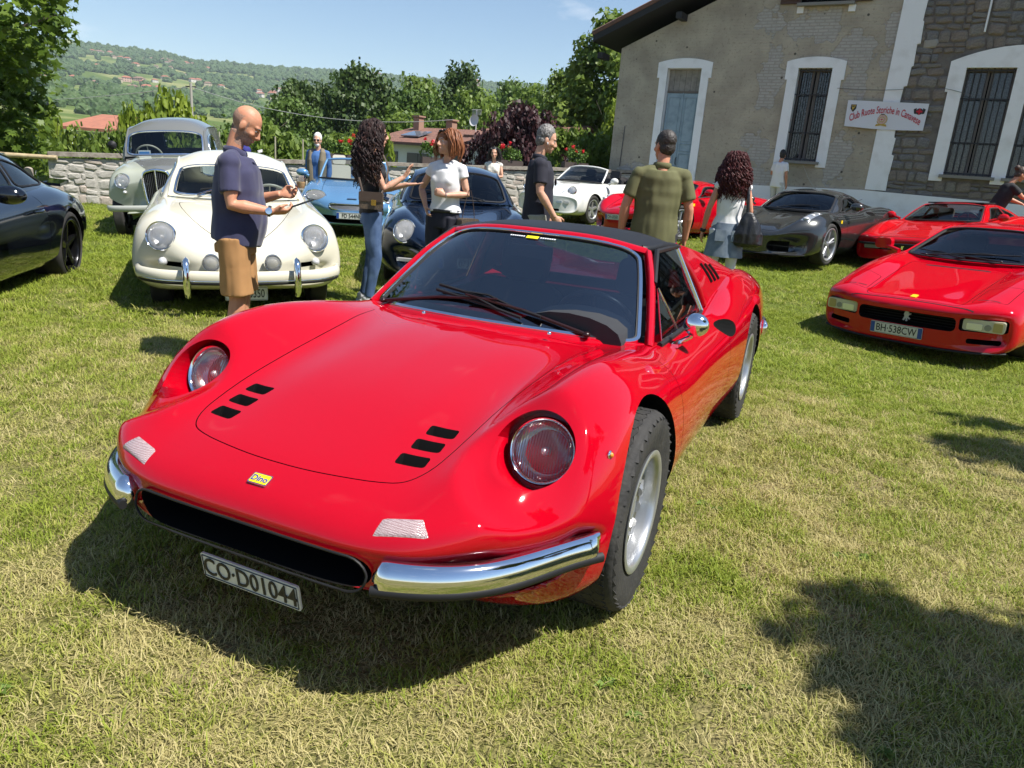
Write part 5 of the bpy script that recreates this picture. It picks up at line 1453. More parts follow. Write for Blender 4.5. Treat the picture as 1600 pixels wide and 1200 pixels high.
# ---------------------------------------------------------------- the red sports car in front
RED = paint('red_paint', (.39, .0008, .009), .3)
def dino():
 root = empty('sports_car', (-.314, 2.515, 0), R(156.45))
 tag(root, 'low red sports car with black targa roof and chrome quarter bumpers, nearest in front', 'car')
 st = [ # y   zc   xv   zv   xf   zf    w    zm   wl   zl   wb   zb  bow
  (.872, .424, .36, .424, .60, .424, .755, .385, .72, .362, .62, .338, .48),
  (.868, .450, .36, .450, .61, .456, .785, .392, .74, .358, .62, .332, .475),
  (.838, .486, .36, .484, .62, .502, .812, .400, .77, .352, .64, .322, .455),
  (.74, .532, .38, .530, .62, .556, .830, .42, .79, .345, .66, .285, .38),
  (.55, .588, .41, .586, .625, .668, .842, .44, .835, .29, .70, .19, .24),
  (.33, .645, .42, .638, .635, .755, .848, .455, .84, .29, .73, .17, .10),
  (.08, .692, .42, .678, .645, .787, .850, .47, .845, .29, .73, .17, .02),
  (-.22, .732, .44, .715, .650, .770, .845, .48, .835, .29, .74, .17, 0),
  (-.55, .748, .50, .728, .660, .728, .836, .49, .822, .30, .74, .17, 0),
  (-1.0, .735, .52, .712, .700, .715, .830, .50, .812, .30, .74, .17, 0),
  (-1.5, .735, .52, .725, .705, .738, .834, .51, .815, .30, .74, .17, 0),
  (-1.95, .760, .48, .765, .690, .822, .846, .52, .83, .30, .74, .17, 0),
  (-2.35, .785, .44, .790, .680, .872, .850, .53, .845, .30, .74, .18, 0),
  (-2.8, .78, .44, .785, .665, .842, .838, .53, .83, .32, .73, .20, 0),
  (-3.2, .745, .44, .75, .645, .765, .79, .53, .78, .36, .70, .26, 0),
  (-3.36, .70, .42, .70, .60, .71, .74, .53, .72, .40, .66, .32, -.0),
 ]
 def deform(g):
  # oval dish round and below each headlamp
  g = g.copy(); X, Y, Z = g[..., 0], g[..., 1], g[..., 2]
  c = np.array([.612, .515])
  dx = (X - c[0]) / .165; dy = (Y - c[1]) / .215
  q = np.clip(1 - (dx ** 2 + dy ** 2), 0, 1)
  k = (q * q * (3 - 2 * q)) ** .8 * (Z > .33)
  g[..., 2] -= .052 * k
  g[..., 1] -= .012 * k
  return g
 V, F = build_body(st, 10, 7, 5.2, 2, deform)
 me = mesh('body', V, F)
 orient(me); bv = bvh(me)
 CUT = []
 # wheel wells
 for x in (-.8, .8):
  CUT.append((cyl((x * 1.0, 0, .335), (1, 0, 0), .362, .60, 64), 1))
  CUT.append((cyl((x * 1.0, -2.34, .335), (1, 0, 0), .362, .60, 64), 1))
 CUT.append((rbox((0, -1.24, .75), (1.20, .98, .9), .10, axis='z'), 1))     # cockpit
 # mouth
 mm = MB()
 xs = [.385 * math.sin(q) for q in np.linspace(-pi / 2, pi / 2, 31)]; ring = []
 for x in xs:
  t = min(1, (0.3851 - abs(x)) / .055); h = .046 * math.sqrt(max(0, 1 - (1 - t) ** 2)) + .0005
  yb = .879 - .475 * (abs(x) / .785) ** 5.2
  ring.append([(x, yb + .06, .377 + h), (x, yb + .06, .377 - h), (x, yb - .22, .377 - h * .8), (x, yb - .22, .377 + h * .8)])
 v = [p for r_ in ring for p in r_]; f = []
 for i in range(30):
  a, b = i * 4, i * 4 + 4
  for j in range(4): f.append((a + j, a + (j + 1) % 4, b + (j + 1) % 4, b + j))
 f += [(3, 2, 1, 0), (120, 121, 122, 123)]
 CUT.append((mm.add(v, f), 1))
 # headlamp pockets
 HD = Vector((0, .93, .36)).normalized()
 for s in (-1, 1):
  CUT.append((cyl(Vector((s * .614, .40, .607)) + HD * .10, (s * .04, HD.y, HD.z), .112, .36, 48), 0))
 # bonnet slots
 for s in (-1, 1):
  for i in range(3):
   b = rbox((0, 0, 0), (.088, .040, .16), .008, 2, axis='z')
   b.xf(Matrix.Translation((s * (LV[i][0]), LV[i][1], .62)) @ Matrix.Rotation(R(-6) * s, 4, 'Z') @ Matrix.Rotation(R(22), 4, 'X'))
   CUT.append((b, 1))
 # side scoops behind the doors
 for s in (-1, 1):
  k = MB(); k.ell((0, 0, 0), (.05, .22, .072), 20, 12); k.xf(Matrix.Translation((s * .815, -1.565, .705)) @ Matrix.Rotation(R(-14) * -s, 4, 'Z') @ Matrix.Rotation(R(10), 4, 'X'))
  CUT.append((k, 1))
 # panel gaps
 P, N = drop_path(bv, [(x, y, 1) for x, y in dens(HOOD, .03)][:-1])
 P = [p for p, n_ in zip(P, N)]
 CUT.append((groove(P, N, .0034, .010, False), 1))
 for s in (-1, 1):
  pts = [(s * 1.2, -.43 - .05 * sin(i * .25), .715 - i * .040) for i in range(13)]
  P, N = drop_path(bv, pts, (-s, 0, 0), 1.0)
  CUT.append((groove(P, N, .0042, .010, False), 1))
  pts = [(s * 1.2, -1.52 - .03 * sin(i * .3), .70 - i * .040) for i in range(12)]
  P, N = drop_path(bv, pts, (-s, 0, 0), 1.0)
  CUT.append((groove(P, N, .0042, .010, False), 1))
 WELL = mat('well_black', (.005, .005, .005), .9, spec=.1)
 me2 = carve(me, CUT, [RED, WELL])
 body = link('body', me2, None, root)
 # ---- cabin
 def T(C, Mx, E): return [(-E[0], E[1], E[2]), (-Mx[0], Mx[1], Mx[2]), C, Mx, E]
 GL = glass_mat('front_car_glass', (.33, .39, .44), 1.0, 0, .22)
 # windscreen patch: base, two mids, header
 ws = [T((0, -.40, .750), (.36, -.455, .743), (.630, -.60, .722)),
  T((0, -.585, .865), (.34, -.63, .860), (.583, -.745, .835)),
  T((0, -.77, .985), (.31, -.81, .978), (.530, -.895, .950)),
  T((0, -.95, 1.082), (.28, -.975, 1.074), (.468, -1.045, 1.040))]
 S = Surf(ws, 10, 8)
 up = np.array([0, .5, .8])
 out = rpoly([(.06, .10), (.06, 3.90), (2.92, 3.86), (2.92, .14)], [.07, .07, .14, .14], 6); out = dens(out, .1)
 v, f = pane_grid(S, out, -.002, up, 20, 24); link('windscreen', mesh('windscreen', v, f), GL, root, 180)
 v, f = ribbon(S, out, .019, .001, up, .007); link('windscreen_trim', mesh('windscreen_trim', v, f), CHROME, root, 50)
 v, f = ribbon(S, [((a - 1.49) * .985 + 1.49, (b - 2) * .985 + 2) for a, b in out], .014, -.001, up, .006); link('windscreen_seal', mesh('windscreen_seal', v, f), BLACK, root, 50)
 # red frame of the windscreen: A pillars and header as swept bars
 k = MB()
 for s in (0, 4):
  path = [Vector(S.at(u, s)) for u in np.linspace(-0.0, 3.0, 12)]
  sg = -1 if s == 0 else 1
  k.tube([p + Vector((sg * .012, -.012, -.012)) for p in path], .020, 8, ry=.030, up=(0, .6, .8))
 k.tube([Vector(S.at(2.97, t)) + Vector((0, -.020, .004)) for t in np.linspace(0, 4, 17)], .030, 8, ry=.016, up=(0, .2, 1))
 k.obj('windscreen_frame', RED, root, 60)
 # cowl skirt under the glass so the base meets the bonnet
 k = MB(); k.tube([Vector(S.at(.0, t)) + Vector((0, -.02, -.012)) for t in np.linspace(0, 4, 25)], .035, 8, ry=.02, up=(0, 0, 1)); k.obj('cowl', RED, root, 60)
 # black targa panel
 VIN = mat('black_vinyl', (.012, .012, .013), .55, spec=.3)
 rf = [T((0, -.985, 1.098), (.26, -1.0, 1.092), (.452, -1.06, 1.060)),
  T((0, -1.00, 1.102), (.27, -1.02, 1.096), (.468, -1.075, 1.058)),
  T((0, -1.25, 1.112), (.28, -1.26, 1.104), (.498, -1.28, 1.066)),
  T((0, -1.50, 1.100), (.28, -1.50, 1.092), (.510, -1.50, 1.048)),
  T((0, -1.64, 1.075), (.28, -1.63, 1.068), (.500, -1.60, 1.032))]
 SR = Surf(rf, 8, 8)
 v, f = patch(SR); n0 = len(v)
 k = MB().add(v, f)
 edge = [Vector(SR.at(u, vv)) for u, vv in [(u, 0) for u in np.linspace(0, 4, 16)]]
 k.tube([p + Vector((.004, 0, -.010)) for p in edge], .014, 8, ry=.018, up=(0, 0, 1)); k.tube([Vector((-p.x - .004, p.y, p.z - .010)) for p in edge], .014, 8, ry=.018, up=(0, 0, 1))
 k.obj('targa_roof', VIN, root, 60)
 # roll hoop and sloping rear pillars
 def side(E, B, name, m):
  k = MB()
  for s in (-1, 1):
   net = [[(s * e[0], e[1], e[2]), (s * (e[0] * .45 + b[0] * .55 + .012), (e[1] + b[1]) / 2, (e[2] + b[2]) / 2), (s * b[0], b[1], b[2])] for e, b in zip(E, B)]
   S1 = Surf(net, 8, 6); v, f = patch(S1, flip=(s < 0)); k.add(v, f)
   for i in range(3):
    q = MB().tube([Vector(S1.at(1.25 + .30 * i + .12 * t, .62 + .75 * t, .003, np.array([s, 0, .3]))) for t in (0, .5, 1)], .006, 6, ry=.010); q.obj('louvre', MATTE, root, 40)
   v2 = [(x - s * (.055 if j % (S1.g.shape[1]) > 0 else .03), y, z) for j, (x, y, z) in enumerate(map(tuple, v))]
   k.add(v2, [q[::-1] for q in f], 1)
   top = [Vector(S1.at(u, 0)) for u in np.linspace(0, len(E) - 1, 18)]
   k.tube([p - Vector((s * .018, 0, .004)) for p in top], .020, 8, ry=.012, up=(0, 0, 1))
   fr = [Vector(S1.at(0, t)) for t in np.linspace(0, 2, 10)]
   k.tube([p - Vector((s * .02, 0, 0)) for p in fr], .028, 8, ry=.014, up=(0, 1, 0))
  return k.obj(name, [m, MATTE], root, 60)
 E = [(.500, -1.50, 1.046), (.508, -1.68, 1.030), (.545, -1.95, .985), (.585, -2.25, .925), (.615, -2.55, .862)]
 B = [(.668, -1.60, .755), (.672, -1.76, .770), (.678, -2.0, .800), (.678, -2.3, .845), (.670, -2.58, .845)]
 sd = side(E, B, 'rear_pillar', RED)
 # rear glass between the pillars, engine deck behind
 rw = [T((0, -1.66, 1.085), (.26, -1.65, 1.078), (.478, -1.60, 1.035)), T((0, -1.72, .93), (.28, -1.71, .93), (.53, -1.68, .90)), T((0, -1.80, .775), (.3, -1.79, .775), (.57, -1.76, .77))]
 SW = Surf(rw, 8, 8); v, f = pane_grid(SW, rrect(.06, 1.94, .12, 3.88, .08), 0, None, 10, 14); link('rear_window', mesh('rear_window', v, f), GL, root, 180)
 v, f = ribbon(SW, dens(rrect(.06, 1.94, .12, 3.88, .08), .15), .03, 0, None); link('rear_window_frame', mesh('rear_window_frame', v, f), BLACK, root, 50)
 GLS = glass_mat('front_car_side_glass', (.20, .23, .25), 1.0, 0, .07)
 # side glass and quarter light, with chrome frames
 for s in (-1, 1):
  net = [[(s * .640, -.62, .722), (s * .655, -.62, .7)], [(s * .545, -.92, .915), (s * .690, -.92, .71)], [(s * .480, -1.09, 1.030), (s * .700, -1.09, .712)], [(s * .505, -1.48, 1.040), (s * .690, -1.55, .735)]]
  # linear side plane: front post, quarter light, door glass
  def pt(y, z):  # on the glass plane
   t = (z - .72) / .33; return Vector((s * (.672 - .165 * t - .02 * (1 - abs(y + 1.1) / .5) * 0), y, z))
  ql = [pt(-.70, .735), pt(-.99, .730), pt(-.90, .905)]
  dw = [pt(-1.01, .730), pt(-1.53, .745), pt(-1.46, 1.035), pt(-1.12, 1.030), pt(-.925, .905)]
  k = MB().poly(ql); k.obj('quarter_light', GLS, root, 180)
  k = MB().poly(dw); k.obj('side_window', GLS, root, 180)
  k = MB().tube(ql, .005, 6, closed=True); k.obj('quarter_light_frame', CHROME, root, 50); k = MB().tube([pt(-1.0, .728), pt(-.908, .91)], .006, 6); k.obj('window_post', CHROME, root, 50); k = MB().tube([pt(-1.54, .74), pt(-1.47, 1.035)], .007, 6, ry=.010); k.obj('window_frame', CHROME, root, 50)
  k = MB().tube([pt(-.66, .722), pt(-1.0, .722), pt(-1.56, .735)], .012, 6, ry=.014); k.tube([pt(-.88, .93), pt(-1.09, 1.045), pt(-1.48, 1.045)], .012, 6); k.obj('window_seal', BLACK, root, 50)
  # dark latch
  k = MB().box(pt(-.97, .775) + Vector((-s * .02, 0, 0)), (.02, .03, .02)); k.obj('latch', TRIM, root, 30)
 # ---- interior
 LEA = mat('black_leather', (.012, .012, .013), .5)
 k = MB(); k.box((0, -1.15, .30), (1.25, 1.3, .06)); k.box((0, -1.80, .55), (1.22, .05, .5)); k.box((0, -1.15, .42), (.22, 1.2, .22)); k.obj('cabin_floor', MATTE, root, 30)
 ds = Surf([[(-.62, -.62, .715), (-.3, -.50, .735), (0, -.46, .738), (.3, -.50, .735), (.62, -.62, .715)], [(-.61, -.76, .728), (-.3, -.62, .748), (0, -.60, .750), (.3, -.62, .748), (.61, -.76, .728)], [(-.60, -.80, .70), (-.3, -.74, .71), (0, -.73, .71), (.3, -.74, .71), (.60, -.80, .70)], [(-.60, -.78, .55), (-.3, -.70, .55), (0, -.70, .55), (.3, -.70, .55), (.60, -.78, .55)]], 6, 6)
 v, f = patch(ds); k = MB().add(v, f)
 bn = []
 for i in range(9): bn.append((-.34 + .22 * cos(pi * i / 8), -.70, .745 + .085 * sin(pi * i / 8)))
 k.prism(bn + [(-.56, -.70, .70), (-.12, -.70, .70)][::1], (0, .20, -.005))
 k.obj('dashboard', mat('dash_suede', (.018, .02, .024), .85), root, 50)
 seat(root, -.33, -1.22, .34, LEA, .38, .35); seat(root, .33, -1.22, .34, LEA, .38, .35)
 steering_wheel(root, (-.34, -.86, .72), .175, 1.05)
 k = MB().box((.0, -.88, 1.0), (.20, .02, .055)); k.obj('rear_view_mirror', TRIM, root, 40)
 # ---- lamps
 BOWL = mat('old_reflector', (.62, .61, .60), .22, 1.0)
 HL = mat('lamp_red_tint', (.5, .1, .1), .2, 1.0)
 LN = lamp_lens('fluted_glass', .12, .03)
 for s in (-1, 1):
  o = lamp(root, 'headlight', Vector((s * .614, .40, .607)) + HD * -.034, (s * .05, HD.y, HD.z), .086, ring_w=.011, dome=.30, lens_mat=LN, bowl_mat=BOWL)
 # indicators
 CLR = indicator_mat()
 for s in (-1, 1):
  q = [(s * a, b, c) for a, b, c in IND]
  k = surf_fill(bv, q, (0, -.72, -.69), .004); k.obj('indicator', CLR, root, 60)
 # side repeater
 for s in (-1, 1):
  loc, no, fi, di = bv.ray_cast((s * 1.5, .335, .615), (-s, 0, 0))
  k = MB().ell(loc, (.006, .013, .013), 10, 8); k.ell(loc + Vector((s * .004, 0, 0)), (.008, .008, .008), 8, 6, 1); k.obj('side_repeater', [CHROME, mat('amber', (.6, .22, .02), .2)], root, 60)
 # ---- bumpers
 def bump_y(x): return .868 - .48 * (abs(x) / .79) ** 3.1
 for s in (-1, 1):
  path = []
  for t in np.linspace(0, 1, 40):
   an = R(75 - 100 * t); dr = Vector((s * cos(an), sin(an), 0)); c0 = Vector((s * .22, .42, .384))
   loc, no, fi, di = bv.ray_cast(c0 + dr * 2, -dr)
   if abs(loc.x) < .385 or loc.y < .40: continue
   no.z = 0; path.append(loc + no.normalized() * (.015 + .022 * math.sin(pi * min(1, t * 1.25))))
  for _ in range(30): path = [path[0]] + [path[i] * .5 + (path[i - 1] + path[i + 1]) * .25 for i in range(1, len(path) - 1)] + [path[-1]]
  wd = [.046] * len(path); n = len(path)
  for i in range(n):
   t = i / (n - 1); wd[i] = .050 * (1 - .15 * t) * (math.sqrt(max(.05, 1 - (1 - min(1, t / .03)) ** 2)) if t < .03 else 1)
  th = [.034 if 0 < i < n - 1 else .012 for i in range(n)]
  k = MB(); k.tube(path, th, 14, ry=wd, up=(0, 0, 1)); o = k.obj('front_bumper', CHROME, root, 60)
  k = MB(); off = []
  for i, p in enumerate(path):
   a = Vector(path[min(i + 1, n - 1)]) - Vector(path[max(i - 1, 0)]); nn = Vector((a.y, -a.x, 0)).normalized() * (-s if True else 1)
   if nn.y < -.2 or nn.x * s < 0: nn = -nn
   off.append(Vector(p) + nn * .024 + Vector((0, 0, -.022)))
  k.tube(off, .012, 8, ry=.014, up=(0, 0, 1)); k.obj('bumper_strip', BLACK, o, 50)
  # rear bumper quarter
  path = smooth_path([(s * .83, -3.02, .46), (s * .80, -3.2, .46), (s * .70, -3.36, .46), (s * .5, -3.42, .46)], 4)
  k = MB(); k.tube(path, .03, 10, ry=.05, up=(0, 0, 1)); k.ell((s * .838, -2.98, .46), (.03, .04, .05)); k.obj('rear_bumper', CHROME, root, 60)
 # mouth rim and inner grille bar
 k = MB(); rim = []
 for x in xs: rim.append((x, .881 - .475 * (abs(x) / .785) ** 5.2, ring[xs.index(x)][0][2] + .000))
 low = [(x, y + .003, 2 * .377 - z) for x, y, z in rim][::-1]
 k.tube([Vector(p) for p in rim + low], .0035, 6, closed=True); k.obj('mouth_rim', BLACK, root, 60)
 # ---- badge and plate
 P, N = drop_path(bv, [(0, .80, 1)])
 P0 = P[0]; N0 = N[0]
 Mb = Matrix.Translation(P0 + N0 * .003) @ N0.to_track_quat('Z', 'Y').to_matrix().to_4x4()
 b = rbox((0, 0, 0), (.062, .036, .006), .004, axis='z'); b.xf(Mb); o = b.obj('badge', CHROME, root, 30)
 b = rbox((0, 0, .003), (.055, .030, .002), .003, axis='z'); b.xf(Mb); b.obj('badge_field', mat('badge_yellow', (.75, .55, .01), .3), o, 30)
 tm = text_mesh('Dino', .026, bold=.0004, depth=.0006); tm.transform(Mb @ Matrix.Translation((0, -.001, .0046)) )
 link('badge_lettering', tm, mat('badge_blue', (.01, .05, .3), .4), o)
 plate(root, (0, .845, .236), (R(-10), 0, 0), 'CO·D01044', .335, .080, blue=False, size=.080, sx=.80)
 # ---- wipers
 def onws(u, v, o=.012): return Vector(S.at(u, v, o, up))
 wiper(root, onws(.02, .78, .02), onws(.55, 2.3, .03), (onws(.22, 1.55, .016), onws(.62, 2.75, .016)), mat('wiper_black', (.02, .006, .006), .3))
 wiper(root, onws(.02, 3.62, .02), onws(.55, 1.9, .03), (onws(.75, 2.75, .02), onws(.30, 1.35, .02)), mat('wiper_black'))
 for t in (1.15, 2.6):
  p = onws(-.0, t, .02) + Vector((0, .05, -.004)); k = MB().ell(p, (.009, .009, .010), 8, 6); k.obj('washer_jet', CHROME, root, 60)
 # sticker at the head of the screen
 p = [onws(2.80, 2 + t, .004) for t in (-.16, .16)] + [onws(2.68, 2 + t, .004) for t in (.16, -.16)]
 # mirror on the driver's door
 k = MB(); c = Vector((-.775, -.80, .800))
 k.ell(c, (.052, .040, .048), 18, 12); k.obj('door_mirror', CHROME, root, 60)
 k = MB(); k.tube([Vector((-.715, -.815, .715)), Vector((-.755, -.82, .745)), c], [.012, .010, .012], 8); k.box((-.712, -.80, .712), (.028, .10, .014)); k.obj('mirror_stalk', CHROME, root, 60)
 # windscreen decal: white strip of lettering with a yellow field
 k = MB()
 def dec(u0, u1, v0, v1, mi):
  k.poly([onws(u0, v0, .003), onws(u0, v1, .003), onws(u1, v1, .003), onws(u1, v0, .003)], mi)
 dec(2.70, 2.80, 1.93, 2.13, 0)
 for i in range(7):
  dec(2.735, 2.775, 1.66 + i * .036, 1.686 + i * .036, 1); dec(2.735, 2.775, 2.16 + i * .036, 2.186 + i * .036, 1)
 k.obj('windscreen_decal', [mat('decal_yellow', (.7, .6, .01), .4), mat('decal_white', (.7, .7, .7), .4)], root)
 # ---- wheels
 for x in (-1, 1):
  add_wheel(root, x * .742, 0, .325, .20, .192, 'vent10', tread=44)
  add_wheel(root, x * .742, -2.34, .325, .20, .192, 'vent10', tread=44)
 # underside
 k = MB().box((0, -1.3, .2), (1.3, 3.3, .08)); k.obj('floor_pan', MATTE, root, 30)
 return root, body, bv

def indicator_mat():
 m = mat('indicator_lens', (.62, .58, .58), .15, .0, coat=1)
 n = m.node_tree; b = n.nodes['Principled BSDF']
 tc = n.nodes.new('ShaderNodeTexCoord'); v = n.nodes.new('ShaderNodeTexVoronoi'); v.inputs['Scale'].default_value = 260; v.inputs['Randomness'].default_value = .15
 r = n.nodes.new('ShaderNodeValToRGB'); r.color_ramp.elements[0].color = (.66, .56, .55, 1); r.color_ramp.elements[1].color = (.22, .12, .12, 1); r.color_ramp.elements[1].position = .75
 n.links.new(tc.outputs['Object'], v.inputs['Vector']); n.links.new(v.outputs['Distance'], r.inputs[0]); n.links.new(r.outputs[0], b.inputs['Base Color'])
 u = n.nodes.new('ShaderNodeBump'); u.inputs['Strength'].default_value = .6; u.inputs['Distance'].default_value = .003
 n.links.new(v.outputs['Distance'], u.inputs['Height']); n.links.new(u.outputs[0], b.inputs['Normal'])
 return m

LV = [(.333, .437), (.330, .503), (.327, .57)]
_h = [(.50, -.42), (.485, -.30), (.455, -.12), (.43, .20), (.415, .50), (.395, .62), (.36, .675), (.30, .70), (.15, .725), (0, .732)]
HOOD = [tuple(p) for p in smooth_path(_h + [(-x, y) for x, y in _h[-2::-1]], 4)]
IND = [(.366, .846, .469), (.372, .797, .504), (.485, .768, .518), (.53, .795, .481)]
# ---------------------------------------------------------------- general car builder
CAR_SINK = .0
def make_car(label, loc, rz, roll, st, pm, wb, R_, wh, p=2.6, arch=None, half_track=.70, lamps=(), cuts=(), lines=(), cab=None, name='sports_car', scale=1.0, group=None, steer=0.0, deform=None, wheels=(1, 1, 1, 1), relax=2):
 root = empty(name, loc, R(rz)); roll, pit = roll if hasattr(roll, '__len__') else (roll, 0); root.rotation_euler = (R(pit), R(roll), R(rz)); root.scale = (scale,) * 3
 tag(root, label, 'car', group)
 V, F = build_body(st, 7, 5, p, relax, deform)
 me = mesh('body', V, F); orient(me); bv = bvh(me)
 WELL = mat('well_black', (.005, .005, .005), .9, spec=.1)
 CUT = []; arch = arch or R_ + .035
 for s in (-1, 1):
  for y in (0, -wb): CUT.append((cyl((s * (half_track + .10), y, R_ + .005), (1, 0, 0), arch, .56, 44), 1))
 hits = []
 for x, z, r, sx, d, off, *bw in lamps:
  for s in (-1, 1):
   loc0, no, fi, di = bv.ray_cast((s * x, 4, z), (0, -1, 0))
   dd = Vector((s * d[0], d[1], d[2])).normalized()
   if len(bw) > 1: dd = (dd + (no if no.y > 0 else -no) * bw[1]).normalized()
   c = loc0 + dd * off
   hits.append((c, dd, r, sx, s, bw[0] if bw else None))
   k = MB(); q = dd.to_track_quat('Z', 'Y').to_matrix().to_4x4()
   k.lathe([(.0001, -r * 1.0), (r * .99, -r * 1.0), (r * .99, r * 2.2), (.0001, r * 2.2)], 36, M=Matrix.Translation(c) @ q @ Matrix.Diagonal((sx, 1, 1, 1)))
   CUT.append((k, 1))
 for k in cuts: CUT.append((k, 1))
 if cab:
  y0 = cab['E'][0][1] - .22; y1 = max(-2.0, cab['B'][-1][1] + .35); CUT.append((rbox((0, (y0 + y1) / 2, .95), (cab['B'][0][0] * 1.72, y0 - y1, 1.1), .10, axis='z'), 1))
 for pts, d, closed, w in lines:
  P, N = drop_path(bv, pts, d)
  if len(P) > 3: CUT.append((groove(P, N, w, .010, closed), 1))
 me2 = carve(me, CUT, [pm, WELL])
 link('body', me2, None, root)
 for c, dd, r, sx, s, bw in hits:
  lamp(root, 'headlight', c, dd, r, ring_w=r * .15, sx=sx, bowl_mat=bw)
 out = dict(root=root, bv=bv)
 if cab: out.update(cabin(root, pm, **cab))
 kind, w, rim, rm = wh
 for i, (s, y) in enumerate(((-1, 0), (1, 0), (-1, -wb), (1, -wb))):
  if wheels[i]: add_wheel(root, s * half_track, y, R_, w, rim, kind, rm, steer=steer if i < 2 else 0)
 k = MB().box((0, -wb / 2, .22), (half_track * 1.5, wb * 1.25, .06)); k.obj('floor_pan', MATTE, root, 30)
 return out

def cab_nets(C, E, B):
 top = []; side = []
 for c, e, b in zip(C, E, B):
  m = (e[0] * .58, c[0] + (e[1] - c[0]) * .34, c[1] + (e[2] - c[1]) * .22)
  top.append([(-e[0], e[1], e[2]), (-m[0], m[1], m[2]), (0, c[0], c[1]), m, tuple(e)])
  mm = ((e[0] + b[0]) / 2 + .015 * min(1, abs(e[2] - b[2]) * 4), (e[1] + b[1]) / 2, (e[2] + b[2]) / 2)
  side.append([tuple(e), mm, tuple(b)])
 return top, side

def cabin(root, pm, C, E, B, ws=(.1, 1.9), wsv=(.16, 3.84), rear=None, sides=(), glass=None, trim=CHROME, tw=.03, seal=True, wsr=.12, roof_mat=None):
 """roof shell with glass: station 0 screen base, 2 header, last rear base"""
 glass = glass or GLASS
 top, side = cab_nets(C, E, B)
 S = Surf(top, 10, 8)
 up = None
 wp = dens(rrect(ws[0], ws[1], wsv[0], wsv[1], wsr, 5), .12)
 holes = [wp]
 if rear is not None:
  rp = dens(rrect(*rear), .12); holes.append(rp)
 v, f = patch(S, holes)
 k = MB().add(v, f)
 for s in (-1, 1):
  net = [[(s * x, y, z) for x, y, z in r] for r in side]
  SS = Surf(net, 10, 5)
  polys = [dens(rpoly(q, rr, 4), .1) for q, rr in sides]
  v, f = patch(SS, polys, flip=(s > 0)); k.add(v, f)
  out = np.array([s, 0, .2])
  for q in polys:
   v, f = pane_grid(SS, q, -.003, out, 12, 6); link('side_window', mesh('side_window', v, f), glass, root, 180)
   v, f = ribbon(SS, q, tw, .001, out, .006); link('side_window_trim', mesh('trim', v, f), trim, root, 50)
  # drip rail along the edge
  e = [Vector(SS.at(u, 0)) for u in np.linspace(0, len(C) - 1, 24)]
  k.tube(e, .012, 6)
 k.obj('roof', roof_mat or pm, root, 45)
 o2 = np.array([0, .4, .7])
 v, f = pane_grid(S, wp, -.003, o2, 14, 18); link('windscreen', mesh('windscreen', v, f), glass, root, 180)
 v, f = ribbon(S, wp, tw, .002, o2, .008); link('windscreen_trim', mesh('trim', v, f), trim, root, 50)
 if rear is not None:
  o3 = np.array([0, -.4, .7])
  v, f = pane_grid(S, rp, -.003, o3, 10, 14); link('rear_window', mesh('rear_window', v, f), glass, root, 180)
  v, f = ribbon(S, rp, tw, .002, o3, .008); link('rear_window_trim', mesh('trim', v, f), trim, root, 50)
 return dict(S=S)

def tub(root, w, y0, y1, z0, z1, m=None, dash=True):
 """dark interior floor, rear bulkhead, dashboard"""
 m = m or MATTE
 k = MB(); k.box((0, (y0 + y1) / 2, z0), (w, y0 - y1, .04)); k.box((0, y1, (z0 + z1) / 2), (w, .05, z1 - z0))
 if dash:
  a = rbox((0, y0 - .12, z1 - .08), (w * .98, .34, .18), .06, axis='x'); k.add(a.v, a.f)
 return k.obj('interior', m, root, 40)

def screen(root, C, E, glass, frame, fw=.022):
 """free-standing windscreen of an open car; C/E as for cabin, three stations"""
 B = [(e[0] + .01, e[1], e[2] - .02) for e in E]
 top, _ = cab_nets(C, E, B); S = Surf(top, 8, 8)
 wp = dens(rrect(.04, 1.97, .10, 3.90, .05, 4), .12)
 v, f = pane_grid(S, wp, 0, None, 10, 18); link('windscreen', mesh('windscreen', v, f), glass, root, 180)
 k = MB()
 for vv in (0.04, 3.96): k.tube([Vector(S.at(u, vv)) for u in np.linspace(0, 2, 9)], fw, 8)
 k.tube([Vector(S.at(1.98, t)) for t in np.linspace(0, 4, 15)], fw, 8)
 k.obj('windscreen_frame', frame, root, 60)
 k = MB(); k.tube([Vector(S.at(.02, t)) for t in np.linspace(0, 4, 15)], .018, 6); k.obj('windscreen_seal', BLACK, root, 60)
 return S

def bar(root, name, pts, rx, rz_, m, n=10, sub=None):
 k = MB(); k.tube(smooth_path(pts, 5), rx, n, ry=rz_, up=(0, 0, 1)); return k.obj(name, m, sub or root, 60)
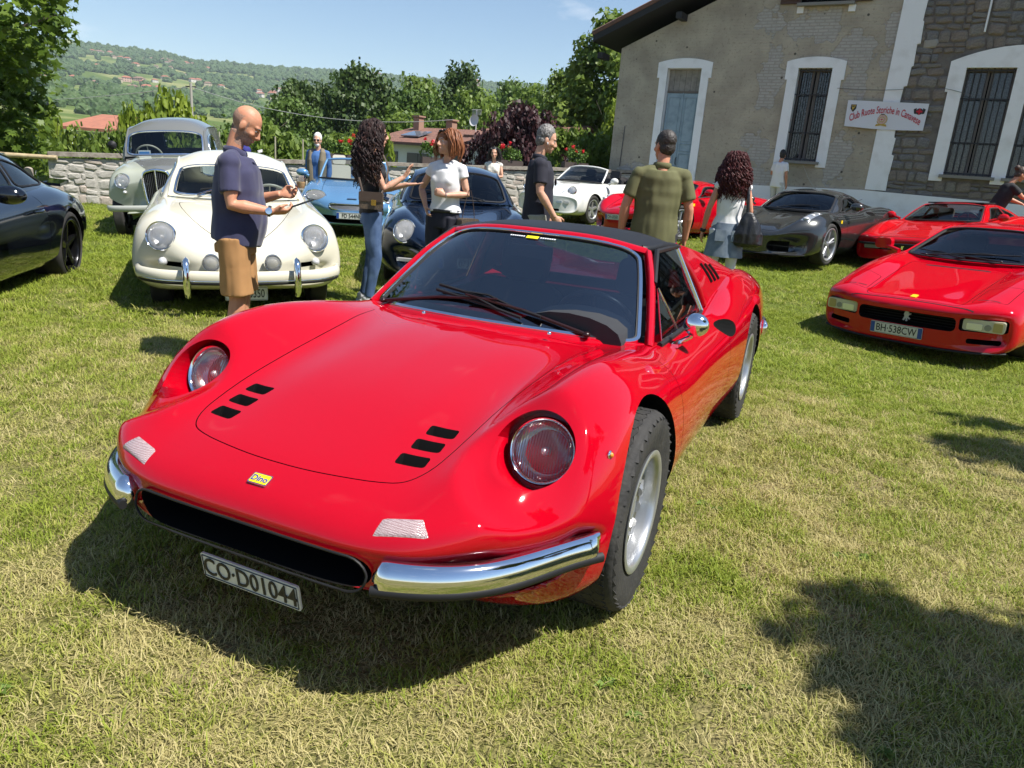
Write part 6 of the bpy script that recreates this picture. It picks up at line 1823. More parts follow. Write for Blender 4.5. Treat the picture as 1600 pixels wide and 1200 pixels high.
# ---------------------------------------------------------------- the other cars on the lawn
def cream_coupe():
 P_ = paint('cream_paint', (.58, .55, .44), .32)
 st = [(.80, .455, .30, .455, .48, .455, .66, .43, .65, .37, .55, .34, .30),
  (.785, .52, .30, .52, .50, .53, .74, .45, .72, .36, .58, .31, .30),
  (.73, .60, .32, .60, .55, .645, .80, .49, .78, .35, .62, .28, .28),
  (.60, .675, .33, .675, .585, .775, .835, .53, .82, .34, .66, .25, .20),
  (.40, .735, .34, .735, .60, .845, .842, .56, .83, .32, .70, .22, .10),
  (.10, .80, .36, .795, .605, .872, .842, .58, .83, .28, .72, .20, .02),
  (-.3, .86, .42, .855, .615, .880, .836, .60, .82, .27, .72, .20, 0),
  (-.7, .89, .46, .885, .63, .885, .832, .60, .82, .27, .72, .20, 0),
  (-1.3, .90, .50, .90, .66, .89, .832, .60, .82, .27, .72, .20, 0),
  (-1.9, .91, .50, .91, .66, .895, .84, .60, .82, .28, .72, .20, 0),
  (-2.35, .88, .45, .875, .62, .85, .81, .57, .79, .32, .70, .24, 0),
  (-2.75, .77, .40, .765, .56, .74, .72, .52, .70, .36, .62, .30, 0),
  (-3.05, .60, .30, .60, .45, .58, .56, .48, .55, .40, .48, .36, 0)]
 hood = rpoly([(-.16, .66), (0, .69), (.16, .66), (.45, .05), (.50, -.42), (0, -.36), (-.50, -.42), (-.45, .05)], [.4, .5, .4, .5, .3, .5, .3, .5], 4)
 lines = [([(x, y, 2) for x, y in dens(hood, .05)], (0, 0, -1), True, .006)]
 for s in (-1, 1):
  lines.append(([(s * 2, -.52 + .0 * i, .84 - i * .05) for i in range(11)], (-s, 0, 0), False, .006))
 cuts = []
 for s in (-1, 1): cuts.append(rbox((s * .525, .70, .475), (.17, .5, .042), .018, axis='y'))
 for s in (-1, 1): cuts.append(rbox((s * .50, .66, .352), (.20, .4, .03), .014, axis='y'))
 C = [(-.50, .895), (-.66, 1.06), (-.86, 1.20), (-1.25, 1.305), (-1.75, 1.255), (-2.10, 1.09), (-2.38, .88)]
 E = [(.590, -.66, .895), (.555, -.78, 1.03), (.505, -.95, 1.15), (.500, -1.25, 1.215), (.495, -1.70, 1.175), (.50, -2.05, 1.03), (.50, -2.35, .86)]
 B = [(.645, -.62, .87), (.665, -.76, .87), (.675, -.95, .875), (.68, -1.25, .88), (.68, -1.72, .885), (.66, -2.05, .88), (.62, -2.38, .84)]
 o = make_car('cream white rounded vintage coupe with round fog lamps behind the bald man', (-2.56, 6.79, -.03), -157.8, (1.6, -1.9), st, P_, 2.1, .325, ('steel', .165, .19, SILVER), 2.6, .345, .66, cuts=cuts, lines=lines,
    lamps=[(.60, .685, .104, 1, (.10, 1, .16), .012, None, .8)],
    cab=dict(C=C, E=E, B=B, ws=(.14, 1.86), wsv=(.20, 3.80), rear=(4.35, 5.5, .9, 3.1, .25), sides=[([(.9, 1.75), (2.1, .35), (3.9, .35), (5.0, 1.2), (4.7, 1.8)], .3)], glass=GLASS, tw=.024), name='vintage_coupe')
 r, bv = o['root'], o['bv']
 tub(r, 1.2, -.62, -2.0, .35, .86, mat('grey_trim', (.10, .095, .09), .8))
 SE = mat('tan_leather', (.16, .12, .09), .6)
 seat(r, -.32, -1.35, .48, SE, .42, .3, False); seat(r, .32, -1.35, .48, SE, .42, .3, False)
 steering_wheel(r, (-.33, -.86, .86), .19, 1.0, mat('ivory', (.5, .45, .35), .4))
 bump = [(-.80, .46, .40), (-.77, .60, .40), (-.60, .78, .40), (-.3, .865, .40), (0, .89, .40), (.3, .865, .40), (.60, .78, .40), (.77, .60, .40), (.80, .46, .40)]
 b = bar(r, 'front_bumper', bump, .030, .055, P_)
 bar(r, 'bumper_trim', [(x * 1.008, y + .028, z - .040) for x, y, z in bump], .007, .014, BLACK, 8, b)
 bar(r, 'bumper_strip', [(x * 1.01, y + .030, z - .025) for x, y, z in bump], .005, .006, CHROME, 8, b)
 for s in (-1, 1):
  k = MB(); k.tube(smooth_path([(s * .42, .86, .27), (s * .42, .92, .32), (s * .42, .93, .42), (s * .42, .90, .51), (s * .42, .85, .53)], 4), [.03] * 16 + [.02], 10, ry=.04); k.obj('over_rider', CHROME, b, 60)
 for s in (-1, 1):
  c = Vector((s * .235, .84, .515)); lamp(r, 'fog_lamp', c, (0, 1, .05), .062, ring_w=.010)
  k = MB().tube([c + Vector((0, -.03, -.05)), c + Vector((0, -.08, -.12))], .012, 6); k.ell(c + Vector((0, -.04, 0)), (.064, .05, .064)); k.obj('fog_lamp_shell', P_, r, 60)
  loc, no, fi, di = bv.ray_cast((s * .60, 4, .50), (0, -1, 0))
  k = MB(); k.ell(loc + Vector((0, .01, -.01)), (.036, .045, .036), 14, 10); k.obj('turn_signal', mat('clear_lens', (.7, .7, .7), .15, .3), r, 60)
 P, N = drop_path(bv, [(0, .70 - i * .05, 2) for i in range(4)])
 k = surf_strip(P, N, .022, .006, False); k.obj('bonnet_handle', CHROME, r, 40)
 for s, t in ((-1, .5), (1, .5)):
  S = o['S']; a = Vector(S.at(.04, 2 + s * 1.0, .03)) ; q = Vector(S.at(.45, 2 + s * .2)) + Vector((0, .02, .02))
  wiper(r, a, q, (Vector(S.at(.35, 2 + s * .9)) + Vector((0, .02, .02)), Vector(S.at(.5, 2 - s * .1)) + Vector((0, .02, .02))), CHROME)
 plate(r, (-.02, .835, .265), (R(-4), 0, 0), 'SO 153350', .33, .115, blue=False, size=.10, sx=.62)
 return r

def grey_van():
 P_ = paint('pale_green_paint', (.36, .38, .31), .34); P2 = paint('grey_paint', (.135, .140, .135), .3)
 st = [(.46, .62, .10, .62, .14, .62, .30, .58, .30, .45, .28, .40, .10),
  (.45, .80, .10, .80, .16, .80, .42, .60, .50, .45, .45, .38, .10),
  (.40, .90, .16, .89, .42, .78, .66, .62, .67, .44, .60, .36, .16),
  (.25, .97, .20, .95, .47, .92, .70, .66, .70, .42, .62, .32, .10),
  (0, 1.02, .24, 1.00, .49, .985, .71, .70, .71, .40, .64, .30, .02),
  (-.35, 1.08, .34, 1.06, .53, 1.02, .71, .74, .71, .36, .64, .28, 0),
  (-.8, 1.12, .42, 1.10, .58, 1.05, .715, .76, .71, .34, .64, .28, 0),
  (-1.6, 1.12, .45, 1.10, .60, 1.06, .72, .76, .71, .34, .64, .28, 0),
  (-2.5, 1.12, .45, 1.10, .60, 1.06, .72, .76, .71, .34, .64, .30, 0),
  (-3.0, 1.08, .45, 1.06, .58, 1.02, .69, .74, .68, .40, .62, .34, 0)]
 C = [(-.50, 1.11), (-.62, 1.30), (-.76, 1.47), (-1.0, 1.60), (-1.5, 1.66), (-2.4, 1.64), (-2.85, 1.50), (-3.02, 1.06)]
 E = [(.565, -.60, 1.10), (.560, -.72, 1.27), (.545, -.86, 1.42), (.555, -1.05, 1.49), (.565, -1.5, 1.52), (.565, -2.4, 1.50), (.55, -2.78, 1.40), (.55, -2.95, 1.05)]
 B = [(.62, -.58, 1.03), (.645, -.72, 1.03), (.65, -.88, 1.03), (.655, -1.05, 1.03), (.66, -1.5, 1.03), (.66, -2.4, 1.03), (.64, -2.75, 1.02), (.60, -2.98, 1.0)]
 o = make_car('tall grey and pale green vintage van with an upright grille, by the stone wall', (-5.25, 11.14, .04), -163.9, (5.0, -2), st, P_, 2.2, .31, ('steel', .14, .19, SILVER), 2.4, .34, .60,
    lamps=[(.46, .80, .095, 1, (.08, 1, .06), .02, None, .5)],
    cab=dict(C=C, E=E, B=B, ws=(.12, 1.95), wsv=(.16, 3.84), rear=(6.1, 6.8, .8, 3.2, .2), sides=[([(1.15, 1.75), (2.2, .45), (3.9, .42), (3.9, 1.8)], .3)], glass=GLASS, tw=.028, roof_mat=P2, wsr=.16), name='vintage_van')
 r, bv = o['root'], o['bv']
 tub(r, 1.15, -.62, -2.9, .5, 1.06, mat('grey_trim', (.10, .095, .09), .8))
 # separate bonnet in the darker grey
 xs = [(-.50, -.46), (.50, -.46), (.13, .36), (-.13, .36)]
 k = surf_fill(bv, [(x, y, 0) for x, y in xs], (0, 0, -1), .006, 10, 8); k.obj('bonnet', P2, r, 60)
 # upright grille with bars
 k = MB(); g = rpoly([(-.15, .47), (-.185, .92), (0, .965), (.185, .92), (.15, .47), (0, .40)], .35, 4)
 loop = [Vector((x, .475 + (.95 - z) * .06 - abs(x) * .15, z)) for x, z in g]
 k.tube(loop, .020, 8, closed=True); k.tube([Vector((0, .49, .96)), Vector((0, .52, .42))], .010, 6); gr = k.obj('grille', CHROME, r, 60)
 k = MB(); k.poly([p + Vector((0, -.018, 0)) for p in loop]); k.obj('grille_backing', MATTE, gr)
 for i in range(-6, 7):
  if i == 0: continue
  x = i * .024; z1 = .93 - abs(x) * .25; z0 = .45 + abs(x) * .2
  k = MB().tube([(x, .47 - abs(x) * .15, z1), (x, .50 - abs(x) * .15, z0)], .006, 6); k.obj('grille_bar', mat('dark_steel', (.12, .12, .12), .3, .8), gr, 60)
 bump = [(-.70, .33, .45), (-.64, .48, .45), (-.40, .57, .45), (0, .60, .45), (.40, .57, .45), (.64, .48, .45), (.70, .33, .45)]
 bar(r, 'front_bumper', bump, .022, .042, paint('bumper_grey', (.36, .37, .33), .35))
 for s in (-1, 1):
  loc, no, fi, di = bv.ray_cast((s * .45, 4, .655), (0, -1, 0))
  k = MB(); k.ell(loc + Vector((0, .012, 0)), (.026, .034, .026), 12, 8); k.obj('side_light', mat('clear_lens'), r, 60)
 steering_wheel(r, (.27, -.82, 1.10), .19, 1.0, mat('ivory', (.5, .45, .35), .4))
 k = MB().box((.30, -.62, 1.14), (.17, .004, .10), rot=(.2, 0, 0)); k.box((.30, -.617, 1.155), (.14, .004, .03), 1, rot=(.2, 0, 0)); k.obj('windscreen_card', [mat('card_white', (.6, .6, .6), .6), mat('card_blue', (.05, .2, .5), .6)], r)
 # round mirror on the wing
 k = MB(); M = Matrix.Translation((.70, -.50, 1.27)) @ Matrix.Rotation(R(90), 4, 'X'); k.lathe([(0, .02), (.05, .015), (.062, 0), (.05, -.02), (0, -.03)], 20, M=M); k.tube([(.60, -.52, 1.12), (.68, -.51, 1.25)], .008, 6); k.obj('wing_mirror', BLACK, r, 60)
 return r

def blue_cabriolet():
 P_ = paint('sky_blue_paint', (.12, .27, .46), .22, .35)
 st = [(.93, .40, .3, .40, .48, .40, .60, .37, .58, .30, .5, .27, .28),
  (.915, .47, .34, .47, .52, .47, .70, .40, .68, .28, .56, .22, .28),
  (.84, .60, .36, .59, .58, .59, .82, .45, .79, .27, .62, .19, .28),
  (.62, .70, .38, .69, .62, .73, .89, .52, .86, .26, .70, .18, .20),
  (.35, .765, .40, .755, .64, .80, .91, .56, .88, .26, .74, .18, .10),
  (-.05, .83, .42, .815, .66, .85, .915, .60, .89, .26, .76, .18, .02),
  (-.5, .875, .46, .865, .68, .875, .905, .62, .88, .26, .76, .18, 0),
  (-.85, .87, .50, .87, .70, .875, .90, .62, .87, .26, .76, .18, 0),
  (-1.4, .80, .52, .82, .72, .88, .90, .62, .87, .26, .76, .18, 0),
  (-2.1, .82, .50, .84, .72, .90, .915, .62, .88, .26, .76, .18, 0),
  (-2.6, .90, .50, .90, .68, .90, .90, .60, .87, .28, .76, .2, 0),
  (-3.2, .86, .48, .86, .62, .84, .82, .56, .8, .34, .72, .28, 0),
  (-3.5, .7, .4, .7, .5, .68, .68, .52, .66, .4, .6, .34, 0)]
 cuts = []
 g = rbox((0, .88, .505), (.78, .5, .115), .05, axis='y'); cuts.append(g)
 cuts.append(rbox((0, .9, .295), (1.05, .5, .12), .05, axis='y'))
 cuts.append(rbox((0, -1.55, .95), (1.16, 1.20, .75), .12, axis='z'))
 lines = [([(s * .52, y, 2) for y in np.linspace(.62, -.5, 12)], (0, 0, -1), False, .006) for s in (-1, 1)]
 lines += [([(s * 2, -.62, .84 - i * .05) for i in range(11)], (-s, 0, 0), False, .006) for s in (-1, 1)]
 o = make_car('light blue open cabriolet with oval headlights and a silver mesh grille, by the old man', (-3.13, 13.84, .06), -169.3, (.7, -1.5), st, P_, 2.59, .33, ('twin5', .22, .23, SILVER), 2.6, .36, .76, cuts=cuts, lines=lines,
    lamps=[(.63, .655, .10, 1.75, (.32, 1, .62), -.012, mat('smoked_bowl', (.10, .11, .12), .2, .6))], name='cabriolet')
 r, bv = o['root'], o['bv']
 C = [(-.55, .885), (-.83, 1.08), (-1.05, 1.25)]; E = [(.66, -.78, .88), (.61, -.95, 1.05), (.55, -1.12, 1.21)]
 S = screen(r, C, E, GLASS, P_)
 CR = mat('cream_leather', (.55, .52, .42), .55)
 tub(r, 1.2, -.80, -2.2, .45, .84, mat('cream_trim', (.42, .40, .33), .7))
 for s in (-1, 1): seat(r, s * .36, -1.55, .55, CR, .50, .25)
 k = MB().tube([(.70 * s, y, .90) for s in (-1, 1) for y in ()] or [(-.62, -2.28, .93), (-.4, -2.34, .97), (0, -2.36, .985), (.4, -2.34, .97), (.62, -2.28, .93)], .07, 10); k.obj('folded_hood', mat('navy_canvas', (.02, .03, .06), .8), r, 60)
 steering_wheel(r, (-.36, -1.05, .90), .18, 1.1)
 # grille mesh with bars inside the chrome mouth
 k = MB(); fr = rpoly([(-.39, .555), (.39, .555), (.34, .455), (-.34, .455)], .3, 4)
 def gy(x): return .95 - .28 * (abs(x) / .75) ** 2.6
 loop = [Vector((x, gy(x) - .035 - (z - .45) * .42, z)) for x, z in fr]
 k.tube(loop, .010, 6, closed=True); g0 = k.obj('grille', CHROME, r, 60)
 for i in range(6):
  z = .468 + i * .014; k = MB().tube([(x, gy(x) - .055 - (z - .45) * .42, z) for x in np.linspace(-.36, .36, 9)], .0045, 4); k.obj('grille_bar', SILVER, g0, 60)
 plate(r, (0, .965, .365), (R(-3), 0, 0), 'FD 544NE', .50, .11, size=.098, sx=.78)
 for s in (-1, 1):
  c = Vector((s * .98, -.83, .96)); k = MB().ell(c, (.115, .07, .068), 16, 10); k.tube([(s * .86, -.82, .90), c], [.03, .025], 8); k.obj('door_mirror', P_, r, 60)
 k = MB().box((0, .80, .640), (.16, .03, .012), rot=(.5, 0, 0)); k.obj('badge', CHROME, r, 40)
 for s in (-1, 1):
  k = MB().ell((s * .63, .64, .40), (.06, .05, .05), 12, 8); k.obj('fog_lamp', REFL, r, 60)
 return r

PORSCHE_ST = [(.92, .42, .30, .42, .48, .42, .62, .40, .60, .32, .52, .28, .30),
  (.905, .50, .32, .50, .52, .51, .72, .43, .69, .30, .58, .23, .30),
  (.84, .59, .34, .585, .56, .63, .80, .47, .77, .27, .62, .19, .28),
  (.66, .67, .36, .66, .59, .77, .865, .51, .84, .26, .68, .18, .20),
  (.42, .735, .38, .715, .605, .84, .885, .54, .86, .26, .72, .18, .10),
  (.05, .80, .40, .775, .62, .865, .89, .57, .86, .26, .74, .18, .02),
  (-.35, .86, .42, .845, .63, .868, .885, .59, .855, .26, .74, .18, 0),
  (-.7, .895, .46, .885, .645, .875, .88, .60, .85, .26, .74, .18, 0),
  (-1.3, .90, .50, .895, .68, .885, .885, .60, .85, .26, .74, .18, 0),
  (-1.9, .92, .50, .915, .70, .905, .915, .60, .88, .28, .76, .18, 0),
  (-2.35, .93, .48, .92, .70, .905, .925, .60, .89, .30, .76, .2, 0),
  (-2.8, .89, .46, .88, .66, .855, .89, .58, .86, .32, .74, .24, 0),
  (-3.2, .78, .42, .78, .58, .76, .78, .54, .75, .38, .68, .30, 0),
  (-3.38, .66, .40, .66, .52, .64, .68, .52, .66, .42, .6, .36, 0)]
P_C = [(-.42, .905), (-.70, 1.09), (-1.0, 1.24), (-1.45, 1.305), (-1.95, 1.25), (-2.4, 1.10), (-2.85, .90)]
P_E = [(.635, -.62, .885), (.590, -.84, 1.045), (.535, -1.07, 1.17), (.525, -1.45, 1.225), (.515, -1.95, 1.165), (.51, -2.35, 1.03), (.50, -2.80, .88)]
P_B = [(.685, -.58, .865), (.715, -.84, .87), (.725, -1.07, .875), (.73, -1.45, .88), (.725, -1.95, .895), (.69, -2.35, .90), (.62, -2.85, .86)]
P_SIDE = [([(.55, 1.72), (2.05, .34), (3.15, .30), (3.15, 1.72)], .14), ([(3.30, .32), (4.3, .50), (5.0, 1.35), (4.7, 1.72), (3.30, 1.72)], .25)]

def navy_coupe():
 P_ = paint('navy_paint', (.006, .014, .035), .18, .3)
 hood = rpoly([(-.30, .80), (0, .84), (.30, .80), (.46, .3), (.50, -.30), (0, -.24), (-.50, -.30), (-.46, .3)], [.4, .5, .4, .5, .3, .5, .3, .5], 4)
 lines = [([(x, y, 2) for x, y in dens(hood, .05)], (0, 0, -1), True, .006)]
 lines += [([(s * 2, -.50, .84 - i * .05) for i in range(11)], (-s, 0, 0), False, .006) for s in (-1, 1)]
 cuts = [rbox((s * .52, .85, .345), (.38, .4, .085), .03, axis='y') for s in (-1, 1)] + [rbox((0, .9, .28), (.6, .4, .06), .02, axis='y')]
 o = make_car('dark navy blue coupe with oval headlights behind the two talking women', (-.73, 8.74, .02), -172.3, (1.6, -1.4), PORSCHE_ST, P_, 2.35, .33, ('twin5', .23, .235, SILVER), 2.6, .36, .74, cuts=cuts, lines=lines,
    lamps=[(.615, .665, .118, .92, (.18, 1, .52), -.016)], cab=dict(C=P_C, E=P_E, B=P_B, rear=(4.2, 5.7, .7, 3.3, .2), sides=P_SIDE, glass=GLASS_DK, trim=BLACK, tw=.026, ws=(.1, 1.92)))
 r, bv = o['root'], o['bv']; S = o['S']
 tub(r, 1.25, -.6, -2.1, .4, .86)
 for s in (-1, 1): seat(r, s * .36, -1.4, .45, mat('black_leather'), .5, .3)
 steering_wheel(r, (-.36, -.9, .86), .17, 1.1)
 wiper(r, Vector(S.at(.02, 1.2)) + Vector((0, .02, .03)), Vector(S.at(.5, 2.6)) + Vector((0, .02, .03)), (Vector(S.at(.4, 1.8)) + Vector((0, .02, .02)), Vector(S.at(.55, 3.2)) + Vector((0, .02, .02))))
 for s in (-1, 1):
  k = MB().box((s * .56, .80, .375), (.26, .06, .03), rot=(0, 0, -s * .35)); k.obj('front_lamp', mat('clear_lens'), r, 40)
  c = Vector((s * .97, -.60, .94)); k = MB().ell(c, (.11, .07, .075), 16, 10); k.tube([(s * .84, -.58, .88), c], [.03, .02], 8); k.obj('door_mirror', P_, r, 60)
 plate(r, (.0, .945, .375), (R(-3), 0, 0), 'DB 073ZT', .50, .11, size=.098, sx=.78)
 return r

def white_cabriolet():
 P_ = paint('white_paint', (.66, .66, .62), .3)
 st = [(r_[0], r_[1], r_[2], r_[3], r_[4], r_[5], min(r_[6], .84), r_[7], min(r_[8], .82)) + tuple(r_[9:]) for r_ in PORSCHE_ST]
 st[0] = (.92, .53, .30, .53, .50, .53, .74, .46, .74, .30, .62, .26, .24); st[1] = (.91, .57, .32, .57, .52, .57, .78, .48, .77, .27, .62, .21, .24)
 cuts = [rbox((0, -1.55, 1.0), (1.14, 1.15, .75), .12, axis='z'), rbox((0, .9, .265), (.9, .3, .05), .02, axis='y')]
 lines = [([(s * 2, -.45, .84 - i * .05) for i in range(11)], (-s, 0, 0), False, .008) for s in (-1, 1)] + [([(s * 2, -1.5, .84 - i * .05) for i in range(11)], (-s, 0, 0), False, .008) for s in (-1, 1)]
 hood = rpoly([(-.42, .80), (0, .83), (.42, .80), (.50, -.25), (0, -.20), (-.50, -.25)], [.3, .5, .3, .2, .5, .2], 4)
 lines.append(([(x, y, 2) for x, y in dens(hood, .05)], (0, 0, -1), True, .008))
 o = make_car('white open cabriolet with the black hood folded down, beside the building corner', (.88, 18.4, .31), 144.8, -.4, st, P_, 2.27, .315, ('star5', .21, .215, SILVER), 2.6, .345, .71, cuts=cuts, lines=lines,
    lamps=[(.60, .70, .092, 1, (.10, 1, .55), -.008)], name='cabriolet', scale=1.04)
 r, bv = o['root'], o['bv']
 C = [(-.42, .905), (-.66, 1.09), (-.90, 1.25)]; E = [(.635, -.60, .885), (.585, -.80, 1.045), (.525, -.98, 1.195)]
 S = screen(r, C, E, GLASS_DK, P_)
 tub(r, 1.2, -.7, -2.1, .45, .84)
 for s in (-1, 1): seat(r, s * .35, -1.35, .5, mat('black_leather'), .46, .25)
 k = MB(); k.tube([(-.66, -2.02, .90), (-.45, -2.2, .98), (0, -2.28, 1.02), (.45, -2.2, .98), (.66, -2.02, .90)], .085, 10); k.ell((0, -2.25, .96), (.6, .25, .12)); k.obj('folded_hood', mat('black_canvas', (.015, .013, .013), .85), r, 60)
 for s in (-1, 1):
  c = Vector((s * .93, -.62, .96)); k = MB().ell(c, (.10, .065, .075), 14, 9); k.tube([(s * .80, -.60, .88), c], [.03, .02], 8); k.obj('door_mirror', P_, r, 60)
  k = MB().box((s * .845, -1.28, .70), (.02, .14, .022)); k.obj('door_handle', BLACK, r, 40)
  for dx, w, m in ((.44, .13, mat('clear_lens')), (.58, .12, mat('clear_lens'))):
   loc, no, fi, di = bv.ray_cast((s * dx, 4, .44), (0, -1, 0)); k = rbox(loc + Vector((0, .004, 0)), (w, .02, .055), .012, rot=(0, 0, -s * .35 if dx > .5 else -s * .2)); k.obj('bumper_lamp', m, r, 40)
 k = surf_fill(bv, [(.08, .50, 0), (.42, .42, 0), (.44, .30, 0), (.10, .36, 0)], (0, 0, -1), .003); k.obj('bonnet_decal', mat('decal_pale_yellow', (.62, .55, .15), .4), r, 60)
 k = MB().box((0, -.24, .872), (.5, .05, .012)); k.obj('scuttle_vent', BLACK, r)
 return r

F_ST = [(1.0, .40, .3, .40, .48, .40, .60, .36, .60, .25, .5, .20, .34),
  (.985, .47, .32, .47, .52, .48, .74, .40, .73, .22, .6, .16, .34),
  (.90, .54, .34, .53, .58, .59, .85, .46, .82, .22, .66, .14, .32),
  (.68, .62, .38, .60, .64, .74, .925, .50, .89, .24, .72, .14, .22),
  (.35, .69, .40, .66, .66, .84, .955, .54, .92, .25, .76, .14, .10),
  (-.05, .76, .42, .735, .68, .868, .955, .57, .92, .25, .78, .14, .02),
  (-.45, .83, .45, .815, .69, .855, .945, .58, .90, .24, .78, .14, 0),
  (-.9, .86, .50, .855, .72, .855, .935, .58, .89, .24, .78, .14, 0),
  (-1.5, .87, .52, .87, .74, .87, .945, .60, .90, .25, .78, .14, 0),
  (-2.0, .88, .52, .90, .76, .925, .965, .62, .93, .27, .80, .15, 0),
  (-2.6, .90, .50, .92, .76, .950, .97, .62, .94, .29, .80, .17, 0),
  (-3.0, .93, .48, .94, .74, .93, .95, .62, .91, .34, .78, .24, 0),
  (-3.35, .92, .46, .92, .70, .90, .89, .60, .86, .42, .74, .32, 0),
  (-3.5, .82, .44, .82, .64, .80, .82, .58, .80, .46, .70, .38, 0)]
F_C = [(-.30, .835), (-.62, 1.01), (-.95, 1.155), (-1.35, 1.215), (-1.8, 1.175), (-2.3, 1.06), (-2.95, .93)]
F_E = [(.66, -.56, .845), (.605, -.80, .995), (.54, -1.03, 1.105), (.53, -1.35, 1.140), (.525, -1.75, 1.095), (.52, -2.2, 1.0), (.50, -2.9, .92)]
F_B = [(.715, -.54, .83), (.74, -.80, .835), (.75, -1.03, .84), (.755, -1.35, .85), (.745, -1.75, .86), (.70, -2.15, .88), (.62, -2.9, .90)]
F_SIDE = [([(.55, 1.70), (2.05, .36), (3.5, .30), (3.75, 1.72)], .16), ([(3.75, .36), (4.4, .55), (4.9, 1.5), (3.95, 1.72)], .2)]

def modern_berlinetta(label, loc, rz, roll, P_, scale, wm, grp=None, plate_text=None, light=True):
 cuts = [rbox((s * .52, .98, .29), (.50, .5, .17), .07, axis='y') for s in (-1, 1)]
 for s in (-1, 1):
  k = MB(); k.ell((0, 0, 0), (.07, .20, .09), 18, 10); k.xf(Matrix.Translation((s * .90, -1.80, .89)) @ Matrix.Rotation(R(18) * s, 4, 'Z')); cuts.append(k)
 hood = rpoly([(-.36, .88), (0, .93), (.36, .88), (.55, .1), (.56, -.26), (0, -.16), (-.56, -.26), (-.55, .1)], [.3, .5, .3, .5, .2, .5, .2, .5], 4)
 lines = [([(x, y, 2) for x, y in dens(hood, .05)], (0, 0, -1), True, .007)]
 lines += [([(s * 2, -.60, .82 - i * .05) for i in range(12)], (-s, 0, 0), False, .007) for s in (-1, 1)] + [([(s * 2, -1.62 - .02 * i, .82 - i * .05) for i in range(11)], (-s, 0, 0), False, .007) for s in (-1, 1)]
 o = make_car(label, loc, rz, roll, F_ST, P_, 2.6, .345, ('twin5', .24, .262, wm), 2.6, .375, .80, cuts=cuts, lines=lines, scale=scale, group=grp,
    cab=dict(C=F_C, E=F_E, B=F_B, ws=(.08, 1.92), rear=(3.8, 5.6, .7, 3.3, .15), sides=F_SIDE, glass=GLASS_DK, trim=BLACK, tw=.026))
 r, bv, S = o['root'], o['bv'], o['S']
 tub(r, 1.25, -.5, -1.9, .4, .82)
 for s in (-1, 1): seat(r, s * .36, -1.25, .38, mat('black_leather'), .48, .3)
 steering_wheel(r, (-.36, -.78, .82), .17, 1.1)
 HLM = mat('headlight_inner', (.05, .05, .055), .15, .2)
 for s in (-1, 1):
  q = [(s * .60, .70, 0), (s * .74, .66, 0), (s * .80, .12, 0), (s * .70, .18, 0)]
  k = surf_fill(bv, q, (0, 0, -1), .006, 10, 5); h = k.obj('headlight', mat('headlight_clear', (.34, .36, .38), .08, .5, coat=1), r, 60)
  P, N = drop_path(bv, [(s * .68, .55, 2), (s * .715, .40, 2), (s * .745, .25, 2)])
  for pp, nn, rr in zip(P, N, (.055, .045, .03)):
   k = MB().ell(pp - nn * .005, (rr, rr, rr * .55), 14, 8); k.obj('lamp_bowl', mat('clear_lens'), h, 60)
  q = [(s * .955, -.62, .93)]
  c = Vector((s * .985, -.72, .96)); k = MB().ell(c, (.11, .08, .07), 16, 10); k.tube([(s * .83, -.68, .88), (s * .9, -.68, .93), c], [.02, .014, .02], 8); k.obj('door_mirror', P_, r, 60)
  k = MB().box((s * .50, .955 - .05, .30), (.40, .02, .012)); k.obj('grille_slat', BLACK, r, 30)
  loc0, no, fi, di = bv.ray_cast((s * 2, -.34, .70), (-s, 0, 0))
  k = MB().box(loc0, (.012, .06, .07)); k.obj('wing_badge', mat('badge_yellow', (.75, .55, .01), .3), r, 30)
 bar(r, 'front_lip', [(-.80, .68, .175), (-.55, .86, .165), (0, 1.0, .16), (.55, .86, .165), (.80, .68, .175)], .03, .012, BLACK)
 P, N = drop_path(bv, [(0, .80, 2)]); k = MB().box(P[0], (.04, .06, .012)); k.obj('badge', mat('badge_yellow'), r)
 wiper(r, Vector(S.at(.02, 2.6)) + Vector((0, .02, .03)), Vector(S.at(.4, 1.5)) + Vector((0, .02, .03)), (Vector(S.at(.25, 2.4)) + Vector((0, .02, .02)), Vector(S.at(.5, .8)) + Vector((0, .02, .02))))
 if plate_text:
  plate(r, (0, 1.005, .39), (R(-6), 0, 0), plate_text, .40, .105, size=.09, sx=.72, blue_left_only=True)
 return o

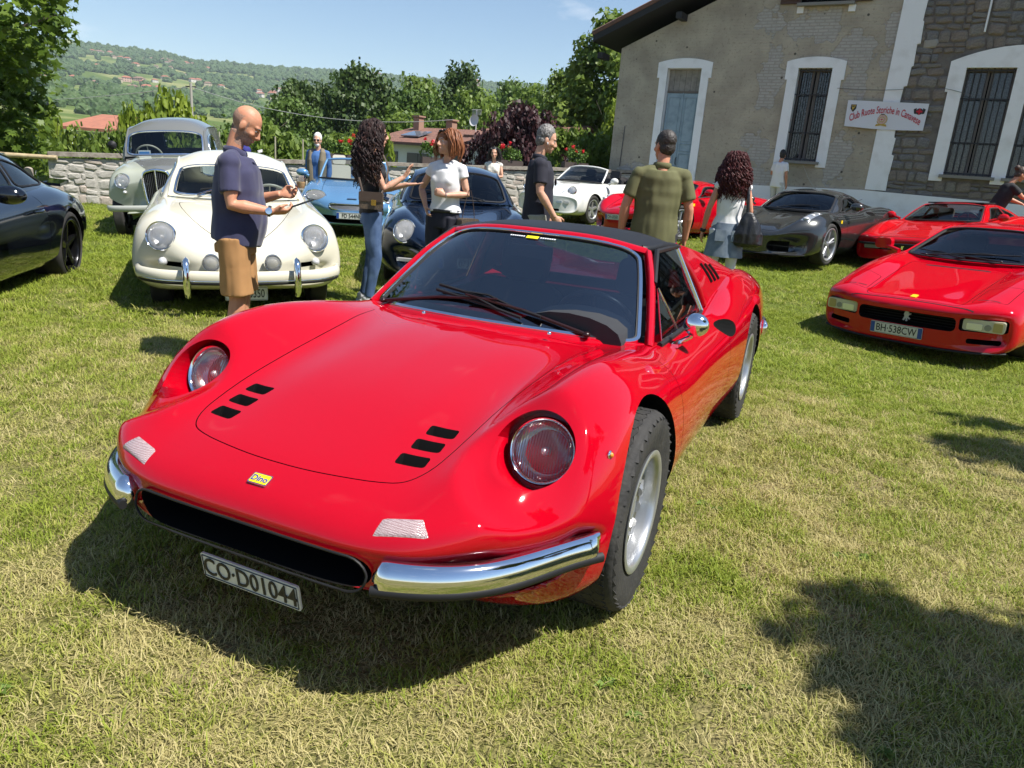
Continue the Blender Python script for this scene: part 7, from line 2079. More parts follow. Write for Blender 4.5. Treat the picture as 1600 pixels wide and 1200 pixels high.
def wedge_car(label, loc, rz, roll, P_, big, scale=1.0, group=None):
 if big:
  st = [(1.08, .500, .4, .500, .62, .500, .80, .46, .82, .30, .74, .25, .20),
   (1.075, .545, .4, .545, .64, .55, .86, .50, .87, .27, .76, .19, .20),
   (1.03, .585, .42, .585, .66, .600, .90, .54, .905, .25, .77, .17, .20),
   (.80, .635, .44, .630, .68, .665, .925, .58, .92, .24, .78, .16, .17),
   (.40, .705, .46, .70, .70, .755, .945, .62, .935, .24, .80, .16, .10),
   (0, .765, .48, .765, .72, .82, .95, .64, .94, .24, .80, .16, .02),
   (-.45, .82, .50, .82, .74, .855, .95, .64, .94, .24, .80, .16, 0),
   (-1.0, .85, .52, .85, .76, .865, .955, .64, .94, .24, .80, .16, 0),
   (-1.8, .88, .54, .88, .80, .90, .975, .64, .96, .26, .82, .16, 0),
   (-2.5, .91, .54, .91, .82, .93, .985, .64, .97, .28, .84, .18, 0),
   (-3.0, .92, .54, .92, .82, .93, .98, .64, .96, .32, .84, .24, 0),
   (-3.4, .90, .54, .90, .80, .90, .95, .64, .93, .38, .84, .30, 0)]
  wbase, R_, ht = 2.55, .335, .80
 else:
  st = [(.98, .470, .4, .470, .58, .470, .74, .44, .75, .30, .68, .26, .20),
   (.975, .515, .4, .515, .60, .52, .79, .47, .80, .27, .70, .20, .20),
   (.93, .555, .42, .555, .62, .57, .83, .52, .835, .25, .71, .18, .20),
   (.70, .605, .42, .60, .63, .645, .85, .56, .845, .25, .72, .18, .15),
   (.35, .675, .42, .67, .64, .745, .86, .60, .85, .25, .74, .18, .08),
   (0, .73, .44, .73, .65, .80, .865, .62, .85, .25, .74, .18, .02),
   (-.45, .79, .46, .785, .67, .81, .86, .62, .85, .25, .74, .18, 0),
   (-1.0, .80, .50, .80, .70, .805, .86, .62, .85, .25, .74, .18, 0),
   (-1.7, .82, .5, .82, .71, .83, .865, .62, .85, .26, .75, .18, 0),
   (-2.3, .86, .5, .86, .70, .87, .87, .62, .86, .28, .76, .2, 0),
   (-2.8, .86, .5, .86, .69, .86, .86, .62, .85, .32, .76, .25, 0),
   (-3.25, .84, .5, .84, .66, .83, .82, .6, .81, .38, .74, .3, 0)]
  wbase, R_, ht = 2.35, .315, .72
 yn = st[0][0]; w = st[2][6]
 hood = rpoly([(-.46 * w / .9, yn - .10), (.46 * w / .9, yn - .10), (.50, -.28), (-.50, -.28)], .08, 3)
 lines = [([(x, y, 2) for x, y in dens(hood, .05)], (0, 0, -1), True, .006)]
 for s in (-1, 1):
  pop = rpoly([(s * .50 * w / .9, yn - .22), (s * .78 * w / .9, yn - .30), (s * .80 * w / .9, yn - .70), (s * .52 * w / .9, yn - .62)], .08, 3)
  lines.append(([(x, y, 2) for x, y in dens(pop, .05)], (0, 0, -1), True, .005))
  lines.append(([(s * 2, -.50, .80 - i * .05) for i in range(11)], (-s, 0, 0), False, .006))
 cuts = []
 if big:
  cuts.append(rbox((0, 1.02, .425), (.92, .35, .135), .045, axis='y'))
  for s in (-1, 1): cuts.append(rbox((s * .69, .95, .285), (.26, .4, .05), .02, axis='y'))
  for s in (-1, 1): cuts.append(rbox((s * .67, 1.0, .44), (.37, .42, .125), .03, axis='y'))
 else:
  cuts.append(rbox((0, .92, .40), (1.34, .35, .10), .03, axis='y'))
 if big:
  C = [(-.35, .845), (-.78, 1.0), (-1.20, 1.15), (-1.55, 1.175), (-1.95, 1.14), (-2.4, 1.0), (-2.9, .91)]
  E = [(.73, -.58, .845), (.64, -.93, .975), (.55, -1.27, 1.10), (.55, -1.55, 1.115), (.56, -1.95, 1.08), (.60, -2.4, .96), (.62, -2.9, .90)]
  B = [(.78, -.56, .83), (.79, -.93, .84), (.80, -1.27, .845), (.80, -1.55, .85), (.80, -1.95, .87), (.78, -2.4, .89), (.74, -2.9, .89)]
 else:
  C = [(-.40, .80), (-.72, .965), (-1.04, 1.095), (-1.35, 1.12), (-1.75, 1.10), (-1.98, .98), (-2.1, .84)]
  E = [(.66, -.58, .80), (.59, -.84, .94), (.52, -1.12, 1.055), (.52, -1.35, 1.07), (.53, -1.72, 1.05), (.60, -2.1, .96), (.64, -2.5, .86)]
  B = [(.70, -.56, .79), (.71, -.84, .795), (.715, -1.12, .80), (.715, -1.35, .80), (.715, -1.72, .81), (.70, -2.1, .85), (.68, -2.5, .85)]
 o = make_car(label, loc, rz, roll, st, P_, wbase, R_, ('star5', .22, .20, SILVER), 3.2, R_ + .04, ht, cuts=cuts, lines=lines, scale=scale, group=group,
    cab=dict(C=C, E=E, B=B, ws=(.06, 1.90), wsv=(.14, 3.86), rear=(4.1, 5.6, .7, 3.3, .1), sides=[([(.55, 1.70), (2.08, .34), (3.6, .30), (3.75, 1.72)], .12), ([(3.85, .36), (4.6, .7), (5.1, 1.4), (3.95, 1.7)], .15)], glass=GLASS_DK if big else GLASS, trim=BLACK, tw=.03, wsr=.06))
 r, bv, S = o['root'], o['bv'], o['S']
 tub(r, 1.2, -.5, -2.0, .35, .80)
 for s in (-1, 1): seat(r, s * .34, -1.35, .34, mat('tan_leather', (.16, .12, .09), .6) if not big else mat('black_leather'), .44, .35)
 steering_wheel(r, (-.34, -.86, .80), .17, 1.1)
 if big:
  for s in (-1, 1):
   h = rbox((s * .67, .94, .44), (.345, .06, .108), .024, rot=(0, 0, -s * .16)).obj('lamp_cluster', mat('lamp_ivory', (.55, .52, .38), .25, coat=.8), r, 40)
   M = Matrix.Translation((s * .67, .94, .44)) @ Matrix.Rotation(-s * .16, 4, 'Z')
   k = rbox((s * -.075, .028, -.012), (.13, .02, .06), .012); k.xf(M); k.obj('fog_lens', REFL, h, 40)
   k = MB().lathe([(0, .036), (.028, .036), (.032, .02)], 20, M=M @ Matrix.Translation((s * .035, 0, -.012)) @ Matrix.Rotation(R(-90), 4, 'X')); k.obj('round_lamp', mat('grey_lens', (.25, .25, .2), .2), h, 40)
   k = rbox((s * .115, .028, 0), (.075, .02, .085), .012); k.xf(M); k.obj('amber_lens', mat('dull_amber', (.42, .33, .12), .25), h, 40)
  k = MB()
  for i in range(5): k.box((0, 0, 0), (.9, .012, .006)); k.xf(Matrix.Translation((0, .93, .372 + i * .027)), len(k.v) - 8)
  k.obj('grille', BLACK, r, 30)
  # prancing horse emblem, as a small silver silhouette
  pts = [(-.012, -.05), (.004, -.05), (.004, -.015), (.022, -.045), (.034, -.04), (.020, -.002), (.028, .02), (.018, .05), (.004, .062), (-.004, .046), (-.012, .050), (-.020, .03), (-.038, .034), (-.040, .024), (-.022, .015), (-.014, .0), (-.036, -.02), (-.028, -.03), (-.006, -.012)]
  k = MB().prism([(x, 1.005, .43 + z) for x, z in pts], (0, .01, 0)); k.obj('emblem', mat('emblem_silver', (.5, .5, .5), .4), r, 30)
  P, N = drop_path(bv, [(0, .90, 2)]); k = rbox((0, 0, 0), (.055, .075, .008), .008, axis='z'); k.xf(Matrix.Translation(P[0] + N[0] * .003) @ N[0].to_track_quat('Z', 'Y').to_matrix().to_4x4()); k.obj('badge', mat('badge_yellow'), r, 30)
  plate(r, (.05, 1.095, .295), (R(-4), 0, 0), 'BH·538CW', .50, .115, size=.105, sx=.78)
  k = surf_fill(bv, [(-.36, -.16, 0), (.36, -.16, 0), (.36, -.22, 0), (-.36, -.22, 0)], (0, 0, -1), .004, 10, 3); k.obj('bonnet_vent', BLACK, r, 30)
  bar(r, 'front_lip', [(-.86, .84, .185), (-.6, 1.0, .175), (0, 1.06, .17), (.6, 1.0, .175), (.86, .84, .185)], .03, .014, BLACK)
  for s in (-1, 1):
   P, N = drop_path(bv, [(s * x, yn - .30, 2) for x in (.53, .6, .66, .72)]); surf_strip(P, N, .02, .001, False).obj('lamp_cover_slot', mat('slot_dark_red', (.12, .001, .003), .5), r, 30)
  wiper(r, Vector(S.at(.02, 3.0)) + Vector((0, .02, .03)), Vector(S.at(.35, 1.4)) + Vector((0, .02, .03)), (Vector(S.at(.15, 2.6)) + Vector((0, .02, .025)), Vector(S.at(.42, .8)) + Vector((0, .02, .025))))
  wiper(r, Vector(S.at(.02, 1.2)) + Vector((0, .02, .03)), Vector(S.at(.15, 3.1)) + Vector((0, .02, .03)), (Vector(S.at(.06, 2.0)) + Vector((0, .02, .025)), Vector(S.at(.30, 3.5)) + Vector((0, .02, .025))))
  for s in (-1, 1):
   c = Vector((s * 1.02, -.72, .93)); k = rbox((0, 0, 0), (.19, .09, .12), .04, 5, axis='y'); k.xf(Matrix.Translation(c)); k.tube([(s * .80, -.62, .86), c + Vector((-s * .05, .03, -.03))], [.028, .02], 8); k.obj('door_mirror', P_, r, 50)
 else:
  for s in (-1, 1):
   loc0 = Vector((s * .50, .955 - .04, .40)); k = rbox(loc0, (.26, .03, .075), .015, rot=(0, 0, -s * .12)); k.obj('lamp_cluster', mat('grey_lens', (.25, .25, .2), .2), r, 40)
  for i in range(7):
   k = MB().box((0, .90, .365 + i * .012), (.76, .012, .004)); k.obj('grille_slat', mat('dark_steel', (.12, .12, .12), .3, .8), r, 30)
  k = MB().prism([(x * .8, .925, .40 + z * .8) for x, z in [(-.012, -.05), (.012, -.05), (.03, -.04), (.025, .02), (.004, .062), (-.02, .03), (-.04, .024), (-.014, 0)]], (0, .008, 0)); k.obj('emblem', CHROME, r, 30)
  k = surf_fill(bv, [(-.42, .28, 0), (.42, .28, 0), (.45, .10, 0), (-.45, .10, 0)], (0, 0, -1), -.010, 10, 3); k.obj('bonnet_recess', P_, r, 30)
  SRf = MB(); SRf.poly([(-.46, -1.13, 1.108), (.46, -1.13, 1.108), (.47, -1.70, 1.10), (-.47, -1.70, 1.10)]); SRf.prism([(-.46, -1.13, 1.098), (.46, -1.13, 1.098), (.47, -1.70, 1.09), (-.47, -1.70, 1.09)], (0, 0, .022)); SRf.obj('targa_panel', mat('black_vinyl'), r, 30)
  for s in (-1, 1):
   c = Vector((s * .92, -.70, .88)); k = MB().ell(c, (.09, .06, .065), 14, 9); k.tube([(s * .73, -.64, .82), c], [.024, .018], 8); k.obj('door_mirror', P_, r, 60)
  bar(r, 'front_bumper', [(-.80, .76, .44), (-.6, .93, .44), (0, .995, .44), (.6, .93, .44), (.80, .76, .44)], .012, .02, BLACK)
 P, N = drop_path(bv, [(x, yn - .07, 2) for x in np.linspace(-.8 * w / .9, .8 * w / .9, 30)]); surf_strip(P, N, .012, .002, False).obj('nose_seam', BLACK, r, 30)
 return o

def black_coupe():
 P_ = paint('black_paint', (.004, .005, .008), .12, .2)
 lines = [([(s * 2, -1.72 - .05 * math.sin(i * .3), .86 - i * .05) for i in range(12)], (-s, 0, 0), False, .007) for s in (-1, 1)]
 o = make_car('glossy black coupe with black spoked wheels cut off at the left picture edge', (-4.87, 4.99, -.06), -166.5, (-2.0, -.6), PORSCHE_ST, P_, 2.35, .345, ('star5', .28, .26, mat('black_alloy', (.012, .012, .013), .22, .6)), 2.6, .375, .76, lines=lines,
    lamps=[(.615, .665, .118, .92, (.18, 1, .52), -.016)], cab=dict(C=P_C, E=P_E, B=P_B, rear=(4.2, 5.7, .7, 3.3, .2), sides=P_SIDE, glass=GLASS_DK, trim=BLACK, tw=.022))
 r, bv = o['root'], o['bv']
 tub(r, 1.25, -.6, -2.1, .4, .86)
 for s in (-1, 1): seat(r, s * .36, -1.4, .45, mat('black_leather'), .5, .3)
 for s in (-1, 1):
  c = Vector((s * 1.0, -.66, .95)); k = MB().ell(c, (.13, .085, .075), 18, 12); k.tube([(s * .84, -.62, .88), c], [.03, .02], 8); k.obj('door_mirror', P_, r, 60)
  k = MB(); k.tube([(s * .905, -1.42, .745), (s * .935, -1.52, .75), (s * .91, -1.62, .752)], .012, 8); k.obj('door_handle', P_, r, 60)
 k = MB(); k.box((0, -3.08, .90), (1.25, .26, .03), rot=(-.12, 0, 0)); k.box((-.45, -3.0, .85), (.06, .2, .12)); k.box((.45, -3.0, .85), (.06, .2, .12)); k.obj('rear_wing', P_, r, 40)
 return r

cream_coupe(); grey_van(); blue_cabriolet(); navy_coupe(); white_cabriolet(); black_coupe()
modern_berlinetta('dark metallic grey sports car with yellow wing badges, parked below the building', (4.35, 13.06, .24), -222.7, (.5, -.9), paint('grey_metal_paint', (.045, .047, .045), .25, .55), .99, SILVER)
modern_berlinetta('red rounded sports car half hidden behind the man in the olive shirt', (2.5, 15.8, .24), -229, 2.0, RED, 1.0, SILVER, plate_text='CH 635ER')
wedge_car('small red targa-top sports car behind the big red one', (6.95, 13.15, .27), -227.6, (3.5, -2), paint('red_paint_second', (.46, .002, .007), .3), False)
wedge_car('wide red wedge-shaped sports car with ivory lamp clusters at the right picture edge', (4.64, 8.10, -.10), -227.1, (1.3, -4.2), paint('red_paint_third', (.46, .001, .010), .28), True)
dino()
# ---------------------------------------------------------------- people (local: facing +Y, +X is the person's right, feet at the origin)
from mathutils import noise as MN
def skin_mat(name, c, c2, rough=.5):
 return mat(name, c, rough, noise=(14, c2, .4, .75), sss=.12, spec=.35)
SK_TAN = skin_mat('skin_tan', (.52, .25, .15), (.46, .20, .12)); SK_FAIR = skin_mat('skin_fair', (.56, .32, .22), (.50, .26, .17)); SK_DARK = skin_mat('skin_brown', (.36, .18, .11), (.30, .14, .085))

def remesh(mb, name, voxel, m, parent, smooth=2, wr=0.0, wf=9.0, seed=0.0, stretch=(1, 1, .35)):
 me = mb.me(name); o = bpy.data.objects.new(name, me); COL.objects.link(o)
 md = o.modifiers.new('r', 'REMESH'); md.mode = 'VOXEL'; md.voxel_size = voxel
 if smooth:
  md = o.modifiers.new('s', 'SMOOTH'); md.factor = .5; md.iterations = smooth
 res = evaluated(o, name)
 if wr:
  n = len(res.vertices); co = np.empty(n * 3); no = np.empty(n * 3); res.vertices.foreach_get('co', co); res.vertices.foreach_get('normal', no)
  co = co.reshape(-1, 3); no = no.reshape(-1, 3)
  q = (co * wf * np.array(stretch)) @ np.array([[.80, .36, -.48], [-.60, .48, -.64], [0, .80, .60]]) + seed
  d = np.array([MN.noise(Vector(p)) + .5 * MN.noise(Vector(p * 2.3 + 5)) for p in q])
  d = np.where(d > 0, d, d * 1.4)
  co = co + no * (d * wr)[:, None]; res.vertices.foreach_set('co', co.ravel()); res.update()
 return link(name, res, m, parent, 180)

def hand(k, w, d, n, style='relaxed', side=1, s=1.0):
 """palm and five fingers from wrist w along d; n is the palm's facing; side=+1 for the person's right hand"""
 w = Vector(w); d = Vector(d).normalized(); n = Vector(n); n = (n - d * n.dot(d)).normalized(); x = d.cross(n) * side      # x points to the thumb side
 P = lambda a, b, c: w + (x * a + d * b + n * c) * s
 k.tube([P(0, -.01, 0), P(.002, .03, 0), P(.003, .065, .002), P(0, .092, .003)], [.024 * s, .036 * s, .041 * s, .038 * s], 10, ry=[.018 * s, .017 * s, .015 * s, .012 * s], up=n)
 curl = {'relaxed': (18, 24, 20), 'open': (4, 6, 4), 'grip': (48, 60, 45), 'hold': (30, 42, 30), 'fist': (70, 85, 60)}[style]
 for i, (bx, ln) in enumerate(((.031, .072), (.0105, .080), (-.0105, .075), (-.031, .058))):
  p = P(bx, .088 - abs(i - 1.2) * .004, .003); dirv = d + x * (bx * (1.6 if style == 'open' else .5)); dirv.normalize(); pts = [p - dirv * .02]; a = 0
  pts.append(p)
  for j, f in enumerate((.45, .31, .24)):
   a += R(curl[j]); p = p + (dirv * cos(a) + n * sin(a)) * ln * f * s * 1.05; pts.append(p)
  k.tube(pts, [.0085 * s, .0092 * s, .0086 * s, .0078 * s, .0062 * s], 8)
 t0 = P(.022, .018, .006); t1 = P(.050, .045, .018 if style != 'open' else .006); t2 = P(.060 if style in ('open', 'relaxed') else .040, .078, .034 if style != 'open' else .008); t3 = P(.058 if style in ('open', 'relaxed') else .018, .098, .044 if style != 'open' else .010)
 k.tube([t0, t1, t2, t3], [.015 * s, .012 * s, .0098 * s, .0072 * s], 8)

def head(k, c, M, fem=False, s=1.0):
 """skull, jaw, nose, ears, neck-side; c head centre, M its rotation (3x3), facing +Y"""
 c = Vector(c)
 def E(p, r): k.ell(c + M @ (Vector(p) * s), [q * s for q in r], 16, 12, rot=M)
 E((0, -.012, .035), (.074, .094, .090))                      # cranium
 E((0, .012, -.010), (.066, .078, .085))                      # face mass
 E((0, .030, -.062), (.050 if not fem else .045, .056, .045)) # jaw
 E((0, .066, -.088), (.024 if not fem else .019, .020, .020))                       # chin
 E((0, .064, .032), (.052, .024, .018))                       # brow
 for q in (-1, 1):
  E((q * .040, .052, -.020), (.022, .026, .022))           # cheek
  E((q * .073, -.010, -.008), (.010, .020, .032))          # ear
  E((q * .013, .088, -.028), (.011, .012, .009))           # nostrils
 k.tube([c + M @ (Vector(p) * s) for p in ((0, .080, .022), (0, .094, .000), (0, .108, -.022), (0, .090, -.036))], [.009 * s, .011 * s, .013 * s, .010 * s], 8)
 E((0, .082, -.053), (.024, .012, .007)); E((0, .080, -.066), (.021, .012, .008))   # lips

def face_details(root, c, M, s=1.0, brow=(.05, .035, .025), glasses=None, lip=None):
 c = Vector(c); T = lambda p: c + M @ (Vector(p) * s)
 W_, K_ = mat('eye_white', (.65, .62, .58), .3), mat('eye_dark', (.02, .015, .012), .2)
 for q in (-1, 1):
  k = MB().ell(T((q * .030, .072, .010)), (.0125 * s, .009 * s, .0075 * s), 12, 8, 0, M); k.ell(T((q * .030, .0795, .010)), (.0055 * s, .004 * s, .0058 * s), 10, 6, 1, M); k.obj('eye', [W_, K_], root, 60)
  k = MB().tube([T((q * .012, .086, .030)), T((q * .030, .084, .036)), T((q * .050, .070, .030))], [.003 * s, .004 * s, .002 * s], 6); k.obj('eyebrow', mat('brow_%d' % int(brow[0] * 1000), brow, .8), root, 60)
 k = MB().tube([T((-.022, .088, -.059)), T((0, .096, -.058)), T((.022, .088, -.059))], [.002, .003, .002], 6); k.obj('mouth', lip or mat('lip', (.30, .10, .08), .5), root, 60)
 if glasses:
  g = MB()
  for q in (-1, 1):
   g.ell(T((q * .032, .092, .008)), (.026 * s, .006 * s, .019 * s), 14, 8, 0, M); g.tube([T((q * .056, .088, .014)), T((q * .078, .0, .012))], .003, 5)
  g.tube([T((-.01, .096, .012)), T((.01, .096, .012))], .003, 5); g.obj('sunglasses', glasses, root, 60)

def strands(c, M, n, length, curl, m, name, root, back=True, spread=1.0, thick=.007, seed=1, front=.2, s=1.0, turns=5, drop_to=None):
 """hair locks that start on the scalp, bend over the head and fall"""
 r_ = random.Random(seed); k = MB(); c = Vector(c)
 for i in range(n):
  az = r_.uniform(0, 2 * pi); el = r_.uniform(.05, 1.0) * pi / 2
  d = Vector((cos(az) * cos(el), sin(az) * cos(el), sin(el)))
  fr = d.y / max(.05, math.hypot(d.x, d.y)) > front
  if fr and d.z < .45: continue
  p0 = Vector((d.x * .078, d.y * .098 - .012, d.z * .094 + .03)) * s
  o = Vector((d.x, d.y * .9 - .1, 0)); o = o.normalized() if o.length > .1 else Vector((0, -1, 0))
  if fr: o = Vector((math.copysign(.95, d.x), .12, 0))
  L = length * r_.uniform(.72, 1.05); pts = []; ph = r_.uniform(0, 6.28); N = 18 if curl > .004 else 9
  for j in range(N):
   t = j / (N - 1)
   rad = (.10 + .05 * spread * min(1, t * 2)) * s
   drop = max(0, t * L - .04)
   base = Vector((p0.x * (1 - t) + o.x * rad * (1.0 + .25 * spread * t) * min(1, .4 + t), p0.y * (1 - t) + o.y * rad * (1.0 + .15 * spread * t) * min(1, .4 + t), p0.z + .02 * math.sin(min(1, t * 3) * pi) - drop))
   a = ph + t * turns * 2 * pi; e = Vector((cos(a) * curl, sin(a) * curl, math.sin(a * .7) * curl * .5)) * min(1, t * 3)
   q = c + M @ base * 1.0 + e if t < .3 else c + (M @ Vector((base.x, base.y, p0.z)) + Vector((0, 0, base.z - p0.z))) + e
   pts.append(q)
  k.tube(pts, [thick * (1 - .55 * (j / (N - 1)) ** 2) for j in range(N)], 5)
 return k.obj(name, m, root, 60)

def rot3(yaw=0, pitch=0, roll=0): return Euler((R(-pitch), R(roll), R(yaw)), 'XYZ').to_matrix()

def person(label, loc, rz, H, skin, arms, shirt, legs, fem=False, head_rot=(0, 0, 0), lean=0.0, group=None, vox=.006, girth=1.0, belly=0.0, shoes=None, head_fwd=.03):
 """arms: {side: (elbow, wrist, palm normal, style)} in metres for a 1.75 m body; shirt: dict(m, sleeve, hem, loose, polo); legs: dict(m, end, loose, boots, pose)"""
 s = H / 1.75; root = empty('person', loc, R(rz)); tag(root, label, 'person', group)
 V = lambda x, y, z: Vector((x * s, y * s, z * s))
 sw, hw = (.180, .098) if not fem else (.158, .100)
 sw *= girth ** .5
 ln = lambda z: lean * max(0, z - .92)                        # forward lean above the hips
 J = {}
 for q in (-1, 1):
  J['sh', q] = V(q * sw, ln(1.40) - .01, 1.385); J['hip', q] = V(q * hw, 0, .91)
  lp = legs.get('pose', {}).get(q, ((q * (hw + .005), .025, .49), (q * (hw + .015), -.02, .085)))
  J['kn', q] = V(*lp[0]); J['an', q] = V(*lp[1])
  e, w, nn, st = arms[q][:4]; J['el', q] = V(*e); J['wr', q] = V(*w)
 nb = V(0, ln(1.46) - .015, 1.455); hc = V(0, ln(1.62) + head_fwd, 1.625); HM = rot3(*head_rot)
 # ---- skin
 k = MB()
 head(k, hc, HM, fem, s)
 k.tube([nb - V(0, 0, .07), nb, hc + HM @ V(0, -.02, -.05)], [.07 * s, .054 * s if not fem else .045 * s, .052 * s if not fem else .043 * s], 14)
 tor = [(.84, .15, .10), (.95, .155, .105), (1.08, .135, .095), (1.25, .155, .105), (1.36, .15, .095), (1.43, .10, .075)]
 def torso(off, z_lo, bel=0.0, gw=1.0, top=1.46):
  P, A, B = [], [], []
  for z in np.linspace(z_lo, 1.43, 12):
   rx = np.interp(z, [.7, .84, .95, 1.06, 1.25, 1.36, 1.43], [.165, .170, .168, .150, .172, .165, .11] if not fem else [.165, .178, .168, .128, .148, .145, .095])
   ry = np.interp(z, [.7, .84, .95, 1.06, 1.25, 1.36, 1.43], [.115, .118, .115, .108, .118, .105, .08] if not fem else [.11, .118, .108, .092, .108, .094, .07])
   bb = bel * math.exp(-((z - 1.04) / .14) ** 2)
   P.append(V(0, ln(z) + bb * .6 + (.012 if 1.2 < z < 1.36 else 0), z)); A.append((rx * gw + off) * s); B.append((ry * gw + off + bb * .55) * s)
  return P, A, B
 P, A, B = torso(-.04, .84); k.tube(P, A, 18, ry=B, up=(0, 1, 0))
 for q in (-1, 1):
  a, e, w = J['sh', q], J['el', q], J['wr', q]; g = girth ** .5 * (.86 if fem else 1.0)
  k.tube([V(q * .06, ln(1.42), 1.40), a], [.045 * s, .048 * s * g], 10); k.ell(a, (.044 * s * g,) * 3, 12, 8)
  k.tube([a, a.lerp(e, .35), a.lerp(e, .75), e, e.lerp(w, .3), e.lerp(w, .75), w], [x * s * g for x in (.044, .046, .042, .038, .042, .030, .026)], 12)
  nn, st = arms[q][2], arms[q][3]
  if st != 'none': hand(k, w, arms[q][4] if len(arms[q]) > 4 else (w - e), nn, st, q, s * (.92 if fem else 1.0))
  h, n_, an = J['hip', q], J['kn', q], J['an', q]
  k.tube([h, h.lerp(n_, .4), n_, n_.lerp(an, .3), n_.lerp(an, .8), an], [x * s * g for x in (.085, .072, .053, .056, .038, .034)], 12)
  k.ell(an + V(0, .05, -.045), (.042 * s, .11 * s, .035 * s), 12, 8)
 remesh(k, 'skin', vox, skin, root, 2)
 # ---- shirt
 if shirt:
  k = MB(); lo = shirt.get('loose', .012); P, A, B = torso(lo, shirt.get('hem', .82), belly, girth); k.tube(P, A, 22, ry=B, up=(0, 1, 0))
  if fem:
   for q in (-1, 1): k.ell(V(q * .068, ln(1.27) + .085, 1.265), (.062 * s, .05 * s, .06 * s), 12, 10)
  for q in (-1, 1):
   a, e = J['sh', q], J['el', q]; g = girth ** .5 * (.86 if fem else 1.0)
   k.tube([V(q * .035, ln(1.43) - .012, 1.43), V(q * .09, ln(1.42) - .01, 1.412), a], [.050 * s, .058 * s, .062 * s * g], 12); k.ell(a, (.066 * s * g, .068 * s * g, .064 * s * g), 14, 10)
   sl = shirt.get('sleeve', .6)
   if sl > 0:
    t = a.lerp(e, min(sl, 1.0)); pts = [a.lerp(e, .02), a.lerp(e, min(sl, 1) * .5), t]; rr = [.060 * s * g, .066 * s * g, (.068 if sl < .9 else .05) * s * g]
    if sl > 1: w = J['wr', q]; pts += [e.lerp(w, .5), e.lerp(w, .95)]; rr += [.05 * s * g, .040 * s * g]
    k.tube(pts, rr, 14)
  sh = remesh(k, shirt.get('name', 'shirt'), vox * 1.2, shirt['m'], root, 18, shirt.get('wr', .010), 8, len(label) * 1.7)
  if shirt.get('polo'):
   c = MB(); ring = []
   for i in range(21):
    a = pi / 2 + .28 + (2 * pi - .56) * i / 20; ring.append(nb + V(.068 * cos(a), .066 * sin(a) + .014, .012 - .030 * max(0, sin(a))))
   c.tube(ring, .012 * s, 8, ry=.026 * s, up=(0, 0, 1)); c.obj('collar', shirt['m'], sh, 60)
 # ---- legs
 if legs:
  k = MB(); lo = legs.get('loose', .014); P, A, B = torso(-.004, .80, 0, girth); lim = max(.91, min(.99, shirt.get('hem', .9) + .03)) if shirt else .99; m_ = len([p for p in P if p.z < lim * s]); k.tube(P[:m_], A[:m_], 18, ry=B[:m_], up=(0, 1, 0))
  for q in (-1, 1):
   h, n_, an = J['hip', q], J['kn', q], J['an', q]; g = girth ** .5; end = legs.get('end', 1.0)
   full = [h, h.lerp(n_, .5), n_, n_.lerp(an, .4), an]; rr = [(.092 + lo) * s, (.076 + lo) * s, (.057 + lo) * s, (.054 + lo) * s, (.042 + lo) * s]
   if end < 1:                                           # shorts: stop above or at the knee
    full = [h, h.lerp(n_, end * .5 / .5 * .5), h.lerp(n_, end)]; rr = [(.092 + lo) * s, (.082 + lo) * s, (.074 + lo * 1.6) * s]
   k.tube(full, rr, 16)
  remesh(k, legs.get('name', 'trousers'), vox * 1.2, legs['m'], root, 12, legs.get('wr', .010), 9, len(label) * .9)
 # ---- shoes
 for q in (-1, 1):
  an = J['an', q]; k = MB(); k.ell(an + V(0, .055, -.045), (.046 * s, .125 * s, .042 * s), 14, 10); k.ell(an + V(0, -.01, -.02), (.042 * s, .06 * s, .05 * s), 12, 8); k.box(an + V(0, .05, -.072), (.085 * s, .25 * s, .026 * s))
  k.obj('shoe', shoes or mat('shoe_dark', (.03, .03, .035), .6), root, 50)
 return root, hc, HM, s, J, nb

def hair_cap(root, c, M, s, m, top=.012, back=.0, low=-.03, name='hair'):
 k = MB(); c = Vector(c); T = lambda p: c + M @ (Vector(p) * s)
 k.ell(T((0, -.030 - back, .050 + top * .4)), (.080 * s, .094 * s, .088 * s + top), 20, 12, rot=M)
 k.ell(T((0, -.050 - back, .0 + low * .3)), (.072 * s, .062 * s, .075 * s), 16, 10, rot=M)
 for q in (-1, 1): k.ell(T((q * .066, .0, .030)), (.012 * s, .026 * s, .035 * s), 10, 8, rot=M)
 return remesh(k, name, .006, m, root, 2, .004, 120, 3.0, (1, 1, .5))

DENIM = mat('denim', (.045, .085, .18), .8, noise=(9, (.10, .16, .28), .45, .75), bump=(240, .25)); NAVY = mat('navy_cotton', (.026, .026, .068), .85, noise=(7, (.036, .036, .088), .4, .7), sheen=.2); TAN = mat('tan_cotton', (.38, .20, .075), .85, noise=(7, (.32, .165, .06), .4, .7))
BLK = mat('black_cotton', (.010, .010, .012), .85); WHT = mat('white_cotton', (.72, .72, .72), .85); OLIVE = mat('olive_cotton', (.105, .105, .042), .85, noise=(7, (.085, .085, .034), .4, .7)); DKN = mat('dark_navy_cotton', (.012, .012, .022), .85, noise=(7, (.018, .018, .03), .4, .7)); GREYC = mat('grey_cotton', (.30, .30, .25), .85)

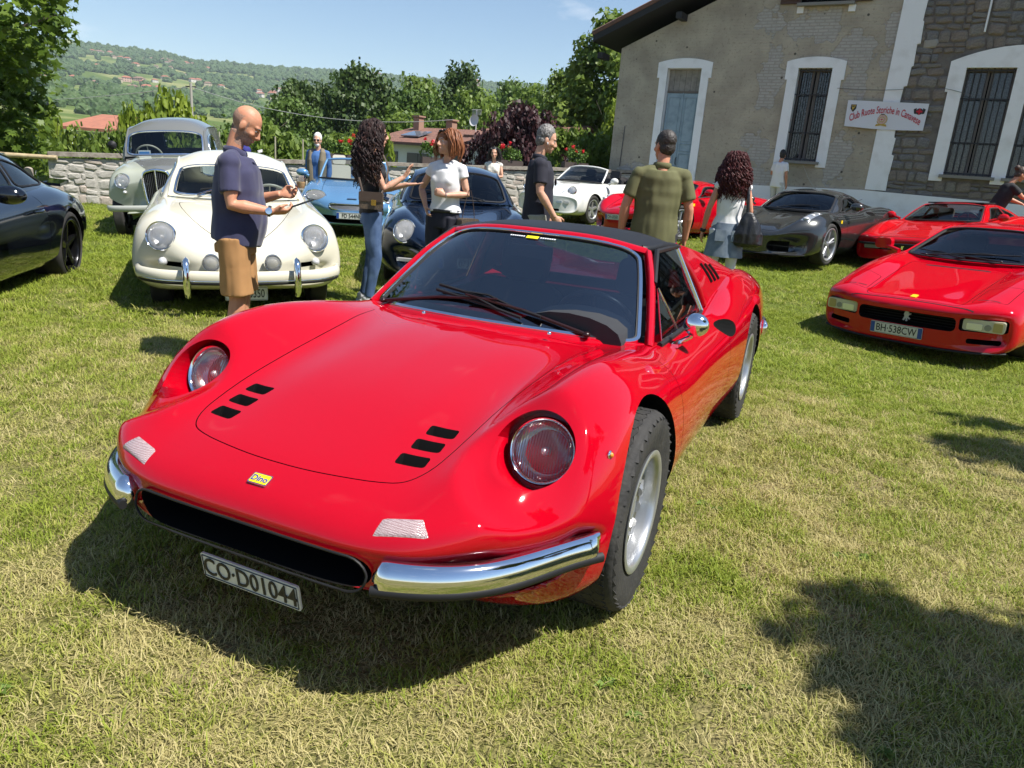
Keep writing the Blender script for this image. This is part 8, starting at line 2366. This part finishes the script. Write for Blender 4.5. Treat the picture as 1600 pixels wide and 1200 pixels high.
def bald_man():
 A = {1: ((.235, .02, 1.13), (.205, .27, 1.10), (-.5, .2, .85), 'hold', (-.30, 1, .02)), -1: ((-.21, .06, 1.13), (-.10, .29, 1.20), (.7, .2, .5), 'hold', (.25, 1, .1))}
 r, hc, M, s, J, nb = person('bald man in navy polo and tan shorts looking at his phone', (-1.77, 4.6, 0), -78, 1.585, SK_TAN, A, dict(m=NAVY, sleeve=.72, hem=.87, loose=.022, polo=True, name='polo_shirt'), dict(m=TAN, end=.92, loose=.022, name='shorts', wr=.012), head_rot=(0, 34, 0), girth=1.12, belly=.055, vox=.0055, lean=.03, head_fwd=.065, shoes=mat('shoe_white', (.5, .5, .5), .6))
 face_details(r, hc, M, s, (.12, .10, .09))
 T = lambda p: Vector(hc) + M @ (Vector(p) * s)
 sk = next(c for c in r.children if c.name.startswith('skin')); me = sk.data; me.materials.append(mat('cropped_grey_hair', (.36, .20, .14), .8, noise=(170, (.24, .15, .11), .4, .6))); me.materials.append(mat('beard_stubble', (.36, .22, .16), .85, noise=(150, (.22, .15, .12), .42, .6)))
 Mi = M.inverted()
 for po in me.polygons:
  q = Mi @ (po.center - Vector(hc)) / s
  if abs(q.x) < .1 and q.length < .16:
   wob = .006 * math.sin(q.x * 90) + .006 * math.sin(q.y * 70 + q.z * 50)
   if q.y < .020 + wob and -.075 < q.z < .055 + wob - max(0, q.y + .05) * .35 and abs(q.x) < .079 and not (abs(q.x) > .070 and q.y > -.035): po.material_index = 1
   elif q.z < -.022 - max(0, q.y - .02) * .32 + wob and q.y > .0 and q.length > .05 and q.z > -.125 and not (q.y > .078 and q.z > -.048): po.material_index = 2
 # watch on the near wrist
 w, e = J['wr', 1], J['el', 1]; d = (w - e).normalized(); q = d.to_track_quat('Z', 'Y').to_matrix().to_4x4(); p = w - d * .018
 k = MB().lathe([(.026, -.009), (.031, -.009), (.031, .009), (.026, .009)], 20, M=Matrix.Translation(p) @ q @ Matrix.Diagonal((1.05, 1.05, 1, 1)), close=True); o = k.obj('watch_strap', mat('black_leather', (.012, .012, .013), .5), r, 40)
 k = MB().lathe([(0, .006), (.019, .005), (.021, 0), (.019, -.006)], 20, M=Matrix.Translation(p + Vector((.032, 0, .004))) @ Matrix.Rotation(R(80), 4, 'Y')); k.obj('watch_face', CHROME, o, 40)
 # zip and badge on the chest, hanging strap
 k = MB(); k.prism([(.055, .170, 1.345), (.095, .150, 1.335), (.090, .152, 1.325), (.060, .170, 1.330)], (.004, .006, 0)); k.obj('chest_logo', mat('logo_white', (.6, .6, .6), .6), r)
 Mw = r.matrix_basis
 hand_w = J['wr', 1] + Vector((-.045, .135, .045)); hw2 = J['wr', -1] + Vector((.045, .09, .06))
 # phone and cup are things of their own
 bpy.context.view_layer.update(); W_ = r.matrix_world
 e = rbox((0, 0, 0), (.072, .140, .009), .008, axis='z').obj('phone', mat('phone_black', (.01, .01, .012), .12), None, 30); e.matrix_world = W_ @ Matrix.Translation(hand_w + Vector((.0, .03, .012))) @ Matrix.Rotation(R(22), 4, 'X') @ Matrix.Rotation(R(15), 4, 'Z'); tag(e, 'dark phone held flat in the bald man hand', 'phone')
 k = rbox((0, 0, .005), (.065, .131, .001), .006, axis='z'); k.obj('screen', mat('phone_screen', (.03, .035, .04), .25), e)
 k = MB(); k.lathe([(.0, 0), (.022, 0), (.032, .075), (.0305, .075), (.021, .003), (0, .003)], 20); cup = k.obj('wine_cup', glass_mat('cup_plastic', (.9, .9, .9), 1.0), None, 50); cup.matrix_world = W_ @ Matrix.Translation(hw2 + Vector((.0, .035, -.015))); tag(cup, 'clear plastic cup of pale drink in the bald man far hand', 'cup')
 k = MB().lathe([(0, .004), (.0205, .004), (.028, .042), (0, .042)], 18); k.obj('drink', mat('pale_drink', (.55, .38, .20), .1, spec=.5), cup, 50)
bald_man()

def curly_woman():
 A = {1: ((.165, .115, 1.14), (.13, .30, 1.26), (0, .6, .6), 'open', (-.1, .45, .9)), -1: ((-.16, .10, 1.12), (-.06, .34, 1.19), (0, 0, 1), 'open', (.05, 1, .1))}
 r, hc, M, s, J, nb = person('woman with long dark curls in a black tee and blue jeans, talking', (-1.44, 7.1, 0), -80, 1.68, SK_FAIR, A, dict(m=BLK, sleeve=.42, hem=.88, loose=.010, name='tee_shirt', wr=.007), dict(m=DENIM, end=1.0, loose=.008, name='jeans', pose={1: ((.10, .05, .49), (.10, .00, .085)), -1: ((-.10, .02, .49), (-.10, -.06, .085))}), fem=True, head_rot=(0, 2, 0), vox=.006, shoes=mat('shoe_white', (.5, .5, .5), .6))
 face_details(r, hc, M, s, (.03, .02, .015), glasses=mat('dark_glasses', (.008, .006, .006), .1))
 H_ = mat('dark_curls', (.020, .011, .010), .6, noise=(20, (.055, .020, .016), .5, .8), spec=.25)
 hair_cap(r, hc, M, s, H_, top=.01); strands(hc, M, 330, .56, .016, H_, 'hair', r, spread=1.3, thick=.0075, seed=3, front=.25, s=s, turns=6)
 bpy.context.view_layer.update(); W_ = r.matrix_world
 bag = empty('shoulder_bag', (0, 0, 0)); bag.matrix_world = W_ @ Matrix.Translation((.20, .00, .985)) @ Matrix.Rotation(R(82), 4, 'Z'); tag(bag, 'small brown flap bag with a gold clasp on the curly woman hip', 'bag')
 BR = mat('brown_monogram', (.060, .042, .030), .55, noise=(90, (.11, .08, .05), .5, .62)); GO = mat('gold', (.75, .52, .15), .2, 1.0)
 k = rbox((0, 0, 0), (.21, .075, .15), .02, axis='y'); k.obj('body', BR, bag, 40); k = rbox((0, -.040, .035), (.214, .010, .085), .012, axis='y'); k.obj('flap', mat('brown_leather', (.05, .03, .02), .7), bag, 40); k = rbox((.03, -.050, -.015), (.045, .010, .05), .006, axis='y'); k.obj('clasp', GO, bag, 40)
 Wi = bag.matrix_basis.inverted() @ W_; pts = [Wi @ Vector(p) for p in ((.21, -.08, 1.05), (.17, -.115, 1.18), (.06, -.135, 1.33), (-.06, -.08, 1.45), (-.09, .02, 1.46), (-.02, .125, 1.33), (.12, .13, 1.15), (.20, .09, 1.05))]
 k = MB().tube(smooth_path(pts, 5), .005, 6, ry=.011); k.obj('strap', mat('brown_leather'), bag, 60)
curly_woman()

def white_tee_woman():
 A = {1: ((.30, -.03, 1.17), (.20, .04, .985), (-1, 0, -.2), 'relaxed', (-.5, .5, -.7)), -1: ((-.225, -.03, 1.15), (-.07, .16, 1.13), (.3, -.9, 0), 'grip', (.8, .5, .3))}
 r, hc, M, s, J, nb = person('woman with a copper bob in a white tee and dark trousers, hand on hip', (-.78, 7.35, .0), 158, 1.66, SK_FAIR, A, dict(m=WHT, sleeve=.34, hem=.96, loose=.016, name='tee_shirt', wr=.008), dict(m=DKN, end=1.0, loose=.012, name='trousers'), fem=True, head_rot=(-28, -4, 4), vox=.006)
 face_details(r, hc, M, s, (.12, .06, .03))
 H_ = mat('copper_hair', (.17, .058, .024), .5, noise=(24, (.29, .115, .048), .4, .7), spec=.3)
 k = MB(); T = lambda p: Vector(hc) + M @ (Vector(p) * s)
 k.ell(T((0, -.022, .048)), (.086 * s, .102 * s, .092 * s), 18, 12, rot=M); k.ell(T((0, -.06, -.04)), (.085 * s, .062 * s, .10 * s), 16, 10, rot=M)
 for q in (-1, 1): k.ell(T((q * .080, -.005, -.035)), (.020 * s, .045 * s, .105 * s), 12, 10, rot=M)
 for x in np.linspace(-.055, .055, 6): k.ell(T((x, .074 - abs(x) * .3, .055)), (.016 * s, .014 * s, .030 * s), 8, 6, rot=M)
 remesh(k, 'hair', .006, H_, r, 1, .005, 40, 2.0, (1.6, 1.6, .25)); strands(hc, M, 170, .26, .003, H_, 'hair_locks', r, spread=.6, thick=.0055, seed=5, front=.45, s=s, turns=1)
 g = MB()
 for q in (-1, 1): g.ell(T((q * .034, .060, .112)), (.028 * s, .018 * s, .014 * s), 12, 8, 0, M)
 g.obj('sunglasses', mat('dark_glasses', (.008, .006, .006), .1), r, 60)
 k = MB().tube([V_ for V_ in [Vector((.156 * cos(a), .104 * sin(a), .925)) for a in np.linspace(0, 2 * pi, 25)[:-1]]], .012, 6, closed=True, ry=.018, up=(0, 0, 1)); k.obj('belt', mat('black_leather'), r, 60)
 for w in (J['wr', -1],):
  d = (w - J['el', -1]).normalized(); q = d.to_track_quat('Z', 'Y').to_matrix().to_4x4(); k = MB().lathe([(.026, -.004), (.030, 0), (.026, .004)], 18, M=Matrix.Translation(w - d * .01) @ q, close=True); k.obj('bracelet', mat('silver_alloy'), r, 60)
 bpy.context.view_layer.update(); W_ = r.matrix_world
 bag = empty('handbag', (0, 0, 0)); bag.matrix_world = W_ @ Matrix.Translation((-.265, .02, .80)) @ Matrix.Rotation(R(60), 4, 'Z'); tag(bag, 'small brown handbag hanging from the white shirted woman arm', 'bag')
 k = rbox((0, 0, 0), (.20, .09, .15), .03, axis='y'); k.obj('body', mat('brown_monogram'), bag, 40); k = rbox((0, -.048, .02), (.12, .008, .05), .01, axis='y'); k.obj('clasp', mat('gold'), bag, 40)
 for q in (-1, 1): k = MB().tube(smooth_path([(q * .07, 0, .07), (q * .045, 0, .22), (.0 + q * .01, 0, .335)], 4), .004, 6); k.obj('handle', mat('brown_leather'), bag, 60)
white_tee_woman()

def navy_polo_man():
 A = {1: ((.245, .0, 1.13), (.215, .17, .90), (-1, .1, 0), 'relaxed'), -1: ((-.235, .0, 1.13), (-.215, .15, .89), (1, .1, 0), 'relaxed')}
 r, hc, M, s, J, nb = person('grey haired man in a dark navy polo with his hand in his pocket', (.10, 7.9, .01), -84, 1.78, SK_FAIR, A, dict(m=DKN, sleeve=.70, hem=.84, loose=.02, polo=True, name='polo_shirt'), dict(m=GREYC, end=1.0, loose=.022, name='trousers'), head_rot=(0, 16, 0), girth=1.06, belly=.03, vox=.006, head_fwd=.055)
 face_details(r, hc, M, s, (.10, .09, .08)); hair_cap(r, hc, M, s, mat('grey_hair', (.10, .095, .09), .6, noise=(50, (.26, .25, .24), .45, .65)))
 T = lambda p: Vector(hc) + M @ (Vector(p) * s); k = MB().ell(T((.080, .008, -.028)), (.006, .006, .014), 8, 6); k.obj('earbud', WHT, r, 60)
 k = MB(); k.ell((.04, .175, 1.26), (.03, .012, .03), 10, 8); k.ell((.09, .170, 1.25), (.03, .012, .03), 10, 8); k.obj('hung_sunglasses', mat('dark_glasses', (.008, .006, .006), .1), r, 60)
navy_polo_man()

def olive_man():
 A = {1: ((.275, -.02, 1.12), (.285, .05, .86), (-1, 0, 0), 'relaxed'), -1: ((-.275, -.02, 1.12), (-.285, .05, .86), (1, 0, 0), 'relaxed')}
 r, hc, M, s, J, nb = person('broad man in an olive polo seen from behind', (1.15, 6.75, .0), -2, 1.77, SK_TAN, A, dict(m=OLIVE, sleeve=.72, hem=.80, loose=.024, wr=.010, polo=True, name='polo_shirt'), dict(m=mat('dark_shorts', (.02, .02, .025), .85), end=.9, loose=.02, name='shorts'), head_rot=(28, 4, 0), girth=1.12, belly=.03, vox=.006)
 face_details(r, hc, M, s, (.03, .025, .02)); hair_cap(r, hc, M, s, mat('dark_short_hair', (.022, .018, .015), .6, noise=(60, (.06, .05, .045), .5, .7)), top=.0)
olive_man()

def red_curl_woman():
 A = {1: ((.225, -.03, 1.13), (.235, .05, .88), (-1, 0, 0), 'relaxed'), -1: ((-.235, -.02, 1.13), (-.265, .03, .87), (1, 0, 0), 'relaxed')}
 r, hc, M, s, J, nb = person('woman with dark red curls, white top and denim skirt, seen from behind', (2.2, 8.3, .05), -4, 1.66, SK_TAN, A, dict(m=WHT, sleeve=0, hem=.92, loose=.012, name='sleeveless_top', wr=.010), dict(m=mat('white_leggings', (.62, .62, .64), .8), end=1.0, loose=.004, name='leggings', wr=.006), fem=True, head_rot=(-6, 0, 0), vox=.006)
 face_details(r, hc, M, s, (.05, .02, .02))
 H_ = mat('dark_red_curls', (.045, .010, .011), .6, noise=(20, (.11, .022, .022), .5, .8), spec=.25); hair_cap(r, hc, M, s, H_, top=.01); strands(hc, M, 420, .47, .016, H_, 'hair', r, spread=.9, thick=.0078, seed=8, front=.3, s=s, turns=5)
 k = MB(); sk = [(.98, .158, .118), (.90, .182, .135), (.78, .200, .150), (.66, .215, .162), (.60, .222, .168)]
 n = 40; v = []; f = []
 for z, a, b in sk:
  for i in range(n): t = 2 * pi * i / n; fl = 1 + .02 * math.sin(7 * t) * (1 - z); v.append((a * s * cos(t) * fl, b * s * sin(t) * fl, z * s))
 for j in range(len(sk) - 1):
  for i in range(n): f.append((j * n + i, j * n + (i + 1) % n, (j + 1) * n + (i + 1) % n, (j + 1) * n + i))
 k.add(v, f); o = k.obj('denim_skirt', mat('pale_denim', (.12, .16, .21), .85, noise=(9, (.22, .26, .30), .45, .7), bump=(240, .25)), r, 60)
 for q in (-1, 1): k = MB(); k.box((q * .085, -.148, .80), (.11, .008, .12)); k.obj('skirt_pocket', mat('pale_denim'), o, 30)
 w = J['wr', -1]; d = (w - J['el', -1]).normalized(); q = d.to_track_quat('Z', 'Y').to_matrix().to_4x4(); k = MB().lathe([(.026, -.018), (.033, -.014), (.033, .014), (.026, .018)], 18, M=Matrix.Translation(w - d * .01) @ q, close=True); k.obj('wide_bracelet', BLACK, r, 60)
 bpy.context.view_layer.update(); W_ = r.matrix_world
 bag = empty('hobo_bag', (0, 0, 0)); bag.matrix_world = W_ @ Matrix.Translation((.20, -.13, .86)); tag(bag, 'big slouchy black leather bag on the red haired woman shoulder', 'bag')
 BL = mat('soft_black_leather', (.010, .010, .011), .38, bump=(30, .3))
 k = MB(); k.tube([(0, 0, -.17), (0, 0, -.13), (0, 0, -.02), (-.01, 0, .10), (-.02, 0, .20)], [.12, .17, .165, .11, .05], 16, ry=[.05, .085, .085, .06, .025], up=(0, 1, 0)); remesh(k, 'body', .008, BL, bag, 2, .016, 9, 4)
 k = MB().tube(smooth_path([(-.03, .01, .19), (-.045, .02, .36), (-.045, .10, .52), (-.04, .17, .50), (.0, .16, .30), (.02, .06, .17)], 5), .007, 6, ry=.016); k.obj('strap', BL, bag, 60)
red_curl_woman()

FARG = None
def far_people():
 D = lambda q, y=.0, z=.86: ((q * .235, -.02, 1.12), (q * .25, .04 + y, z), (-q, 0, 0), 'relaxed')
 # boy in white by the barred window
 z0 = float(gz(6.5, 20.25)); r, hc, M, s, J, nb = person('young man in a loose white tee by the barred window', (6.5, 20.25, z0), -150 + 100, 1.62, SK_TAN, {1: D(1), -1: ((-.24, .0, 1.12), (-.12, .22, 1.10), (1, 0, 0), 'relaxed')}, dict(m=WHT, sleeve=.7, hem=.76, loose=.04, name='tee_shirt', wr=.014), dict(m=mat('pale_trousers', (.5, .5, .5), .85), loose=.02, name='trousers'), vox=.009, head_rot=(20, 0, 0)); face_details(r, hc, M, s); hair_cap(r, hc, M, s, mat('black_hair', (.010, .009, .009), .5), top=.02)
 # man in black at the right edge, leaning forward
 z0 = float(gz(9.15, 15.0)); r, hc, M, s, J, nb = person('person in black with tied up hair leaning forward at the right edge', (9.05, 15.0, z0), -95, 1.74, SK_TAN, {1: ((.24, .34, 1.22), (.20, .60, 1.18), (0, 0, -1), 'relaxed'), -1: ((-.24, .34, 1.18), (-.18, .58, 1.10), (0, 0, -1), 'relaxed')}, dict(m=BLK, sleeve=.7, hem=.80, loose=.03, name='tee_shirt'), dict(m=BLK, loose=.02, name='trousers'), lean=.40, vox=.009, head_rot=(0, 25, 0), head_fwd=.06); face_details(r, hc, M, s); hair_cap(r, hc, M, s, mat('brown_hair', (.05, .03, .02), .6)); k = MB().ell(Vector(hc) + Vector((0, -.09, .13)), (.05, .05, .05)); k.obj('hair_bun', mat('brown_hair'), r, 60)
 # old man with the vest
 r, hc, M, s, J, nb = person('white haired man in sunglasses, blue shirt and khaki vest by the wall', (-4.22, 15.4, 0), 172, 1.76, SK_FAIR, {1: D(1), -1: D(-1)}, dict(m=mat('blue_shirt', (.05, .13, .32), .85), sleeve=1.2, hem=.86, loose=.016, name='shirt'), dict(m=mat('dark_trousers', (.03, .03, .035), .85), loose=.02, name='trousers'), vox=.008, head_rot=(10, 4, 0)); face_details(r, hc, M, s, (.5, .5, .5), glasses=mat('dark_glasses', (.008, .006, .006), .1)); hair_cap(r, hc, M, s, mat('white_hair', (.62, .61, .58), .7), top=.014)
 T = lambda p: Vector(hc) + M @ (Vector(p) * s); k = MB(); k.ell(T((0, .045, -.078)), (.050 * s, .05 * s, .040 * s), 12, 8, rot=M); remesh(k, 'beard', .007, mat('white_hair'), r, 1)
 VE = mat('khaki_vest', (.16, .135, .09), .85)
 for q in (-1, 1):
  k = MB(); k.tube([(q * .10, .03, .84), (q * .105, .04, 1.05), (q * .115, .045, 1.25), (q * .12, .02, 1.40), (q * .09, -.02, 1.47)], [.095, .09, .085, .07, .04], 12, ry=[.125, .115, .115, .095, .06], up=(0, 1, 0)); remesh(k, 'vest_front', .010, VE, r, 2, .006, 10, q)
 # woman with crossed arms
 z0 = float(gz(-.82, 17.3)); r, hc, M, s, J, nb = person('dark haired woman in a patterned sleeveless top with folded arms by the wall', (-.80, 17.3, z0), 176, 1.72, SK_FAIR, {1: ((.215, .06, 1.15), (-.04, .19, 1.13), (0, -1, 0), 'relaxed', (-1, .05, .05)), -1: ((-.215, .06, 1.14), (.05, .17, 1.10), (0, -1, 0), 'relaxed', (1, .05, .1))}, dict(m=mat('spotted_cotton', (.66, .62, .55), .85, noise=(60, (.20, .17, .14), .60, .66)), sleeve=0, hem=.86, loose=.014, name='sleeveless_top'), dict(m=mat('spotted_trousers', (.60, .56, .50), .85, noise=(60, (.25, .2, .17), .60, .66)), loose=.03, name='trousers'), fem=True, vox=.008); face_details(r, hc, M, s, lip=mat('red_lip', (.45, .04, .04), .5)); hair_cap(r, hc, M, s, mat('black_hair'), top=.012); strands(hc, M, 120, .30, .004, mat('black_hair'), 'hair_locks', r, spread=.5, seed=4, front=.2, s=s, turns=1)
 # cap wearer behind the bald man
 r, hc, M, s, J, nb = person('person in a beige cap and bright blue top half hidden behind the bald man', (-3.92, 10.3, 0), -30, 1.68, SK_TAN, {1: D(1), -1: D(-1)}, dict(m=mat('royal_blue_cotton', (.020, .022, .16), .85), sleeve=.8, hem=.84, loose=.025, name='tee_shirt'), dict(m=mat('dark_trousers'), loose=.02, name='trousers'), vox=.008, lean=.05, head_rot=(-10, 12, 0), girth=1.1); face_details(r, hc, M, s); hair_cap(r, hc, M, s, mat('brown_hair'))
 T = lambda p: Vector(hc) + M @ (Vector(p) * s); k = MB(); k.ell(T((0, -.012, .075)), (.090 * s, .108 * s, .078 * s), 18, 10, rot=M); k.ell(T((0, .11, .062)), (.07 * s, .075 * s, .012 * s), 14, 6, rot=M); k.obj('cap', mat('beige_cap', (.42, .35, .24), .85), r, 60)
far_people()
# ---------------------------------------------------------------- tree at the right of the lawn that shades the near grass
def shade_tree():
 e = empty('shade_tree', (7.0, .66, 0), 0); tag(e, 'tree outside the right edge whose crown shades the near grass', 'tree')
 k = MB(); k.tube(smooth_path([(0, 0, -.2), (.1, 0, 1.5), (-.1, .1, 3.2), (-.6, .1, 4.6)], 4), np.linspace(.20, .09, 13), 10)
 for q in ((-2.9, -.1, 4.2), (-2.0, 1.9, 4.6), (-1.6, -1.6, 4.7), (1.2, .8, 4.9)): k.tube([(-.05, .05, 2.8), Vector((-.05, .05, 2.8)).lerp(Vector(q), .5) + Vector((0, 0, .3)), q], [.09, .06, .02], 7)
 tm = k.me('trunk'); tm.materials.append(BARK); shade(tm, 60); link('trunk', tm, None, e)
 C = []
 for (cx, cy, cz, rx, ry, n) in ((-2.85, -.35, 4.3, .55, .65, 70), (-2.15, -.95, 4.6, .8, .8, 70), (-1.45, 2.1, 4.6, .26, .16, 10), (-1.0, -.5, 5.0, 1.0, 1.0, 70), (.8, .5, 5.2, 1.5, 1.5, 80)):
  for _ in range(n): C.append((cx + rng.gauss(0, rx * .5), cy + rng.gauss(0, ry * .5), cz + rng.gauss(0, .3)))
 C = np.array(C); link('crown', leaves('shade_crown', C, nr.uniform(.22, .34, len(C)), 55, .15, LEAF4, LM_MID), None, e)
shade_tree()

# ---------------------------------------------------------------- summer haze over the valley
def haze():
 m = bpy.data.materials.new('haze'); m.use_nodes = True; n = m.node_tree; n.nodes.clear()
 o = n.nodes.new('ShaderNodeOutputMaterial'); v = n.nodes.new('ShaderNodeVolumePrincipled'); v.inputs['Color'].default_value = (.75, .86, 1, 1); v.inputs['Density'].default_value = HAZE
 n.links.new(v.outputs[0], o.inputs['Volume'])
 k = MB().box((0, 1500, 134), (9000, 8400, 340)); h = k.obj('haze', m, None); tag(h, kind='stuff')
HAZE = .0001
haze()
